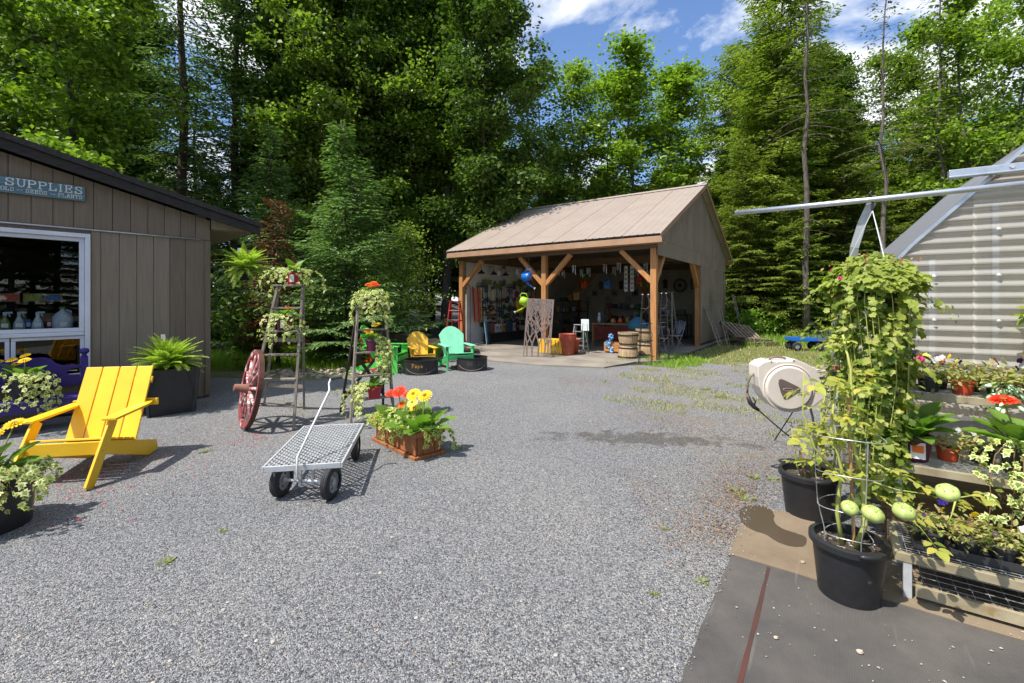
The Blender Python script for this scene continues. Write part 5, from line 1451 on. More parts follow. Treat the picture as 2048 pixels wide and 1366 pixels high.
t2l = P(716, 614, 5.75); t2r = P(770, 614, 5.85)
lad2 = stepladder('dark_stepladder', 'dark narrow stepladder hung with three flower pots', f2, f2r, b2, b2r, t2l, t2r, 1.44, M_lad, M_ladD, 4, w=.06)
O2 = lad2.location
b = MB(); b.beam(b2.lerp(t2l, .12) - O2, b2r.lerp(t2r, .62) - O2, .02, .04); b.build('cross_brace', M_ladD, lad2)
b = MB(); b.beam(b2.lerp(t2l, .62) - O2 + Vector((0, .03, 0)), b2r.lerp(t2r, .12) - O2 + Vector((0, .03, 0)), .02, .04); b.build('cross_brace', M_ladD, lad2)

def small_pot(loc, label, mp, r, h, leafn, leafl, flowers, trails, leafm=None, tagged=False, T=None, mound=None, size=(.032, .05)):
    t = thing('potted_plant', label, 'potted plant', loc)
    pot_round(t, r, r * .74, h, mp, rim=.012, soil=.02)
    gerbera(t, (0, 0, h - .015), leafn, leafl, flowers, spread=r * .5, m=leafm, T=T)
    if trails: ivy(t, trails, size, .016, mound=mound)
    if tagged: MB().box((r * .25, -r * .98, h * .5), (.055, .003, h * .6)).build('label_card', M_card, t)
    return t
def trails_for(r, z, lo, hi, n, o0=.05, o1=.2, d0=.1, d1=.35):
    return [fall(lo + (hi - lo) * (i + rng.random()) / n, r, z, rng.uniform(o0, o1), rng.uniform(d0, d1)) for i in range(n)]
small_pot(top1 + Vector((.02, .04, .012)), 'red pot with broad green leaves and ivy on top of the grey stepladder', M_potR, .10, .155, 13, .20, [(.03, -.05, .11, 'red', .5)], trails_for(.11, .16, -3.3, .4, 9, .06, .28, .08, .32), tagged=True)
mid1 = (f_l.lerp(t_l, .667) + f_r.lerp(t_r, .667)) / 2
small_pot(mid1 + Vector((.0, .02, .011)), 'purple pot of mixed leaves and trailing ivy on the lower tread of the grey stepladder', M_potP, .10, .16, 14, .17, [(.05, -.02, .13, 'red', .45)], trails_for(.11, .17, -3.2, .3, 8, .04, .18, .15, .38), tagged=True)
top2 = (t2l + t2r) / 2
small_pot(top2 + Vector((0, .03, .012)), 'pot of orange gerberas smothered in ivy on top of the dark stepladder', M_potP, .09, .15, 9, .15, [(-.05, -.02, .14, 'orange', .8), (.02, 0, .16, 'orange', .85), (.06, -.03, .13, 'red', .8), (-.01, -.05, .12, 'orange', .75)], trails_for(.11, .16, -3.4, .6, 15, .03, .16, .14, .44), mound=((0, 0, .15), .14, .14, .1, 45))
u2 = .56; mid2 = (f2.lerp(t2l, .60) + f2r.lerp(t2r, .60)) / 2
small_pot(mid2 + Vector((.0, .02, .011)), 'purple pot of yellow gerberas on the middle tread of the dark stepladder', M_potP, .085, .15, 14, .15, [(-.07, -.03, .13, 'yellow', 1.0), (.05, -.02, .20, 'yellow', 1.0), (-.02, -.06, .10, 'yellow', .9)], trails_for(.09, .15, -.9, .5, 7, .05, .18, .25, .60))
low2 = (f2.lerp(t2l, .20) + f2r.lerp(t2r, .20)) / 2
small_pot(low2 + Vector((.03, -.02, .011)), 'red pot of dark leaves with ivy spilling from the dark ladder\'s lowest tread', M_potR, .09, .15, 16, .15, [(-.01, -.03, .22, 'pink', .55)], trails_for(.10, .15, -3.6, -1.6, 11, .08, .26, .12, .36), leafm=L_ger, T=T_oval)

# wagon wheel leaning on the grey stepladder
M_wheelR = mat('worn_red_paint', hx(150, 66, 70), hx(118, 48, 52), rough=.85, scale=7, bump=.3, speck=(hx(196, 176, 168), 8, .60))
M_wheelW = mat('worn_spoke', hx(176, 118, 116), hx(140, 66, 70), rough=.9, scale=9, stretch=(3, 3, 1), bump=.3, speck=(hx(214, 204, 196), 7, .54))
wc = G(480, 861)
wh = thing('wagon_wheel', 'old red wooden wagon wheel leaning against the grey stepladder', 'wheel', (wc.x + .01, wc.y + .05, .008)); wh.rotation_mode = 'QUATERNION'
axis = Vector((-.76, -.63, .17)).normalized()      # hub axis, tipped back on to the ladder
wh.rotation_quaternion = axis.to_track_quat('Z', 'X')
WR = .455
zloc = wh.rotation_quaternion.inverted() @ Vector((0, 0, 1)); cc = (zloc - Vector((0, 0, zloc.z))).normalized() * (WR + .012)
def ringpts(r, z, n=48): return [cc + Vector((math.cos(6.2832 * i / n) * r, math.sin(6.2832 * i / n) * r, z)) for i in range(n)]
b = MB(); n = 48
vs = ringpts(WR, -.028) + ringpts(WR, .028) + ringpts(WR - .055, .024) + ringpts(WR - .055, -.024); fs = []
for k in range(4): fs += [(k * n + j, k * n + (j + 1) % n, ((k + 1) % 4) * n + (j + 1) % n, ((k + 1) % 4) * n + j) for j in range(n)]
b.add(vs, fs).build('rim', M_wheelR, wh, bevel=.004)
b = MB(); vs = ringpts(WR + .008, -.026) + ringpts(WR + .008, .026) + ringpts(WR + .001, .026) + ringpts(WR + .001, -.026); b.add(vs, fs).build('iron_tyre', mat('rusty_iron', hx(104, 66, 54), hx(74, 52, 46), rough=.8, metal=.3), wh)
for i in range(12):
    a = 6.2832 * i / 12 + .13
    b = MB(); d = Vector((math.cos(a), math.sin(a), 0)); b.tube([cc + d * .05 + Vector((0, 0, .02)), cc + d * .2 + Vector((0, 0, .014)), cc + d * (WR - .05)], [.02, .022, .015], 8); b.build('spoke', M_wheelW, wh, smooth=True)
b = MB(); b.lathe([(0, -.10), (.045, -.10), (.07, -.05), (.075, .04), (.05, .06), (.045, .17), (.036, .18), (0, .17)], 20, c=cc); b.build('hub', mat('hub_wood', hx(150, 104, 84), hx(112, 72, 60), rough=.8, scale=6, bump=.2), wh, smooth=True)

# ---------------------------------------------------------------- mesh garden cart
cn = (P(529, 936, 3.37) + P(682, 936, 3.37)) / 2; cf = (P(727, 853, 4.48) + P(610, 853, 4.48)) / 2
cd = (cf - cn); cd.z = 0; CL = cd.length; rzc = math.atan2(-cd.x, cd.y)
cart = thing('garden_cart', 'flat garden cart with an expanded metal mesh bed, black wheels and a long pull handle', 'cart', (cn.x, cn.y, .008), rzc)
HW = .283; BZ = .262
bed = MB()
for s in (-1, 1): bed.box((s * (HW - .008), CL / 2, BZ), (.016, CL, .042))
bed.box((0, .008, BZ), (2 * HW - .034, .016, .042)); bed.box((0, CL - .008, BZ), (2 * HW - .034, .016, .042))
bedo = bed.build('bed_frame', M_galv2, cart, bevel=.003)
ms = MB(); ny = 36; nx = 10                        # expanded metal: staggered diamonds
for j in range(ny):
    y0 = .02 + (CL - .04) * j / ny; y1 = .02 + (CL - .04) * (j + 1) / ny
    for i in range(nx):
        xa = -HW + .018 + (2 * HW - .036) * (i + (.0 if j % 2 == 0 else .5)) / nx; st = (2 * HW - .036) / nx
        for q in (-.5, .5):
            xb = xa + q * st
            if abs(xb) < HW - .014 and abs(xa) < HW - .014: ms.beam((xa, y0, BZ + .012), (xb, y1, BZ + .012), .0095, .007)
ms.build('mesh_bed', M_galv2, bedo)
for y in (.22, CL - .25): MB().box((0, y, BZ - .03), (2 * HW - .04, .03, .016)).build('cross_member', M_galv2, bedo)
M_tyre = mat('tyre_rubber', (.03, .03, .032), (.02, .02, .021), rough=.75, speck=((.1, .095, .09), 20, .66)); M_rim = mat('wheel_rim', (.45, .46, .47), (.33, .34, .35), rough=.5, metal=.4)
WRr = .125
def cart_wheel(x, y, steer=0.0, R0=WRr, w=.06, par=cart, rimm=None):
    e = MB(); pr = [(R0 * .62, -w / 2), (R0 * .86, -w / 2), (R0 * .97, -w * .36), (R0, -w * .16), (R0, w * .16), (R0 * .97, w * .36), (R0 * .86, w / 2), (R0 * .62, w / 2)]
    e.lathe(pr, 32, cap=False); o = e.build('wheel', M_tyre, par, smooth=True, loc=(x, y, R0), rot=(0, R(90), steer)); o.modifiers.new('es', 'EDGE_SPLIT').split_angle = R(35)
    for k in (-.26, 0, .26):
        b = MB(); b.tube([(math.cos(6.283 * i / 32) * R0 * (1.001 if abs(k) < .1 else .985), math.sin(6.283 * i / 32) * R0 * (1.001 if abs(k) < .1 else .985), k * w) for i in range(32)], .0022, 4, closed=True); b.build('tread_rib', M_tyre, o)
    b = MB(); b.lathe([(R0 * .63, -w * .3), (R0 * .63, -w * .16), (R0 * .5, -w * .10), (R0 * .2, -w * .16), (R0 * .2, -w * .42), (0, -w * .42)], 24, cap=False); b.lathe([(R0 * .63, w * .3), (R0 * .63, w * .16), (R0 * .5, w * .10), (R0 * .2, w * .16), (R0 * .2, w * .42), (0, w * .42)], 24, cap=False); b.build('rim', rimm or M_rim, o)
    for i in range(5):
        a = 6.283 * i / 5; b = MB()
        for s in (-1, 1): b.lathe([(0, s * w * .13), (R0 * .085, s * w * .13), (R0 * .085, s * w * .135), (0, s * w * .135)], 10, c=(math.cos(a) * R0 * .38, math.sin(a) * R0 * .38, 0))
        b.build('rim_hole', M_tyre, o)
stv = -.30
for s in (-1, 1): cart_wheel(s * .20 * math.cos(stv), .10 + s * .20 * math.sin(stv), stv)
for s in (-1, 1): cart_wheel(s * .235, CL - .22)
b = MB(); b.tube([(-.18 * math.cos(stv), .10 - .18 * math.sin(stv), WRr), (.18 * math.cos(stv), .10 + .18 * math.sin(stv), WRr)], .011, 8); b.build('axle', M_galv2, cart)
b = MB(); b.tube([(-.24, CL - .22, WRr), (.24, CL - .22, WRr)], .011, 8); b.build('axle', M_galv2, cart)
for y in (CL - .22,):
    for s in (-1, 1): MB().box((s * .16, y, .185), (.03, .03, .115)).build('axle_bracket', M_galv2, cart)
for s in (-1, 1): MB().box((s * .045 , .11, .17), (.018, .04, .15)).build('axle_bracket', M_galv2, cart)
Tc = Matrix.Translation(cart.location) @ Matrix.Rotation(rzc, 4, 'Z'); Ti = Tc.inverted()
hp = [P(601, 963, 3.36), P(594, 955, 3.33), P(594.5, 915, 3.34), P(659, 781, 3.86), P(658, 767, 3.90), P(662, 757, 3.92)]
b = MB(); b.tube([Ti @ p for p in hp], .009, 8); b.build('pull_handle', M_galv2, cart, smooth=True)
b = MB(); b.tube([Ti @ P(661, 757, 3.92), Ti @ P(685, 753.5, 3.95)], .014, 10); b.build('handle_grip', mat('grip_rubber', (.03, .03, .035), rough=.7), cart)

# ---------------------------------------------------------------- cedar box planter
M_ced = mat('cedar', hx(168, 108, 66), hx(134, 80, 48), rough=.7, scale=5, stretch=(7, 7, .8), bump=.2, objrand=.12)
k0 = G(831, 923); k1 = G(888, 911); k2 = G(748, 881.5)
ax_ = (k2 - k0); Lb_ = ax_.length; rzb = math.atan2(ax_.y, ax_.x)
bx = thing('cedar_planter', 'cedar box planter of red and yellow gerberas with variegated ivy', 'planter', (k0.x, k0.y, .008), rzb)
Wb = .31; Hb = .245                                  # local +x along the long side, -y is away (right) -> box on y<0
def plank_row(a, c, nrm, n):
    a = Vector(a); c = Vector(c); d = (c - a); 
    for i in range(n):
        p = a.lerp(c, (i + .5) / n); MB().box((0, 0, 0), (d.length / n - .004, .016, Hb - .05)).build('plank', M_ced, bx, bevel=.003, loc=p + Vector((0, 0, .03 + (Hb - .05) / 2)), rot=(0, 0, math.atan2(d.y, d.x)))
plank_row((.02, -.02, 0), (Lb_ - .02, -.02, 0), 0, 8); plank_row((.02, -Wb + .02, 0), (Lb_ - .02, -Wb + .02, 0), 0, 8)
plank_row((.02, -.032, 0), (.02, -Wb + .032, 0), 0, 4); plank_row((Lb_ - .02, -.032, 0), (Lb_ - .02, -Wb + .032, 0), 0, 4)
for (z, ex, hz, wz) in ((.015, .018, .03, .03), (Hb - .012, .012, .05, .026)):
    for y in (0 + ex - .01, -Wb - ex + .01): MB().box((Lb_ / 2, y, z), (Lb_ + 2 * ex, wz, hz)).build('trim', M_ced, bx, bevel=.003)
    for x in (-ex + .01, Lb_ + ex - .01): MB().box((x, -Wb / 2, z + .001), (wz, Wb + 2 * ex - 2 * wz + .02, hz)).build('trim', M_ced, bx, bevel=.003)
MB().box((Lb_ / 2, -Wb / 2, Hb - .05), (Lb_ - .06, Wb - .06, .02)).build('soil', M_soil, bx)
TB = (-.25, .55, .8)
gerbera(bx, (.16, -.15, Hb - .04), 28, .27, [(.10, .02, .36, 'yellow', 1.3, TB), (-.02, -.04, .355, 'yellow', 1.3, TB), (.05, .06, .29, 'lemon', 1.0, TB), (.13, .0, .22, 'yellow', .8, TB)], spread=.12)
gerbera(bx, (.56, -.15, Hb - .04), 24, .23, [(-.04, .04, .35, 'red', 1.4, TB), (.14, .05, .31, 'red', .9, TB), (-.14, .0, .33, 'red', .85, TB), (-.08, .03, .22, 'orange', .8, TB)], spread=.14)
tr = []
for i in range(14):
    x = .16 + i * .05; k = 1 if i in (3, 9) else .1; tr.append([(x, -.1, Hb), (x + rng.uniform(-.04, .04), .02, Hb + .03), (x + rng.uniform(-.06, .06), .06, Hb - k * rng.uniform(.04, .08)), (x + rng.uniform(-.08, .08), .07, Hb - k * rng.uniform(.08, .18))])
for i in range(7):
    tr.append([(.05, -.1, Hb), (-.02, -.1 - i * .03, Hb + .03), (-.06, -.06 - i * .03, Hb - rng.uniform(0, .14))])
    tr.append([(Lb_ - .1, -.15, Hb + .04), (Lb_ + rng.uniform(0, .1), -.15 + rng.uniform(-.1, .12), Hb + .04), (Lb_ + rng.uniform(.05, .16), rng.uniform(-.2, .08), Hb - rng.uniform(0, .14))])
ivy(bx, tr, (.038, .06), .014, single=120, mound=((.52, -.08, Hb + .02), .36, .11, .12, 190))
ivy(bx, [[(.02, -.28, Hb), (.0, -.40, Hb - .02), (.0, -.42, .12), (-.03, -.45, .03), (-.06, -.52, .02)]], (.035, .05), .016)
# ================================================================ RIGHT SIDE
# ---------------------------------------------------------------- outrigger pipe
BK = P(1745, 398, 2.75)
pl = BK - U * .757; pr = BK + U * 1.6
pipe = thing('galvanised_pipe', 'long galvanised pipe reaching out from the greenhouse over the hanging basket', 'pipe', (BK.x, BK.y, 2.12), RZ_P)
b = MB(); b.tube([(-.757, 0, 0), (0, 0, -.004), (1.5, 0, 0)], .0165, 12); b.build('pipe', M_metal, pipe, smooth=True)
MB().box((1.3, .17, .0), (.05, .36, .04)).build('wall_bracket', M_galv2, pipe)
# curved brace plate hanging off the pipe
b = MB(); pts = [(-.0, .03, -.01), (-.05, .06, -.14), (-.085, .09, -.28), (-.09, .12, -.36)]
for i in range(3): b.beam(pts[i], pts[i + 1], .045, .008, up=(0, 1, 0))
b.build('brace_plate', M_galv2, pipe)

# ---------------------------------------------------------------- benches: three stepped tiers
BO = Vector((1.95, 2.29, 0))
def BV(x, y, z=0.0): return BO + U * x + V * y + Vector((0, 0, z))
M_bench = mat('aged_rail', hx(178, 166, 136), hx(140, 126, 98), rough=.6, scale=8, metal=.2, speck=(hx(150, 128, 88), 10, .66))
M_wire = mat('galvanised_wire', (.55, .55, .53), (.42, .42, .40), rough=.5, metal=.6)
def tier(x0, x1, y0, y1, z, zl, label, mesh_low=False):
    t = thing('plant_bench', label, 'bench', BV(0, y0, 0), RZ_P)
    D = y1 - y0
    for y in (0, D): MB().box(((x0 + x1) / 2, y, z - .022), (x1 - x0, .03, .044)).build('rail', M_bench, t, bevel=.003)
    for x in (x0 + .015, x1 - .015): MB().box((x, D / 2, z - .0225), (.03, D - .032, .040)).build('end_rail', M_bench, t)
    b = MB(); x = x0 + .05
    while x < x1 - .02: b.beam((x, .016, z - .004), (x, D - .016, z - .004), .003, .003); x += .05
    y = .03
    while y < D - .01: b.beam((x0 + .03, y, z - .0005), (x1 - .03, y, z - .0005), .003, .003); y += .028
    b.build('wire_mesh', M_wire, t)
    for x in (x0 + .05, (x0 + x1) / 2, x1 - .05):
        for y in (0.004, D - .004): MB().box((x, y, .026 + (z - .044 - .026) / 2), (.034, .03, z - .044 - .026)).build('leg', M_galv2, t, bevel=.002)
    if mesh_low:
        MB().box(((x0 + x1) / 2 + .03, -.0, .07), (x1 - x0 - .10, .024, .05)).build('stretcher', M_bench, t)
        b = MB(); x = x0 + .12
        while x < x1 - .1: b.beam((x, .014, .085), (x, D - .02, .085), .003, .003); x += .06
        y = .06
        while y < D - .02: b.beam((x0 + .12, y, .088), (x1 - .1, y, .088), .003, .003); y += .06
        b.build('lower_mesh', M_wire, t)
    return t
tier(-.02, 2.6, 0.0, .38, .245, .05, 'lowest tier of the wire-topped plant bench, beside the front tomato pot', True)
tier(-.02, 2.6, .42, .80, .575, 0, 'middle tier of the wire-topped plant bench, holding the gerbera pots')
tier(-.30, 2.6, .84, 1.20, .925, 0, 'top tier of the wire-topped plant bench, crowded with bedding plants')
M_plank = mat('old_plank', hx(132, 106, 74), hx(96, 76, 52), rough=.85, scale=4, stretch=(.7, 6, 8), bump=.25)
kb = thing('timber_baseboard', 'old plank baseboard behind the lowest plant bench tier', 'board', BV(0, .405, 0), RZ_P)
for k in range(2): MB().box((1.28, 0, .11 + k * .17 - .04), (2.6, .022, .165)).build('plank', M_plank, kb, bevel=.003)
kb2 = thing('timber_baseboard', 'old plank baseboard behind the middle plant bench tier', 'board', BV(0, .82, 0), RZ_P)
for k in range(2): MB().box((1.28, 0, .11 + k * .17 - .04), (2.6, .02, .165)).build('plank', M_plank, kb2, bevel=.003)

def bedding(parent, c, r, hgt, n, cols, m=L_small, big=.035):
    items = []; c = Vector(c)
    for i in range(n):
        v = Vector((rng.gauss(0, 1), rng.gauss(0, 1), rng.gauss(.3, .6))); v = v.normalized() * rng.uniform(.3, 1.05)
        p = c + Vector((v.x * r, v.y * r, abs(v.z) * hgt)) if v.z > -.2 else c + Vector((v.x * r * 1.1, v.y * r * 1.1, v.z * hgt * .5))
        items.append((p, (v.x + rng.uniform(-.8, .8), v.y + rng.uniform(-.8, .8), rng.uniform(-.5, .6)), (rng.uniform(-.6, .6), rng.uniform(-.9, .4), 1), big * rng.uniform(.6, 1.3)))
    tag(put('foliage', joined('foliage', T_oval, m, items), parent), kind='stuff')
    for k, col in enumerate(cols):
        q = c + Vector((rng.uniform(-r, r) * .8, rng.uniform(-r, .3 * r), hgt * rng.uniform(.7, 1.25)))
        it = [(q, (math.cos(a), math.sin(a) * .4, math.sin(a)), (0, -1, .3), .020) for a in (0.3, 1.5, 2.8, 4.0, 5.3)]
        put('bloom', joined('bloom', T_oval_w, FC[col], it), parent)
T_oval_w = (T_oval[0] * np.array([1.9, 1, 1]), T_oval[1], T_oval[2])
M_potB = mat('teal_pot', hx(44, 78, 92), rough=.5); M_potO = mat('orange_pot', hx(206, 86, 48), hx(184, 70, 40), rough=.6); M_potK = mat('thin_black_pot', (.03, .03, .033), rough=.5)
pc = ['teal', 'orange', 'black', 'black', 'orange', 'black', 'black']
fl = [('yellow', 'plum'), ('plum', 'white'), ('yellow', 'violet', 'plum'), ('white', 'lemon'), ('violet', 'yellow'), ('orange', 'white'), ('lemon', 'plum')]
i = 0
for row, (y, nn) in enumerate(((.93, 9), (1.09, 10))):
    for k in range(nn):
        x = -.24 + k * .155 + row * .06
        pcn = pc[(k + row * 2) % 7]
        t = thing('bedding_plant', ('small %s pot of ' % pcn) + '%s bedding flowers on the top bench tier' % ' and '.join(fl[i % 7]), 'potted plant', BV(x, y, .925), rng.uniform(0, 6), 'bedding plants on the top bench tier')
        pot_round(t, .058, .045, .085, {'teal': M_potB, 'orange': M_potO, 'black': M_potK}[pcn], rim=.006, soil=.012)
        bedding(t, (0, 0, .085), .13, .12, 170, fl[i % 7] + (fl[(i + 3) % 7][0],)); i += 1
for k in range(3):
    t = thing('bedding_plant', 'trailing plant with silver-centred leaves hanging over the top bench rail', 'potted plant', BV(.55 + k * .22, .90, .925), 0, 'silver-leaved trailing plants on the top bench tier')
    pot_round(t, .055, .045, .07, M_potK, rim=.006, soil=.012)
    ivy(t, [[(0, 0, .08), (rng.uniform(-.1, .1), -.05, .07), (rng.uniform(-.16, .16), -.08 - rng.uniform(0, .05), rng.uniform(-.06, .05))] for q in range(9)], (.05, .075), .03, mats=[L_lamC, L_lamium], T=T_ovalv)
# middle tier: gerbera pots
def ger_pot(x, y, z, label, cols, mp, iv=None, card=True):
    t = thing('potted_plant', label, 'potted plant', BV(x, y, z), RZ_P)
    pot_round(t, .10, .075, .15, mp, rim=.012, soil=.02)
    gerbera(t, (0, 0, .135), 20, .22, cols, spread=.05)
    if card: MB().box((.02, -.094, .075), (.065, .003, .09), (R(-8), 0, 0)).build('label_card', M_card, t); MB().box((.02, -.0975, .085), (.05, .003, .04), (R(-8), 0, 0)).build('card_picture', FC['orange'], t)
    if iv: ivy(t, iv, (.03, .05), .019)
ger_pot(.10, .55, .575, 'purple pot of dark-leaved gerbera with a printed card on the middle bench tier', [(-.06, -.03, .17, 'yellow', 1.0)], M_potP)
ger_pot(.56, .56, .575, 'pot of tall red and orange gerberas on the middle bench tier', [(-.09, -.04, .26, 'red', 1.1, (-.1, -.15, 1)), (.05, -.08, .22, 'orange', 1.15, (.1, -.5, 1))], M_potK, trails_for(.11, .16, -2.6, .2, 14, .05, .22, .2, .55), card=False)
ger_pot(1.02, .55, .575, 'pot of variegated ivy cascading off the middle bench tier', [], M_potK, trails_for(.12, .16, -3.0, .1, 15, .04, .22, .3, .75), card=False)
for k in range(7):
    t = thing('bedding_plant', 'pale straggling %s-flowered bedding plant on the middle bench tier' % ('white', 'yellow', 'violet', 'white', 'orange', 'yellow', 'violet')[k], 'potted plant', BV(.27 + k * .15 if k < 2 else .95 + k * .12, .64 + .06 * (k % 2), .575), k, 'bedding plants on the middle bench tier')
    pot_round(t, .055, .042, .08, M_potK if k % 3 else M_potO, rim=.006, soil=.012); bedding(t, (0, 0, .08), .11, .10, 110, (('white', 'yellow', 'violet', 'white', 'orange', 'yellow', 'violet')[k],) * 3)
for k in range(6):
    t = thing('bedding_plant', 'pale straggling %s-flowered bedding plant at the far end of the lowest bench tier' % ('yellow', 'white', 'violet', 'lemon', 'white', 'yellow')[k], 'potted plant', BV(.80 + k * .13, .10 + .12 * (k % 2), .245), k, 'bedding plants on the lowest bench tier')
    pot_round(t, .055, .042, .08, M_potK if k % 2 else M_potO, rim=.006, soil=.012); bedding(t, (0, 0, .08), .12, .10, 120, (('yellow', 'white', 'violet', 'lemon', 'white', 'yellow')[k],) * 2)
# lowest tier: black tray and small pots
tr_ = thing('plant_tray', 'shallow black plastic tray of potted seedlings on the lowest bench tier', 'tray', BV(.06, .05, .246), RZ_P)
b = MB(); b.box((.33, .15, .006), (.66, .28, .008)); b.box((.33, .01, .026), (.66, .008, .036)); b.box((.33, .29, .026), (.66, .008, .036)); b.box((.004, .15, .026), (.008, .272, .036)); b.box((.656, .15, .026), (.008, .272, .036)); b.build('tray', M_potK, tr_)
for k in range(5):
    for j in range(2):
        t = thing('bedding_plant', ('leggy pale seedling in a small orange pot in the black tray' if (k, j) == (4, 0) else 'leggy pale seedling in a small black pot in the black tray'), 'potted plant', BV(.06 + .08 + k * .125, .05 + .08 + j * .14, .258), rng.uniform(0, 6), 'seedlings in the black tray')
        pot_round(t, .05, .038, .075, M_potO if (k, j) == (4, 0) else M_potK, rim=.005, soil=.012)
        bedding(t, (0, 0, .075), .10, .10, 80, (('violet', 'violet'), ('yellow',), (), ('white',), ('yellow', 'white'))[k], big=.032)
ger_pot(1.02, .2, .246, 'pot of pale trailing ivy on the lowest bench tier', [], M_potK, trails_for(.12, .16, -3.0, .4, 18, .05, .25, .1, .3), card=False)
t = thing('flowering_shrub', 'white-flowered leafy shrub in a pot beside the greenhouse wall', 'potted plant', GH(.98, -.16, .925), 0)
pot_round(t, .09, .07, .14, M_potK, rim=.01)
b = MB()
for k in range(5): b.tube([(0, 0, .13), (rng.uniform(-.12, .05), rng.uniform(-.1, .1), .35), (-.05 + rng.uniform(-.14, .1), rng.uniform(-.12, .1), .62)], [.006, .005, .003], 5)
b.build('stem', M_vinest, t)
bedding(t, (-.06, 0, .46), .24, .24, 420, ('white', 'white', 'white', 'white', 'white', 'white'), m=L_vine, big=.06)

# ---------------------------------------------------------------- hanging basket: a column of foliage
hb = thing('hanging_basket', 'tall overflowing hanging basket of yellow-green vine under the galvanised pipe', 'hanging plant', (BK.x, BK.y, 1.45))
b = MB(); b.lathe([(0, 0), (.10, 0), (.17, .17), (.175, .17), (.175, .19), (.155, .19)], 24); b.build('basket', M_pot, hb, smooth=True)
for a in (.3, 2.4, 4.5):
    b = MB(); b.tube([(math.cos(a) * .17, math.sin(a) * .17, .18), (0, 0, .60)], .003, 4); b.build('hanger_wire', M_galv2, hb)
b = MB(); b.tube([(0, 0, .60), (0, 0, .66), (-.02, 0, .70), (-.01, 0, .715), (.012, 0, .70)], .006, 6); b.build('hook', M_blk, hb)
items = []
rb_ = random.Random(21)
def vine_leaf(p, o, s): items.append((p, (o[0] * .5 + rb_.uniform(-.7, .7), o[1] * .5 + rb_.uniform(-.7, .7), -.45 + rb_.uniform(-.5, .4)), (o[0] + rb_.uniform(-.5, .5), o[1] + rb_.uniform(-.5, .5), .65 + rb_.uniform(-.3, .5)), s))
for k in range(3200):                               # dome and sides
    a = rb_.uniform(0, 6.283); z = rb_.random()
    if k < 1100:
        el = math.asin(rb_.uniform(.15, 1)); r = .225 * math.cos(el) * rb_.uniform(.85, 1.12); p = Vector((math.cos(a) * r, math.sin(a) * r, .10 + .22 * math.sin(el) * rb_.uniform(.85, 1.1))); o = (math.cos(a) * math.cos(el), math.sin(a) * math.cos(el)); s = rb_.uniform(.03, .065)
    else:
        zz_ = rb_.random() ** .8; r = (.225 - .08 * zz_ + .03 * math.sin(a * 4 + zz_ * 7)) * rb_.uniform(.55, 1.10); p = Vector((math.cos(a) * r, math.sin(a) * r, .20 - 1.0 * zz_)); o = (math.cos(a), math.sin(a)); s = rb_.uniform(.024, .058) * (1 - .2 * zz_)
    vine_leaf(p, o, s)
for k in range(26):                                 # loose sprays and trails
    a = rb_.uniform(0, 6.283); p = Vector((math.cos(a) * .19, math.sin(a) * .19, rb_.uniform(-.35, .22))); d = Vector((math.cos(a), math.sin(a), rb_.uniform(-.3, .3)))
    for q in range(9): vine_leaf(p + d * (.022 * q) - Vector((0, 0, .0016 * q * q)) + Vector((rb_.uniform(-.015, .015),) * 3), d, rb_.uniform(.018, .042))
for k in range(30):
    a = rb_.uniform(-2.8, .6); r = rb_.uniform(.08, .18); p = Vector((math.cos(a) * r, math.sin(a) * r, -.55))
    for q in range(24): p = p + Vector((rb_.uniform(-.014, .014), rb_.uniform(-.014, .014), -.022)); vine_leaf(p, (math.cos(a), math.sin(a)), rb_.uniform(.022, .05))
b = MB()
for k in range(30):
    a = rb_.uniform(0, 6.283); b.tube([(math.cos(a) * .16, math.sin(a) * .16, .18), (math.cos(a) * .19, math.sin(a) * .19, .05), (math.cos(a + .2) * .17, math.sin(a + .2) * .17, -.4), (math.cos(a) * .17, math.sin(a) * .17, -rb_.uniform(.6, 1.0))], .0028, 4, caps=False)
b.build('vine_stems', M_stemY, hb)
items.sort(key=lambda it: it[0].y - it[0].z * .15)
singles('leaf', T_vine, L_vine, items[:230], hb)
tag(put('foliage', joined('foliage', T_vine, L_vine, items[230:]), hb), kind='stuff')
pk = [(.09, -.22, -.25), (-.24, -.06, .20), (-.26, -.06, -.33)]
for (x_, y_, z_) in pk:
    it = [(Vector((x_, y_, z_)), (.5 * math.cos(a), .5 * math.sin(a), -1), (math.cos(a), math.sin(a), .2), .040 if z_ < -.2 and x_ > 0 else .024) for a in (0, 1.26, 2.5, 3.8, 5.0)]
    put('bloom', joined('bloom', T_oval_w, FC['pink'], it), hb)
# reddish shoots on top
it = []
for k in range(60):
    a = rb_.uniform(0, 6.283); r = rb_.uniform(.0, .27); it.append((Vector((math.cos(a) * r, math.sin(a) * r, .31 + rb_.uniform(0, .05) - r * .35)), (rb_.uniform(-1, 1), rb_.uniform(-1, 1), .8), (rb_.uniform(-1, 1), -1, .4), rb_.uniform(.012, .028)))
tag(put('young_shoots', joined('young_shoots', T_oval, leafmat('red_shoots', [hx(150, 96, 60), hx(176, 140, 84), hx(160, 80, 70)], .3), it), hb), kind='stuff')

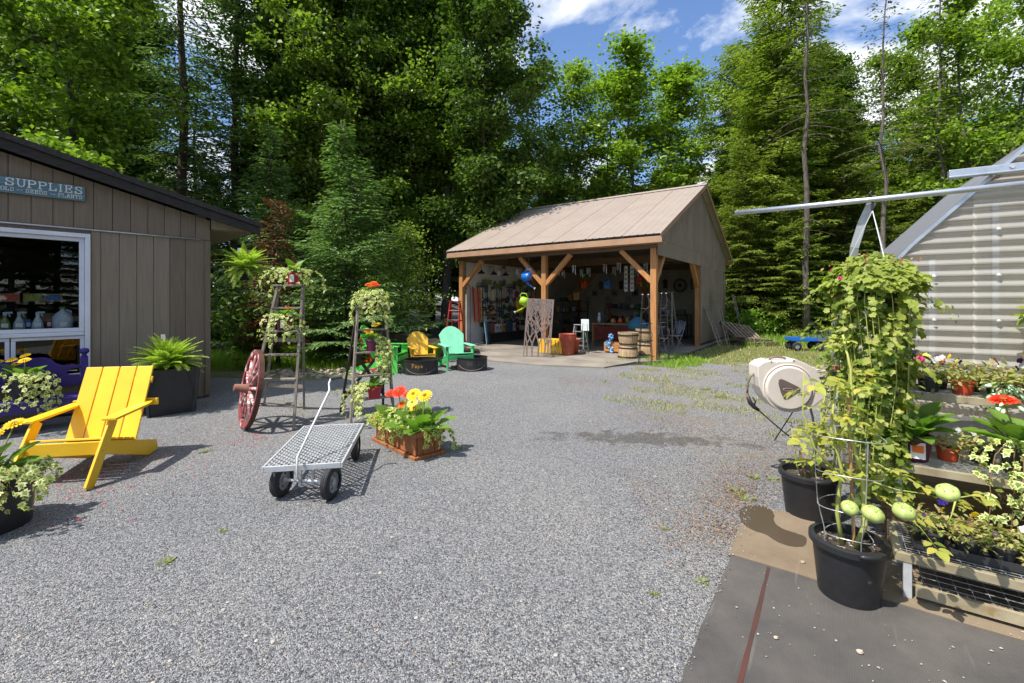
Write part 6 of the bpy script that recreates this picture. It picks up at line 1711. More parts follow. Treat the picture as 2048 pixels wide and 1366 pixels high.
# ---------------------------------------------------------------- hose reel on its post
DR = 3.9
pp = P(1702, 700, 4.05)
hp_ = thing('timber_post', 'plain timber post carrying the hose reel, behind the hanging basket', 'post', (pp.x, pp.y, .008), R(-20))
MB().box((0, 0, .80), (.09, .09, 1.60)).build('post', M_post, hp_, bevel=.006)
MB().box((-.02, -.055, .80), (.16, .02, .16)).build('mount_plate', M_galv2, hp_)
M_reel = mat('cream_plastic', hx(226, 214, 200), hx(214, 202, 188), rough=.4, objrand=.02); M_reelB = mat('brown_badge', hx(124, 106, 100), hx(108, 92, 88), rough=.45)
rl = P(1572, 775, DR)
reel = thing('hose_reel', 'cream plastic hose reel case with a brown triangular badge, mounted on a post', 'hose reel', rl, R(-8)); reel.scale = (1.05, 1.05, 1.05)
k_ = DR / FPX / 3.594
oc = (415, 342)                                     # outline read off the case, in its own plane
def rp_(x, y): return ((x - oc[0]) * k_, (oc[1] - y) * k_)
outl = [(204, 190), (238, 163), (283, 150), (300, 152), (318, 158), (330, 153), (415, 150), (421, 138), (438, 138), (500, 163), (560, 198), (612, 206), (641, 212), (641, 244), (585, 258), (598, 282), (600, 316), (590, 340), (560, 352), (600, 350), (665, 344), (663, 368), (595, 408), (560, 440), (515, 470), (440, 490), (385, 492), (325, 476), (276, 440), (240, 392), (215, 330), (204, 262)]
b = MB(); TH = .20
b.prism([(rp_(*p)[0], -TH / 2, rp_(*p)[1]) for p in outl], (0, TH, 0)); case = b.build('case', M_reel, reel, bevel=.016)
b = MB(); cx, cz = rp_(395, 330)
def disc(bb, r, y0, y1, r1, c=(cx, cz), n=40):
    vs = [(c[0] + math.cos(6.2832 * j / n) * r, y0, c[1] + math.sin(6.2832 * j / n) * r) for j in range(n)] + [(c[0] + math.cos(6.2832 * j / n) * r1, y1, c[1] + math.sin(6.2832 * j / n) * r1) for j in range(n)]
    bb.add(vs, [(j, (j + 1) % n, n + (j + 1) % n, n + j) for j in range(n)] + [tuple(range(n, 2 * n))])
disc(b, 150 * k_, -TH / 2 + .001, -TH / 2 - .022, 138 * k_); b.build('raised_disc', M_reel, case, smooth=False, bevel=.006)
b = MB(); b.tube([(cx + math.cos(6.2832 * j / 48) * 156 * k_, -TH / 2 - .002, cz + math.sin(6.2832 * j / 48) * 156 * k_) for j in range(48)], .006, 6, closed=True); b.build('ring_moulding', M_reel, case, smooth=True)
tri = [(325, 274), (338, 266), (362, 274), (410, 298), (448, 318), (462, 330), (452, 346), (420, 372), (384, 396), (368, 403), (356, 398), (338, 356), (324, 300)]
b = MB(); b.prism([(rp_(*p)[0], -TH / 2 - .0262, rp_(*p)[1]) for p in tri], (0, .006, 0)); b.build('badge', M_reelB, case, bevel=.003)
b = MB(); b.tube([(rp_(383, 338)[0] + math.cos(6.2832 * j / 24) * .036, -TH / 2 - .027, rp_(383, 338)[1] + math.sin(6.2832 * j / 24) * .011) for j in range(24)], .0022, 4, closed=True); b.build('badge_emblem', mat('badge_line', hx(160, 140, 130), rough=.4), case)
b = MB(); b.tube([(rp_(305, 158)[0], 0, rp_(305, 158)[1]), (rp_(318, 140)[0], 0, rp_(318, 140)[1]), (rp_(360, 133)[0], 0, rp_(360, 133)[1]), (rp_(405, 140)[0], 0, rp_(405, 140)[1]), (rp_(416, 152)[0], 0, rp_(416, 152)[1])], .009, 8); b.build('carry_handle', M_reelB, case, smooth=True)
for p in ((590, 226), (622, 238), (428, 148), (288, 158), (605, 345)):
    o = MB().lathe([(0, 0), (.005, 0), (.005, .002), (0, .002)], 8).build('screw', M_blk, case, loc=(rp_(*p)[0], -TH / 2 - .0005, rp_(*p)[1]), rot=(R(90), 0, 0))
b = MB(); b.box((rp_(665, 300)[0], 0, rp_(0, 300)[1]), (.14, .10, .085)); b.build('swivel_bracket', M_galv2, reel, bevel=.006)
M_hose = mat('hose_grey', hx(150, 146, 124), hx(128, 124, 104), rough=.5)
hpts = [rp_(204, 250), rp_(180, 272), rp_(166, 310), rp_(160, 350), rp_(160, 385)]
b = MB(); b.tube([(x, -.02, z) for x, z in hpts], .0085, 8); b.build('hose_end', mat('hose_brown', hx(120, 108, 80), rough=.5), reel, smooth=True)
b = MB(); b.tube([(rp_(160, 385)[0], -.02, rp_(160, 385)[1]), (rp_(164, 410)[0], -.02, rp_(164, 410)[1])], .012, 10); b.build('coupling', mat('copper_fitting', hx(196, 150, 116), rough=.4, metal=.4), reel)
b = MB(); b.tube([(rp_(164, 408)[0], -.02, rp_(164, 408)[1]), (rp_(178, 450)[0], -.02, rp_(178, 450)[1]), (rp_(205, 480)[0], -.03, rp_(205, 480)[1]), (rp_(230, 497)[0], -.03, rp_(230, 497)[1])], [.014, .018, .017, .012], 10)
b.tube([(rp_(195, 412)[0], -.02, rp_(195, 412)[1]), (rp_(212, 440)[0], -.02, rp_(212, 440)[1]), (rp_(205, 470)[0], -.02, rp_(205, 470)[1])], .006, 6); b.build('spray_gun', M_blk, reel, smooth=True)
b = MB(); b.tube([(rp_(228, 497)[0], -.03, rp_(228, 497)[1]), (rp_(330, 590)[0], -.05, rp_(330, 590)[1]), (rp_(470, 712)[0], -.08, rp_(470, 712)[1])], .006, 6); b.build('lance', M_blk, reel)
fx = rl + Vector((.12, .1, 0))
b = MB(); ff = Vector((rp_(560, 440)[0], .0, rp_(560, 440)[1])); 
b.tube([ff, ff + Vector((.02, -.02, -.12)), ff + Vector((.025, -.06, -.34)), ff + Vector((.0, -.2, -.62)), ff + Vector((.05, -.32, -.655)), ff + Vector((.3, -.3, -.66))], .0095, 8); b.build('feed_hose', M_hose, reel, smooth=True)
sk = thing('wire_stake', 'bent black wire garden stake stuck in the gravel under the hose reel', 'stake', G(1548, 882))
b = MB(); q0 = Vector((0, 0, 0)); q1 = P(1593, 812, 4.45) - G(1548, 882)
b.tube([q0, q1], .006, 6); b.tube([q1 * .58 + Vector((0, 0, 0)), q1 * .60 + Vector((.05, .0, -.02)), q1 * .60 + Vector((.04, .0, -.05)), q1 * .60 + Vector((.06, .0, -.06)), q1 * .3 + Vector((.06, 0, -.02))], .004, 5); b.build('wire', M_blk, sk)

# ---------------------------------------------------------------- tomato pots
M_stake = mat('bamboo', hx(190, 150, 100), hx(160, 120, 76), rough=.7)
M_tomf = mat('green_tomato', hx(192, 202, 122), hx(166, 186, 98), rough=.3, scale=3)
TOM = MB()
nlt, nln = 12, 24; vs = []; fs = []
for i in range(nlt + 1):
    th = math.pi * i / nlt
    for j in range(nln):
        ph = 6.2832 * j / nln; rr_ = math.sin(th) * (1 + .035 * math.cos(6 * ph)); vs.append((rr_ * math.cos(ph), rr_ * math.sin(ph), .80 * math.cos(th) - .14 * math.exp(-(math.sin(th) / .25) ** 2) * (1 if th < 1.57 else -.3)))
for i in range(nlt): fs += [(i * nln + j, (i + 1) * nln + j, (i + 1) * nln + (j + 1) % nln, i * nln + (j + 1) % nln) for j in range(nln)]
TOMM = TOM.add(vs, fs).mesh('tomato', M_tomf, True)
CALM = joined('calyx', T_oval, L_ger, [(Vector((0, 0, .66)), (math.cos(a), math.sin(a), .10), (0, 0, 1), .70) for a in (0, 1.26, 2.5, 3.8, 5.0)])
def tomato_plant(loc, label, stems, leaves, fruits, rt=.158, h=.285, soil=.045, cage=(), stakes=(), seed=1):
    t = thing('tomato_plant', label, 'potted plant', loc)
    po = pot_round(t, rt, rt * .82, h, M_pot, rim=.034, soil=soil)
    rr = random.Random(seed)
    for a0 in (-1.57 - .1, 1.57):                   # moulded lift handles
        b = MB(); b.tube([(math.cos(a0 + q * .1) * (rt + .016), math.sin(a0 + q * .1) * (rt + .016), h - .012) for q in (-3, -2, -1, 0, 1, 2, 3)], [.008, .012, .014, .014, .014, .012, .008], 8); b.build('pot_handle', M_pot, t, smooth=True)
    its = []
    for s, (pts, r) in enumerate(stems):
        b = MB(); n = len(pts); b.tube(pts, [r * (1 - .6 * i / (n - 1)) for i in range(n)], 8); b.build('stem', M_stemY, t, smooth=True)
        for i in range(n - 1):
            p0, p1 = Vector(pts[i]), Vector(pts[i + 1]); ln = (p1 - p0).length
            for k in range(max(1, int(ln / leaves))):
                p = p0.lerp(p1, rr.random()); a = rr.uniform(0, 6.283)
                if p.z < h + .06: continue
                d = Vector((math.cos(a), math.sin(a), rr.uniform(-.55, .35)))
                its.append((p, d, (rr.uniform(-.4, .4), rr.uniform(-.6, .2), 1), rr.uniform(.08, .155)))
    its.sort(key=lambda q: q[0].y)
    singles('leaf', T_tom, L_tom, its[:90], t)
    if its[90:]: tag(put('foliage', joined('foliage', T_tom, L_tom, its[90:]), t), kind='stuff')
    for (p, s) in fruits:
        o = put('tomato', TOMM, t, loc=p); o.scale = (s, s, s); o.rotation_euler = (rr.uniform(.15, .6), rr.uniform(-.3, .3), rr.uniform(-.5, .5)); put('calyx', CALM, o)
    for (r, z) in cage:
        b = MB(); b.tube([(math.cos(6.2832 * j / 30) * r, math.sin(6.2832 * j / 30) * r, z + .01 * math.sin(j * .4)) for j in range(30)], .0022, 5, closed=True); b.build('cage_ring', M_wire, t)
    if cage:
        for a in (.4, 2.5, 4.6):
            b = MB(); b.tube([(math.cos(a) * .10, math.sin(a) * .10, h - .05)] + [(math.cos(a) * r, math.sin(a) * r, z) for r, z in cage], .0024, 5); b.build('cage_wire', M_wire, t)
    for (p, q) in stakes:
        b = MB(); b.tube([p, q], .0075, 7); b.build('bamboo_cane', M_stake, t)
    return t
TA = Vector((1.70, 2.30, .026))
tomato_plant(TA, 'front tomato plant in a black pot, green tomatoes hanging over the bench', [
    ([(-.03, .0, .24), (-.05, .01, .40), (-.02, .02, .62), (-.06, .04, .82), (-.02, .06, 1.05)], .011),
    ([(.02, -.02, .24), (.07, -.02, .36), (.07, .0, .60), (.02, .02, .80), (.05, .05, 1.12), (.03, .08, 1.3)], .013),
    ([(.06, .0, .58), (.10, -.03, .66), (.17, -.10, .645), (.26, -.17, .58), (.33, -.22, .575), (.42, -.27, .62)], .0065),
    ([(.05, .0, .50), (.11, -.02, .57), (.18, -.08, .555), (.25, -.15, .565)], .006),
    ([(-.05, .01, .60), (-.14, .05, .72), (-.18, .08, .9), (-.16, .1, 1.1)], .007), ([(.02, .02, .70), (.1, .08, .85), (.14, .12, 1.05)], .006), ([(-.05, .03, .75), (-.02, -.06, .95), (-.05, -.08, 1.15)], .006),
    ([(.33, -.22, .575), (.31, -.22, .5), (.29, -.22, .45)], .004), ([(.12, -.06, .50), (.17, -.12, .46), (.22, -.16, .41), (.25, -.18, .36)], .004)],
    .046, [(P(1700, 1016, 2.20) - TA, .038), (P(1746, 1028, 2.13) - TA, .045), (P(1808, 1023, 2.05) - TA, .044), (P(1895, 985, 1.98) - TA, .042), ((.06, .03, .46), .034)], cage=((.10, .30), (.13, .44), (.14, .62), (.15, .80)), stakes=(((.03, .0, .2), (.02, .03, 1.0)),), seed=4)
TBp = Vector((2.07, 3.18, .026))
tomato_plant(TBp, 'tomato plant in the black pot behind, under the hose reel', [
    ([(.02, 0, .24), (.04, -.02, .5), (.07, -.03, .62), (.16, .0, .78), (.18, .02, 1.0)], .013),
    ([(-.05, -.02, .24), (-.10, -.03, .34), (-.12, -.04, .46), (-.13, -.02, .60)], .006),
    ([(.08, .02, .24), (.12, .02, .45), (.11, .03, .7), (.18, .05, .9)], .010),
    ([(.09, -.06, .24), (.12, -.09, .4), (.13, -.1, .55), (.10, -.1, .72)], .008)], .036, [], rt=.17, h=.29, cage=(), stakes=(((.0, .02, .2), (-.04, .03, .42)),), seed=9)

# ================================================================ PAVILION GOODS
def pvt(name, label, cat, x, y, z=.041, rz=0.0, group=None): return thing(name, label, cat, PV(x, y, z), RZ_P + rz, group)
# laser-cut steel tree screen
M_screen = mat('brown_steel', hx(136, 118, 108), hx(118, 102, 94), rough=.55, metal=.2)
sc0 = G(1046, 717); sc1 = G(1100, 717); rzs = math.atan2(sc1.y - sc0.y, sc1.x - sc0.x) - .25
scr = thing('metal_screen', 'tall brown metal screen cut with branching tree shapes, before the middle post', 'screen', (sc0.x, sc0.y + .05, .04), rzs); scr.rotation_euler = (R(-7), R(3), rzs)
SW, SHt = .72, 1.56
b = MB(); frame(b, 0, SW, 0, SHt, .028, 0, .012); MB_ = b; MB_.build('frame', M_screen, scr)
rs = random.Random(8); b = MB(); cnt_ = 0
def grow(p, d, w, l, dep):
    global cnt_
    q = p + d * l
    if not (0.01 < q.x < SW - .01): q.x = max(.012, min(SW - .012, q.x))
    if q.z > SHt - .012: q.z = SHt - .012
    b.beam(p, q, w, .004 + .0007 * (cnt_ % 7), up=(0, 1, 0)); cnt_ += 1
    if dep == 0 or q.z >= SHt - .03: return
    for s in (-1, 1):
        a = s * R(rs.uniform(16, 34)); nd = Vector((d.x * math.cos(a) - d.z * math.sin(a), 0, d.x * math.sin(a) + d.z * math.cos(a))); nd = (nd + Vector((0, 0, .22))).normalized()
        grow(q, nd, max(.012, w * .76), l * rs.uniform(.80, .98), dep - 1)
for x_ in (.10, .24, .40, .56, .66): grow(Vector((x_, 0, .02)), Vector((rs.uniform(-.12, .12), 0, 1)).normalized(), .045, .33, 6)
b.build('branches', M_screen, scr)
# terracotta-coloured pot stack
w_ = G(1137, 714)
for k in range(3):
    t = thing('terracotta_pot', ('bottom large terracotta pot of the nested stack on the slab', 'middle terracotta pot of the nested stack on the slab', 'top terracotta pot of the nested stack on the slab')[k], 'pot', (w_.x, w_.y + .2, .041 + k * .056), 0, 'nested terracotta pots')
    b = MB(); b.lathe([(0, 0), (.165, 0), (.21, .40), (.235, .402), (.24, .46), (.225, .462), (.20, .41), (.16, .02), (0, .02)] if k == 0 else [(.0, .1), (.175, .1), (.213, .405), (.235, .407), (.24, .46), (.225, .462), (.20, .41)], 32); o = b.build('pot_body', M_terra, t, smooth=True); o.modifiers.new('es', 'EDGE_SPLIT').split_angle = R(35)
t = thing('terracotta_pot', 'single large terracotta pot half behind the nested stack', 'pot', (w_.x + .16, w_.y + .48, .041)); b = MB(); b.lathe([(0, 0), (.165, 0), (.21, .36), (.235, .362), (.24, .41), (.225, .412), (.20, .37), (.16, .02)], 32); b.build('pot_body', M_terra, t, smooth=True)
# half barrels
M_stave = mat('barrel_wood', hx(196, 170, 132), hx(158, 130, 96), rough=.8, scale=5, stretch=(8, 8, .7), bump=.15, objrand=.1)
def half_barrel(loc, label, flip, r0=.215, r1=.265, h=.33):
    t = thing('half_barrel', label, 'barrel', loc, 0, 'wooden half barrels'); n = 22
    ra, rb2 = (r1, r0) if flip else (r0, r1)
    for i in range(n):
        a0, a1 = 6.2832 * i / n + .008, 6.2832 * (i + 1) / n - .008; b = MB()
        vs = []
        for (r, z) in ((ra, 0), ((ra + rb2) / 2 + .008, h / 2), (rb2, h)):
            for rr_ in (r, r - .02):
                for a in (a0, a1): vs.append((math.cos(a) * rr_, math.sin(a) * rr_, z))
        b.add(vs, [(0, 1, 5, 4), (4, 5, 9, 8), (3, 2, 6, 7), (7, 6, 10, 11), (0, 4, 6, 2), (4, 8, 10, 6), (1, 3, 7, 5), (5, 7, 11, 9), (8, 9, 11, 10), (0, 2, 3, 1)]); b.build('stave', M_stave, t)
    for u in (.12, .80):
        r = ra + (rb2 - ra) * u + .012; z = h * u
        b = MB(); b.lathe([(r - .006, z - .016), (r + .002, z - .016), (r + .002, z + .016), (r - .006, z + .016)], 32, cap=False); b.build('hoop', M_blk, t)
    MB().lathe([(0, .02 if not flip else h - .02), (min(ra, rb2) - .012, .02 if not flip else h - .02)], 22).build('bottom', M_stave, t)
w_ = G(1261, 721)
half_barrel((w_.x, w_.y + .22, .041), 'upturned wooden half barrel at the foot of the stack by the front corner post', True)
half_barrel((w_.x, w_.y + .22, .372), 'wooden half barrel on top of the upturned one by the front corner post', False)
w2 = Vector((w_.x + .62, w_.y + .75, .041))
half_barrel(w2, 'upturned wooden half barrel behind the front corner post', True, .23, .28, .36); half_barrel(w2 + Vector((0, 0, .362)), 'wooden half barrel stacked behind the front corner post', False, .23, .28, .36)
# plant obelisks round the front post
def obelisk(px_, d, h, sp, label, m):
    c = P(px_, 700, d); t = thing('wire_obelisk', label, 'trellis', (c.x, c.y, .03), .4, 'wire plant supports at the corner post')
    for a in (0, 1.57, 3.14, 4.71):
        b = MB(); b.tube([(math.cos(a) * sp, math.sin(a) * sp, 0), (math.cos(a) * sp * .45, math.sin(a) * sp * .45, h)], .009, 6); b.build('upright', m, t)
        b = MB(); b.lathe([(0, h), (.018, h + .008), (0, h + .03)], 8, c=(math.cos(a) * sp * .45, math.sin(a) * sp * .45, 0)); b.build('finial', M_alu, t)
    for z in (.18, .55, .95, 1.3):
        if z < h:
            r = sp * (1 - .55 * z / h); b = MB(); b.tube([(math.cos(6.283 * j / 20) * r, math.sin(6.283 * j / 20) * r, z) for j in range(20)], .007, 5, closed=True); b.build('hoop', m, t)
    b = MB(); b.tube([(math.cos(q * .55) * sp * (1 - .55 * q / 24), math.sin(q * .55) * sp * (1 - .55 * q / 24), h * q / 24) for q in range(25)], .006, 5); b.build('spiral', m, t)
obelisk(1291, 10.75, 1.62, .21, 'tall black wire obelisk against the front corner post', M_blk)
obelisk(1328, 11.35, 1.66, .17, 'second black wire obelisk right of the front corner post', M_blk)
# bistro chairs and table
M_bis = mat('grey_metal_chair', hx(150, 150, 152), hx(126, 126, 130), rough=.55, metal=.2)
def bistro(x, y, rz, label):
    t = pvt('folding_chair', label, 'chair', x, y, .041, rz, 'folding metal chairs in the side bay')
    for s in (-1, 1):
        b = MB(); b.tube([(s * .19, -.20, 0), (s * .19, .05, .45), (s * .185, .16, .68), (s * .18, .20, .86)], .011, 6); b.build('leg', M_bis, t)
        b = MB(); b.tube([(s * .17, .26, 0), (s * .17, -.16, .45)], .011, 6); b.build('leg', M_bis, t)
    for z_, y_ in ((.12, -.135), (.12, .15)): b = MB(); b.tube([(-.19, y_, z_), (.19, y_, z_)], .008, 5); b.build('stretcher', M_bis, t)
    b = MB(); b.lathe([(0, .445), (.19, .445), (.2, .455), (.19, .465), (0, .465)], 24); b.build('seat', M_bis, t)
    for i in range(6):
        u = (i - 2.5) / 2.5; b = MB(); b.beam((u * .05, .09, .50), (u * .17, .20, .86 - .05 * u * u), .032, .006, up=(0, 1, .2)); b.build('back_slat', M_bis, t)
    b = MB(); b.tube([(-.19, .20, .84), (0, .215, .89), (.19, .20, .84)], .010, 6); b.build('back_rail', M_bis, t)
bistro(6.05, 1.35, R(40), 'grey folding metal chair facing the front corner post'); bistro(6.25, 2.4, R(-30), 'grey folding metal chair tucked beside the rear side post')
t = pvt('bistro_table', 'round grey metal bistro table between the folding chairs', 'table', 5.75, 2.0)
MB().lathe([(0, .70), (.30, .70), (.31, .715), (.30, .73), (0, .73)], 28).build('table_top', M_bis, t)
for a in (0, 2.09, 4.19): b = MB(); b.tube([(math.cos(a) * .26, math.sin(a) * .26, 0), (math.cos(a) * .04, math.sin(a) * .04, .36), (math.cos(a) * .2, math.sin(a) * .2, .70)], .012, 6); b.build('leg', M_bis, t)
# ladders
def lad_at(base, ax, back, wt, wb, h, n, label, m, name='wooden_stepladder', sm=None, lean=.18, group='ladders around the pavilion'):
    base = Vector(base); ax = Vector(ax).normalized(); back = Vector(back).normalized()
    fl_ = base - ax * wb / 2; fr_ = base + ax * wb / 2; bl_ = fl_ + back * h * .42; br_ = fr_ + back * h * .42; tp = base + back * h * lean + Vector((0, 0, h))
    return stepladder(name, label, fl_, fr_, bl_, br_, tp - ax * wt / 2, tp + ax * wt / 2, h, m, m, n, w=.07, group=group, step_m=sm)
lad_at(PV(5.65, 3.1, .041), U, V, .40, .62, 1.75, 5, 'tall grey wooden stepladder standing inside the side bay', M_lad)
M_redl = mat('red_fibreglass', hx(196, 44, 50), hx(170, 36, 42), rough=.45)
rb0 = P(903, 690, 14.4); lad_at((rb0.x, rb0.y, .01), (1, -.12, 0), (.3, 1, 0), .30, .46, 1.50, 4, 'red fibreglass stepladder left of the pavilion corner post', M_redl, 'red_stepladder', M_alu)
t2_ = lad_at(PV(4.02, .45, .041), U, V, .28, .42, .78, 3, 'small aluminium stepladder inside the front opening', M_alu, 'small_stepladder')
def lean_ladder(x, y, dx, dy, h, w, n, label, dxz=.5):
    t = pvt('leaning_ladder', label, 'ladder', x, y, .02, 0, 'old ladders leaning on the pavilion side wall')
    for s in (0, 1): MB().beam((0 + .0, s * w, 0), (-dxz, s * w * .8 + .1 + dy, h), .03, .07, up=(0, 1, 0)).build('rail', M_lad, t, bevel=.003)
    for i in range(n):
        u = (i + .6) / n; MB().beam((-dxz * u, u * (.1 + dy), h * u), (-dxz * u, w - .2 * w * u + u * (.1 + dy), h * u), .028, .05, up=(1, 0, 0)).build('rung', M_lad, t)
lean_ladder(7.05, 4.5, 0, 0.15, 1.30, .42, 5, 'short grey wooden ladder leaning outside the pavilion wall'); lean_ladder(7.15, 5.3, 0, .25, 1.85, .42, 7, 'long grey wooden ladder leaning outside the pavilion wall'); lean_ladder(7.3, 7.7, 0, .3, 1.75, .40, 7, 'old grey ladder leaning at the far rear corner of the pavilion wall')
# inside wall goods: long-handled tools on the white wall
M_hand = mat('tool_handle', hx(196, 156, 104), hx(170, 128, 80), rough=.6); M_green = mat('tool_green', hx(40, 92, 60), rough=.5); M_steel = mat('tool_steel', (.16, .165, .17), (.10, .10, .105), rough=.45, metal=.5)
heads = ['rake', 'spade', 'hoe', 'fork', 'broom']
def tool(i, y, z0, kind, hm):
    t = pvt('garden_' + kind, 'garden %s with a %s handle hung on the white pavilion wall' % (kind, {'a': 'pale wooden', 'b': 'black', 'c': 'dark green'}[hm]), kind, .03, y, z0, 0, 'garden tools on the white wall')
    m = {'a': M_hand, 'b': M_blk, 'c': M_green}[hm]
    b = MB(); b.tube([(.0, 0, 0), (0, 0, 1.25)], .016, 6); b.build('handle', m, t)
    b = MB()
    if kind == 'rake':
        b.beam((0, -.19, 1.27), (0, .19, 1.27), .03, .03)
        for k in range(11): b.beam((0.0, -.18 + k * .036, 1.27), (.05, -.2 + k * .04, 1.42), .008, .008)
    elif kind == 'spade': b.prism([(0, -.09, 1.25), (0, .09, 1.25), (0.02, .085, 1.46), (.03, 0, 1.54), (.02, -.085, 1.46)], (.012, 0, 0))
    elif kind == 'hoe': b.beam((0, 0, 1.25), (.05, 0, 1.34), .02, .02); b.box((.08, 0, 1.35), (.012, .16, .10))
    elif kind == 'fork':
        b.beam((0, -.09, 1.27), (0, .09, 1.27), .03, .03)
        for k in range(4): b.beam((0, -.08 + k * .053, 1.27), (.03, -.08 + k * .053, 1.52), .012, .012)
    else: b.prism([(-.02, -.17, 1.26), (-.02, .17, 1.26), (-.02, .20, 1.42), (-.02, -.20, 1.42)], (.05, 0, 0))
    b.build('head', {'rake': M_green, 'broom': M_plG}.get(kind, M_steel), t)
rt_ = random.Random(3)
for i in range(22): tool(i, .9 + i * .155 + rt_.uniform(-.04, .04), rt_.uniform(.55, .9), heads[(i * 3 + i // 5) % 5], 'abcba'[i % 5])
for i in range(6):                                  # timber stakes against the wall
    t = pvt('timber_stake', 'pale timber stake leaning in the bundle against the white wall', 'stake', .10 + .03 * (i % 2), .42 + i * .065, .05, 0, 'bundle of timber stakes'); b = MB(); b.beam((.10, 0, .75), (.0, .01 * i, 1.95 - .05 * (i % 3)), .036, .036); b.build('stake_body', M_post if i % 3 else M_redl, t)
crook = pvt('shepherd_hook', 'black iron shepherd hook standing by the white pavilion wall', 'hook', .16, .22); b = MB(); b.tube([(0, 0, 0), (0, 0, 1.9), (.02, -.08, 2.02), (.05, -.2, 2.02), (.06, -.26, 1.93), (.05, -.22, 1.86)], .010, 6); b.build('rod', M_blk, crook)
# pegged packets and boxes
cols_ = [('dull red', mat('carton_red', hx(130, 52, 44), rough=.6)), ('dull blue', mat('carton_blue', hx(56, 86, 122), rough=.6)), ('white', M_plW), ('green', M_green), ('ochre', mat('carton_ochre', hx(170, 140, 66), rough=.6)), ('black', M_blk), ('rust orange', mat('carton_orange', hx(160, 84, 46), rough=.6)), ('brown', M_shelf)]
def packet(x, y, z, sx, sy, sz, c, where, group):
    t = pvt('boxed_product', '%s packet %s' % (cols_[c][0], where), 'box', x, y, z, 0, group)
    MB().box((0, 0, sz / 2), (sx, sy, sz)).build('carton', cols_[c][1], t, bevel=.004)
    MB().box((sx / 2 + .001, 0, sz * .55), (.003, sy * .7, sz * .35)).build('label_patch', cols_[(c + 2) % 8][1], t)
for i in range(92):
    y = .95 + (i % 23) * .145 + rt_.uniform(-.06, .06); z = (.62, .9, 1.15, 1.45)[i // 23] + rt_.uniform(-.06, .08); packet(.06, y, z, .06, rt_.uniform(.08, .18), rt_.uniform(.10, .22), rt_.choice((0, 1, 2, 3, 5, 5, 5, 7)), 'pegged on the white pavilion wall', 'packets pegged on the white wall')
for i in range(9): packet(.22, 1.1 + i * .22, .40, .12, .17, .30, (1, 6, 2, 2, 4, 1, 1, 2, 5)[i], 'standing on the low shelf along the white wall', 'packets on the low wall shelf')
t = pvt('low_shelf', 'low dark shelf along the foot of the white pavilion wall', 'shelf', .25, 2.1, .041); MB().box((0, 0, .345), (.30, 2.3, .025)).build('shelf_board', M_dark, t); MB().box((-.1, 0, .17), (.03, 2.3, .32)).build('back_board', M_dark, t)
for s in (-1, 1): MB().box((0, s * 1.1, .165), (.28, .03, .33)).build('side_board', M_dark, t)
# round thermometer, yellow bin, lamps on the wall
t = pvt('wall_thermometer', 'round red-centred wall dial hung among the tools', 'dial', .05, 3.05, 1.78); o = MB().box((0, 0, 0), (.03, .34, .34)).build('panel', M_plW, t); b = MB(); b.lathe([(0, 0), (.13, 0), (.13, .02), (0, .02)], 24); b.build('dial_face', M_plR, t, loc=(.016, 0, 0), rot=(0, R(90), 0))
t = pvt('yellow_bin', 'bright yellow bin hung on the wall below the red dial', 'bin', .12, 3.2, 1.05); MB().box((0, 0, .25), (.16, .28, .46)).build('bin_body', M_yel2, t, bevel=.01)
t = pvt('blue_poster', 'pale blue printed board leaning at the front of the white wall', 'board', .42, .75, .041, .5); MB().box((0, 0, .40), (.02, .30, .78), (0, R(-6), 0)).build('panel', mat('pale_blue_board', hx(120, 168, 200), hx(170, 200, 216), rough=.6, scale=12), t)
for i in range(3):
    t = pvt('barn_lamp', 'small black barn lamp hung high along the white wall', 'lamp', .25, .7 + i * .7, 2.45, 0, 'barn lamps on the white wall'); b = MB(); b.lathe([(.02, .14), (.03, .1), (.12, .03), (.125, 0), (.11, .02), (.02, .09)], 18, cap=False); b.build('lamp_shade', M_blk, t); b = MB(); b.tube([(-.25, 0, .25), (-.1, 0, .30), (0, 0, .25), (0, 0, .13)], .008, 6); b.build('lamp_arm', M_blk, t)
# hanging watering cans
def watering_can(loc, m, label, rz, tiltv):
    t = thing('watering_can', label, 'watering can', loc, rz); t.rotation_euler = (tiltv[0], tiltv[1], rz)
    b = MB(); b.lathe([(0, 0), (.13, 0), (.115, .22), (.10, .24), (.06, .24)], 22); b.build('body', m, t, smooth=True)
    b = MB(); b.tube([(.10, 0, .05), (.24, 0, .14), (.36, 0, .27)], [.035, .022, .016], 10); b.build('spout', m, t, smooth=True)
    b = MB(); b.lathe([(.016, 0), (.04, .035), (0, .04)], 14, c=(0, 0, 0)); b.build('rose', M_plW, t, loc=(.36, 0, .27), rot=(0, R(48), 0))
    b = MB(); b.tube([(-.05, 0, .23), (-.10, 0, .30), (-.19, 0, .28), (-.22, 0, .16), (-.13, 0, .06)], .013, 8); b.build('grip', m, t, smooth=True)
M_canB = mat('blue_can', hx(36, 116, 206), hx(28, 96, 182), rough=.3); M_canG = mat('lime_can', hx(170, 206, 48), hx(150, 190, 40), rough=.3); M_canR = mat('red_can', hx(196, 34, 40), rough=.3)
watering_can(P(1046, 556, 13.3), M_canB, 'blue plastic watering can hanging from the front beam', R(-20), (0, R(78), 0))
watering_can(P(1057, 606, 12.6), M_canG, 'lime green watering can hanging above the metal screen', R(160), (0, R(70), 0))
for (nm_, px_, y0_, d_) in (('a', 1046, 512, 13.3), ('b', 1057, 512, 12.6)):
    c_ = P(px_, y0_, d_); t = thing('hanging_wire', 'thin wire holding up the %s watering can' % ('blue' if nm_ == 'a' else 'lime green'), 'wire', (c_.x, c_.y, 0)); b = MB(); b.tube([(0, 0, 2.9), (0, 0, P(px_, 552 if nm_ == 'a' else 604, d_).z)], .004, 4); b.build('wire', M_blk, t)
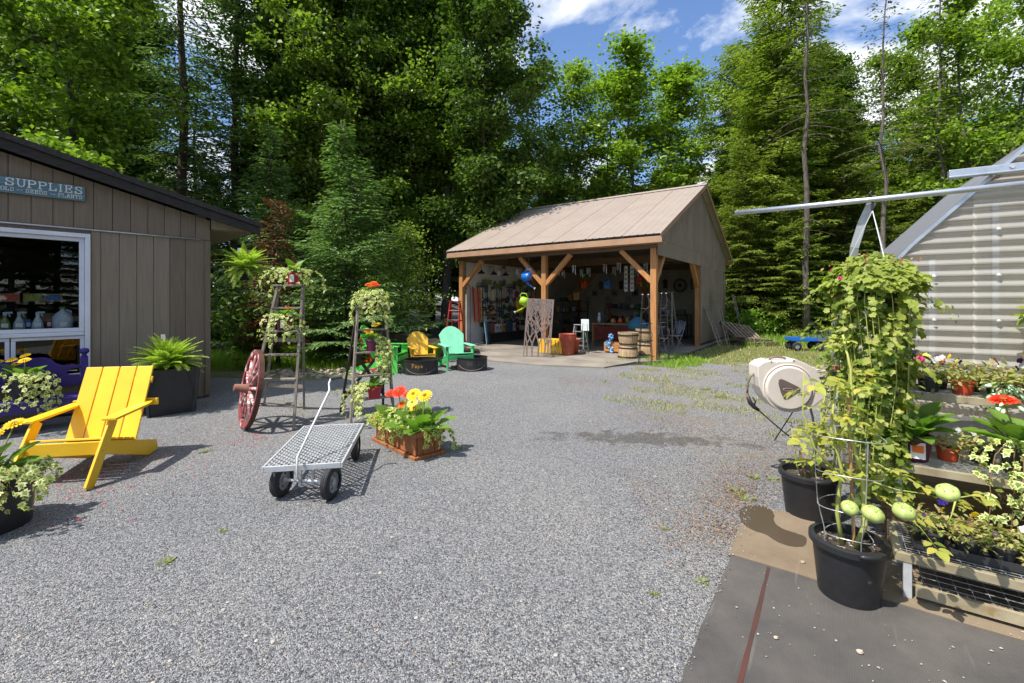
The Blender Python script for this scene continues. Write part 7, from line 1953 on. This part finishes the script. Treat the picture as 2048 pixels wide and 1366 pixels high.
t = pvt('red_bird', 'red bird ornament hanging inside the pavilion', 'ornament', 4.6, 4.0, 2.15); b = MB(); b.lathe([(0, 0), (.07, .04), (.09, .12), (.07, .2), (.05, .24), (.05, .29), (0, .36)], 14); b.build('body', M_canR, t, smooth=True); b = MB(); b.prism([(-.02, 0, .04), (-.16, 0, .0), (-.16, 0, .06), (-.03, 0, .12)], (0, .02, 0)); b.build('tail', M_canR, t)
def birdhouse(x, y, z, m, label):
    t = pvt('birdhouse', label, 'birdhouse', x, y, z, 0, 'birdhouses hanging in the pavilion'); MB().box((0, 0, .13), (.2, .16, .26)).build('box', m, t)
    b = MB(); b.prism([(-.15, -.11, .25), (0, -.11, .38), (.15, -.11, .25), (.13, -.11, .24), (0, -.11, .355), (-.13, -.11, .24)], (0, .22, 0)); b.build('roof', m, t)
    b = MB(); b.lathe([(0, 0), (.03, 0), (.03, .003), (0, .003)], 12); b.build('entrance', M_blk, t, loc=(0, -.081, .16), rot=(R(90), 0, 0)); b = MB(); b.tube([(0, 0, .37), (0, 0, 2.8 - z)], .004, 4); b.build('wire', M_blk, t)
birdhouse(2.5, 3.4, 1.55, M_shelf, 'plain wooden birdhouse hanging inside the pavilion'); birdhouse(3.6, 3.6, 1.95, M_plB, 'blue birdhouse hanging inside the pavilion'); birdhouse(2.2, 4.6, 2.0, M_orange, 'orange birdhouse hanging deep inside the pavilion')
for i in range(2):
    t = pvt('banner_strip', ('narrow white lettered banner hanging from the middle beam, nearer the blue birdhouse', 'narrow white lettered banner hanging from the middle beam, nearer the red bird')[i], 'banner', 4.1 + i * .22, 4.0, 1.85, 0); MB().box((0, 0, .45), (.13, .012, .9)).build('cloth', M_white, t)
    for k in range(5): b = MB(); b.lathe([(0, 0), (.03, 0), (.03, .002), (0, .002)], 10); b.build('printed_mark', M_blk, t, loc=(0, -.0075, .12 + k * .16), rot=(R(90), 0, 0))
t = pvt('wall_clock', 'large black round wall clock on the back wall', 'clock', 4.75, PD - .09, 2.18); b = MB(); b.tube([(math.cos(6.283 * j / 32) * .26, 0, math.sin(6.283 * j / 32) * .26) for j in range(32)], .025, 6, closed=True); b.build('rim', M_blk, t)
for k in range(12): a = 6.283 * k / 12; MB().beam((math.cos(a) * .15, 0, math.sin(a) * .15), (math.cos(a) * .24, 0, math.sin(a) * .24), .035, .012, up=(0, 1, 0)).build('numeral', M_blk, t)
b = MB(); b.lathe([(0, -.012), (.09, -.012), (.09, .012), (0, .012)], 18); b.build('centre', M_blk, t, rot=(R(90), 0, 0))
t = pvt('wall_picture', 'framed rectangular board hung beside the wall clock', 'picture', 5.55, PD - .09, 2.02); b = MB(); frame(b, -.36, .36, 0, .40, .03, 0, .03); b.build('frame', M_dark, t); MB().box((0, .01, .2), (.66, .01, .34)).build('panel', M_plyC, t)
# lanterns and signs on back wall
for i in range(12):
    x = .5 + i * .33; z = (1.35, 1.75, 2.05)[i % 3]
    if abs(x - 3.2) < .12: continue
    t = pvt('wall_decoration', 'dark metal %s decoration on the back wall of the pavilion' % ('arched', 'square', 'tall')[i % 3], 'decoration', x, PD - .10, z, 0, 'decorations on the back wall')
    b = MB()
    if i % 3 == 0: b.tube([(-.12, 0, 0)] + [(-.12 * math.cos(q * .314), 0, .22 + .14 * math.sin(q * .314)) for q in range(11)] + [(.12, 0, 0)], .014, 6, closed=True); b.beam((0, 0, 0), (0, 0, .35), .015, .015)
    elif i % 3 == 1: frame(b, -.13, .13, 0, .26, .025, 0, .02); b.box((0, .0, .13), (.15, .014, .15))
    else: b.box((0, 0, .17), (.16, .04, .30)); b.prism([(-.12, -.03, .32), (.12, -.03, .32), (0, -.03, .42)], (0, .06, 0))
    b.build('panel', M_dark if i % 2 else M_steel, t)
# shelves, table and stock in the middle
def rack(x, y, w, d, h, n, label, m, rz=0):
    t = pvt('stock_rack', label, 'shelf', x, y, .041, rz)
    for sx in (-1, 1):
        for sy in (-1, 1): MB().box((sx * (w / 2 - .02), sy * (d / 2 - .02), h / 2), (.04, .04, h)).build('upright', m, t)
    for k in range(n): MB().box((0, 0, .08 + (h - .1) * k / (n - 1)), (w - .09, d - .002, .025)).build('shelf_board', m, t)
rack(.75, 6.2, .5, 2.4, 1.5, 4, 'tall dark stock rack along the left wall', M_dark); rack(2.6, 7.6, 1.6, .5, 1.2, 3, 'dark stock rack at the back wall', M_dark); rack(4.6, 7.4, 1.6, .6, .95, 3, 'low dark stock rack under the wall clock', M_dark)
def goods(x, y, z, i, rack_):
    c = rt_.randrange(8); packet(x, y, z, rt_.uniform(.10, .2), rt_.uniform(.10, .2), rt_.uniform(.12, .28), c, 'stacked on the %s' % rack_, 'stock on the pavilion racks')
for k in range(4):
    for j in range(7): goods(.72 + rt_.uniform(-.05, .05), 5.2 + j * .33, .041 + .0925 + (1.4) * k / 3, j, 'tall dark stock rack')
for k in range(3):
    for j in range(6): goods(1.95 + j * .26, 7.6, .041 + .0925 + 1.1 * k / 2, j, 'back wall stock rack')
for k in range(3):
    for j in range(5): goods(4.0 + j * .28, 7.4, .041 + .0925 + .85 * k / 2, j, 'low rack under the clock')
t = pvt('work_table', 'long wooden work table with a red front in the middle of the pavilion', 'table', 4.35, 2.6); MB().box((0, 0, .74), (1.5, .7, .04)).build('table_top', M_shelf, t); MB().box((0, -.31, .45), (1.36, .02, .42)).build('front_panel', mat('faded_red', hx(120, 44, 38), hx(92, 36, 32), rough=.8), t)
for sx in (-1, 1):
    for sy in (-1, 1): MB().box((sx * .70, sy * .30, .36), (.06, .06, .72)).build('leg', M_shelf, t)
for i in range(6):
    t = pvt('table_ornament', ('white vase', 'dark jug', 'tan basket', 'orange pumpkin jar', 'brown crock', 'blue mug')[i] + ' standing on the long work table', 'ornament', 3.75 + i * .24, 2.55, .80); b = MB(); r_ = (.06, .07, .09, .08, .07, .04)[i]; hh = (.34, .26, .14, .16, .2, .1)[i]
    b.lathe([(0, 0), (r_ * .7, 0), (r_, hh * .4), (r_ * .6, hh * .85), (r_ * .7, hh), (0, hh)], 16); b.build('body', (M_plW, M_dark, M_hand, M_orange, M_shelf, M_plB)[i], t, smooth=True)
def crate(x, y, z, rz, label, w=.5, d=.35, h=.28):
    t = pvt('wooden_crate', label, 'crate', x, y, z, rz, 'wooden crates in the pavilion')
    for s in (-1, 1):
        for k in range(3): MB().box((0, s * d / 2, .05 + k * (h - .02) / 3 + .04), (w, .012, h / 3 - .012)).build('slat', M_post, t)
        for k in range(3): MB().box((s * (w / 2 - .006), 0, .05 + k * (h - .02) / 3 + .04), (.012, d - .014, h / 3 - .012)).build('slat', M_post, t)
    MB().box((0, 0, .03), (w - .03, d - .03, .015)).build('bottom', M_post, t)
crate(4.95, .95, .041, .1, 'wooden crate with a blue cloth behind the barrels'); crate(5.35, 1.75, .041, -.1, 'wooden crate on the slab under the blue bag'); crate(5.35, 1.75, .33, .05, 'wooden crate stacked on the lower crate, under the blue bag')
t = pvt('fabric_bag', 'blue and green fabric bag slumped on the stacked crates', 'bag', 5.35, 1.7, .65); b = MB(); b.lathe([(0, 0), (.2, .02), (.24, .12), (.2, .26), (.1, .36), (.04, .4), (0, .4)], 14, sx=1.2); b.build('bag_body', mat('blue_cloth', hx(48, 96, 150), hx(56, 130, 110), rough=.9, scale=4), t, smooth=True); b = MB(); b.tube([(-.1, 0, .38), (-.08, 0, .55), (.08, 0, .55), (.1, 0, .38)], .012, 6); b.build('strap', M_green, t)
t = pvt('blue_cloth', 'string of blue flowers draped over the wooden crate', 'garland', 4.9, .74, .041); it = []
for k in range(70): u = k / 70; it.append((Vector((.06 * math.sin(u * 9) + rt_.uniform(-.05, .05), rt_.uniform(-.03, .03), .02 + .5 * (1 - u))), (rt_.uniform(-1, 1), -.6, rt_.uniform(-1, 1)), (rt_.uniform(-.5, .5), -1, .3), .06))
put('petals', joined('petals', T_oval_w, leafmat('petal_blue', [hx(96, 150, 206), hx(150, 190, 226)], .2), it), t)
b = MB(); b.tube([(0, .035, .0), (.03, .035, .25), (0, .035, .53)], .004, 4); b.build('string', M_green, t)
# yellow slatted tub and small things at the screen's foot
t = pvt('yellow_bench', 'bright yellow slatted seat behind the metal screen', 'seat', 3.75, -.35, .041, .1)
for k in range(9): MB().box((-.42 + k * .105, -.1, .21), (.085, .02, .36)).build('slat', M_yel2, t, bevel=.003)
for k in range(4): MB().box((0, -.04 + k * .09, .40), (.95, .08, .02)).build('seat_slat', M_yel2, t, bevel=.003)
for s in (-1, 1): MB().box((s * .44, .28, .20), (.04, .04, .38)).build('leg', M_yel2, t)
t = pvt('paper_sign', 'white handwritten paper sign on a wire stand inside the front opening', 'sign', 4.36, .28, .041); b = MB()
for s in (-1, 1): b.tube([(s * .12, -.06, 0), (s * .06, 0, .95)], .008, 6)
b.tube([(0, .2, 0), (0, .0, .95)], .008, 6); b.build('stand', M_green, t)
MB().box((0, -.01, .80), (.235, .006, .32)).build('sheet', mat('paper', hx(228, 238, 236), rough=.8), t)
b = MB(); rs2 = random.Random(2)
for k, z_ in enumerate((.89, .83, .77, .71)):
    x_ = -.08
    while x_ < .07: l_ = rs2.uniform(.012, .035); b.beam((x_, -.0142, z_ + rs2.uniform(-.008, .008)), (x_ + l_, -.0142, z_ + rs2.uniform(-.012, .012)), .008, .0015, up=(0, 1, 0)); x_ += l_ + .012
b.build('handwriting', mat('teal_ink', hx(70, 140, 140), rough=.8), t)
# ceiling of small hanging chimes
for i in range(16):
    t = pvt('wind_chime', 'small wind chime hanging from the pavilion ceiling', 'wind chime', .8 + (i % 8) * .72 + rt_.uniform(-.2, .2), 1.0 + (i // 8) * 1.4 + rt_.uniform(-.3, .3), 2.3, 0, 'wind chimes under the pavilion roof'); b = MB(); b.lathe([(0, .3), (.07, .29), (.07, .275), (0, .275)], 12); b.build('cap', M_shelf, t)
    for k in range(5): a = k * 1.2566; b = MB(); b.tube([(math.cos(a) * .05, math.sin(a) * .05, .28), (math.cos(a) * .05, math.sin(a) * .05, .03 * k)], .006, 5); b.build('chime_tube', M_alu, t)
    b = MB(); b.tube([(0, 0, .3), (0, 0, .85)], .003, 4); b.build('string', M_blk, t)

# ================================================================ LAWN: pallets and wagons
M_pal = mat('pallet_wood', hx(150, 132, 112), hx(104, 88, 74), rough=.9, scale=5, stretch=(1, 6, 6), bump=.3, objrand=.2)
def pallet(loc, rot, label):
    t = thing('wooden_pallet', label, 'pallet', loc, 0, 'weathered pallets on the lawn'); t.rotation_euler = rot
    for k in range(7): MB().box((-.54 + k * .18, 0, .128), (.10, 1.0, .018)).build('deck_board', M_pal, t)
    for y in (-.47, 0, .47): MB().box((0, y, .075), (1.2, .05, .086)).build('runner', M_pal, t)
    for x in (-.53, 0, .53): MB().box((x, 0, .022), (.10, 1.0, .018)).build('deck_board', M_pal, t)
pc_ = P(1500, 690, 15.6)
pallet((pc_.x + .1, pc_.y, .01), (0, 0, R(12)), 'bottom weathered pallet of the leaning heap on the lawn'); pallet((pc_.x - .05, pc_.y + .1, .15), (R(4), R(5), R(20)), 'middle weathered pallet of the leaning heap on the lawn'); pallet((pc_.x - .15, pc_.y + .35, .36), (R(30), R(9), R(14)), 'top tilted pallet of the leaning heap on the lawn')
M_wagB = mat('blue_wagon', hx(36, 116, 214), hx(30, 100, 190), rough=.4); M_wagG = mat('grey_wagon', hx(140, 142, 140), hx(116, 118, 116), rough=.5, metal=.3)
def wagon(c, rz, m, label, mesh=False):
    t = thing('garden_wagon', label, 'wagon', (c.x, c.y, .012), rz)
    MB().box((0, 0, .30), (.90, .46, .03)).build('deck', m, t, bevel=.004)
    for s in (-1, 1):
        MB().box((0, s * .235, .345), (.93, .015, .08)).build('side_panel', m, t); MB().box((s * .458, 0, .346), (.015, .455, .078)).build('end_panel', m, t)
    if mesh:
        for s in (-1, 1):
            for k in range(13): MB().box((-.44 + k * .0735, s * .236, .49), (.007, .007, .22)).build('bar', m, t)
            MB().box((0, s * .236, .605), (.92, .014, .014)).build('top_rail', m, t)
    for x in (-.32, .32):
        for s in (-1, 1): cart_wheel2(t, x, s * .24)
        b = MB(); b.tube([(x, -.22, .13), (x, .22, .13)], .012, 6); b.build('axle', M_blk, t); MB().box((x, 0, .21), (.05, .3, .15)).build('bogie', M_blk, t)
    b = MB(); b.tube([(.44, 0, .22), (.58, 0, .30), (.20, .02, .92)] if not mesh else [(.44, 0, .22), (.8, 0, .1)], .012, 6); b.build('pull_handle', M_blk, t)
def cart_wheel2(par, x, y):
    b = MB(); R0 = .13; w = .07; b.lathe([(R0 * .55, -w / 2), (R0 * .9, -w / 2), (R0, -w / 4), (R0, w / 4), (R0 * .9, w / 2), (R0 * .55, w / 2)], 20, cap=False); o = b.build('wheel', M_tyre, par, smooth=True, loc=(x, y, R0), rot=(R(90), 0, 0)); b = MB(); b.lathe([(0, -.02), (R0 * .56, -.02), (R0 * .56, .02), (0, .02)], 16); b.build('rim', M_rim, o)
wagon(P(1609, 690, 13.9), R(-8), M_wagB, 'blue garden wagon parked on the lawn'); wagon(P(1664, 690, 13.7), R(-4), M_wagG, 'grey wire-sided garden wagon beside the blue one', True)

# ================================================================ GROUND DETAIL
# rock bed along the verge: every stone its own piece
M_rock = mat('field_stone', hx(198, 182, 162), hx(150, 136, 120), rough=.95, scale=8, bump=.4, objrand=.25)
def stone_mesh(seed):
    r_ = random.Random(seed); b = MB(); vs = []; n = 7
    vs.append((0, 0, .62))
    for k, (r, z) in enumerate(((.7, .45), (1.0, .05), (.75, -.3))):
        for j in range(n): a = 6.283 * j / n + k * .3; q = r * r_.uniform(.75, 1.2); vs.append((math.cos(a) * q, math.sin(a) * q * .8, z * r_.uniform(.8, 1.2)))
    fs = [(0, 1 + j, 1 + (j + 1) % n) for j in range(n)]
    for k in range(2): fs += [(1 + k * n + j, 1 + k * n + n + j, 1 + k * n + n + (j + 1) % n, 1 + k * n + (j + 1) % n) for j in range(n)]
    return b.add(vs, fs).mesh('stone', M_rock)
SM = [stone_mesh(k) for k in range(5)]
rocks = sheet('rock_bed', [(-5.2, 8.9), (-3.6, 8.7), (-2.9, 9.1), (-2.3, 10.2), (-1.9, 11.4), (-2.6, 11.0), (-3.6, 10.2), (-5.2, 10.1)], .012, M_lawn, .08, 6)
rk = random.Random(14); k = 0
while k < 240:
    x, y = rk.uniform(-5.2, -1.9), rk.uniform(8.75, 11.3)
    if not inpoly(np.array([x]), np.array([y]), [(-5.2, 8.9), (-3.6, 8.7), (-2.9, 9.1), (-2.3, 10.2), (-1.9, 11.4), (-2.6, 11.0), (-3.6, 10.2), (-5.2, 10.1)])[0]: continue
    o = put('stone', rk.choice(SM), rocks, loc=(x, y, .02)); s = rk.uniform(.025, .075); o.scale = (s, s, s * .8); o.rotation_euler = (rk.uniform(-.3, .3), rk.uniform(-.3, .3), rk.uniform(0, 6.28)); k += 1
# fountain grass clumps behind the stepladder
def tall_tuft(c, label, n=420, h=.75, seed=1):
    g_ = np.random.default_rng(seed); b = None; q = Q()
    a = g_.random(n) * 6.283; sp = g_.random(n) ** .7; H = h * (.6 + .5 * g_.random(n))
    base = np.stack([np.cos(a) * .10 * g_.random(n), np.sin(a) * .10 * g_.random(n), np.zeros(n)], 1); out_ = np.stack([np.cos(a), np.sin(a), np.zeros(n)], 1)
    pts = []
    for u in (0, .35, .7, 1.0): pts.append(base + out_ * (sp * H * .95 * u ** 1.6)[:, None] + np.stack([np.zeros(n), np.zeros(n), H * (1.5 * u - .75 * u * u * (.6 + sp))], 1))
    S = np.stack([-np.sin(a), np.cos(a), np.zeros(n)], 1)
    for i in range(3):
        w0, w1 = (.006, .006, .005, .001)[i], (.006, .006, .005, .001)[i + 1]
        Vv = np.stack([pts[i] - S * w0, pts[i] + S * w0, pts[i + 1] + S * w1, pts[i + 1] - S * w1], 1).reshape(-1, 3); q.add(Vv, np.arange(n * 4).reshape(n, 4))
    t = thing('ornamental_grass', label, 'plant', (c.x, c.y, .01)); tag(put('blades', q.mesh('blades', L_tall), t), kind='stuff')
tall_tuft(G(645, 712), 'arching clump of ornamental grass behind the grey stepladder', seed=1); tall_tuft(G(700, 712), 'arching clump of ornamental grass nearest the lime green chair', h=.66, seed=2); tall_tuft(G(600, 716), 'arching clump of ornamental grass nearest the shed', h=.62, seed=3); tall_tuft(G(560, 712), 'low clump of ornamental grass between the shed and the stepladder', h=.5, seed=4)

# loose pebbles, litter and petals: past counting
gp = np.random.default_rng(5)
def pebbles(name, label, n, xs, ys, s0, s1, m, z=.010, power=2.2, mask=None):
    Y = ys[0] + (ys[1] - ys[0]) * gp.random(n) ** power; X = (gp.random(n) * 2 - 1) * Y * 1.18 if xs is None else gp.uniform(xs[0], xs[1], n)
    if mask is not None: k_ = mask(X, Y); X = X[k_]; Y = Y[k_]; n = len(X)
    S = s0 + (s1 - s0) * gp.random(n) ** 2; a = gp.random(n) * 6.283
    tpl = np.array([(1, 0, 0), (.2, .75, .1), (-.9, .2, 0), (-.1, -.8, .05), (.1, .05, .62), (0, 0, -.4)])
    J = tpl[None] * (1 + gp.normal(size=(n, 6, 1)) * .18) * S[:, None, None]
    c, s = np.cos(a)[:, None], np.sin(a)[:, None]
    Vv = np.stack([J[..., 0] * c - J[..., 1] * s + X[:, None], J[..., 0] * s + J[..., 1] * c + Y[:, None], J[..., 2] + z], 2).reshape(-1, 3)
    f = np.array([(0, 1, 4), (1, 2, 4), (2, 3, 4), (3, 0, 4)]); F = (f[None] + (np.arange(n) * 6)[:, None, None]).reshape(-1, 3)
    return tag(put(name, npmesh(name, Vv, F, m)), label, 'gravel', kind='stuff')
def notmat(X, Y):
    q = np.stack([X - A.x, Y - A.y], 1); u = q @ np.array([U.x, U.y]); v = q @ np.array([V.x, V.y]); return ~((u > -.03) & (v < .80)) & ~((X < -4.4) & (Y > 5.2))
M_peb = leafmat('pebble_mix', [(.05, .052, .058), (.10, .104, .112), (.17, .174, .182), (.25, .253, .26), (.36, .36, .36), (.30, .26, .22)], 0.0, rough=.85, spec=.25)
M_pebT = leafmat('pebble_tan', [(.42, .38, .33), (.50, .46, .40), (.34, .27, .21), (.50, .49, .46)], 0.0, rough=.9, spec=.2)
pebbles('loose_gravel', 'loose grey gravel chippings over the yard', 60000, None, (1.45, 6.0), .0022, .0062, M_peb, mask=notmat)
pebbles('loose_stones', 'scattered larger tan stones in the gravel', 260, None, (1.5, 9.0), .006, .017, M_pebT, mask=notmat, power=1.6)
def flat_bits(name, label, n, fn, s0, s1, m, cat):
    X, Y = fn(n); n = len(X); D = gp.normal(size=(n, 3)) * np.array([1, 1, .25]); N_ = gp.normal(size=(n, 3)) * .3 + np.array([0, 0, 1.])
    q = Q(); q.add(*quads(np.stack([X, Y, .014 + .01 * gp.random(n)], 1), D, N_, s0 + (s1 - s0) * gp.random(n), (s0 + s1) * .3, -.15)); return tag(put(name, q.mesh(name, m)), label, cat, kind='stuff')
L_red = leafmat('fallen_petal', [hx(206, 44, 40), hx(188, 36, 52), hx(220, 80, 60)], .2); L_lit = leafmat('leaf_litter', [hx(150, 104, 70), hx(120, 84, 58), hx(176, 140, 100), hx(110, 66, 44)], .1)
def near_pts(cs):
    def f(n):
        i = gp.integers(0, len(cs), n); c = np.array([(G(a, b_).x, G(a, b_).y, s) for a, b_, s in cs])[i]; return c[:, 0] + gp.normal(size=n) * c[:, 2], c[:, 1] + gp.normal(size=n) * c[:, 2]
    return f
flat_bits('fallen_petals', 'red petals fallen on the gravel by the yellow chair and the cart', 260, near_pts([(140, 960, .16), (200, 975, .2), (230, 940, .22), (505, 885, .14), (520, 875, .14), (340, 880, .3), (420, 905, .3), (600, 820, .4), (100, 1040, .25)]), .012, .032, L_red, 'petals')
def litter(n):
    X = gp.uniform(.9, 3.2, n); Y = gp.uniform(2.2, 9.5, n); f = np.sin(X * 3.1 + 2 * np.sin(Y * 1.3)) + np.sin(Y * 2.2 + X) ; k_ = (f + gp.normal(size=n) * .7 > .9) & notmat(X, Y); return X[k_], Y[k_]
flat_bits('leaf_litter', 'dry brown leaf litter over the right side of the yard', 16000, litter, .006, .022, L_lit, 'leaves')
flat_bits('leaf_litter', 'dense brown litter along the edge of the tan mat', 3200, near_pts([(1462, 1010, .12), (1480, 980, .12), (1490, 950, .2), (1440, 1060, .14), (1520, 930, .25), (1600, 880, .4), (1400, 850, .5), (1260, 870, .6)]), .006, .024, L_lit, 'leaves')
def flatm(X, Y): return X, Y
flat_bits('leaf_litter', 'thin brown debris scattered over the whole yard', 1600, lambda n: (lambda Y: ((gp.random(n) * 2 - 1) * Y * .8 - .4, Y))(1.8 + 8 * gp.random(n)), .005, .018, L_lit, 'leaves')
pebbles('mat_grit', 'small pale stones and grit lying on the rubber mats', 150, (1.0, 2.9), (1.5, 2.7), .0025, .009, M_pebT, z=.029, power=1.0, mask=lambda X, Y: ~notmat(X, Y))
def edge_mask(X, Y):
    q = np.stack([X - A.x, Y - A.y], 1); u = q @ np.array([U.x, U.y]); v = q @ np.array([V.x, V.y]); d_ = np.minimum(np.abs(u), np.abs(v - .78)); return (u > -.02) & (v < .80) & (d_ < .05 * gp.random(len(X)) ** 2 + .004) & (u < 2.2) & (v > -1.5)
pebbles('mat_edge_gravel', 'gravel kicked over the edges of the rubber mats', 26000, (.6, 3.0), (1.4, 3.4), .002, .0065, M_peb, z=.029, power=1.0, mask=edge_mask)
for (px_, py_, s) in ((1606, 1135, .014), (1720, 1318, .015), (1552, 1289, .011)):
    q = G(px_, py_); t = tag(put('stone', SM[0]), 'lone pale pebble lying on the dark rubber mat', 'stone', 'pebbles on the dark mat'); t.location = (q.x, q.y, .03); t.scale = (s, s, s)
# small weeds in the gravel
L_weed = leafmat('weed_leaf', [hx(110, 128, 62), hx(140, 150, 80), hx(128, 112, 70)], .3)
def weed(px_, py_, s, label):
    q = G(px_, py_); t = thing('weed', label, 'weed', (q.x, q.y, .008), rng.uniform(0, 6), 'small weeds in the gravel'); it = []
    for k in range(26): a = k * 2.4; it.append((Vector((math.cos(a), math.sin(a), 0)) * rng.uniform(0, .07) * s, (math.cos(a), math.sin(a), rng.uniform(.1, .9)), (0, 0, 1), s * rng.uniform(.02, .05)))
    put('leaves', joined('leaves', T_oval, L_weed, it), t)
for (a, b_, s) in ((1308, 1192, .35), (1404, 1166, .5), (333, 1128, .6), (1470, 985, .9), (1490, 1000, .8), (1510, 958, .8), (1440, 795, 1.2), (1410, 780, 1.2), (1500, 760, 1.3), (445, 1065, .4), (275, 910, .6), (410, 905, .7), (1545, 962, .7), (1330, 1060, .4), (880, 905, .7)): weed(a, b_, s, 'small green weed sprouting in the gravel')
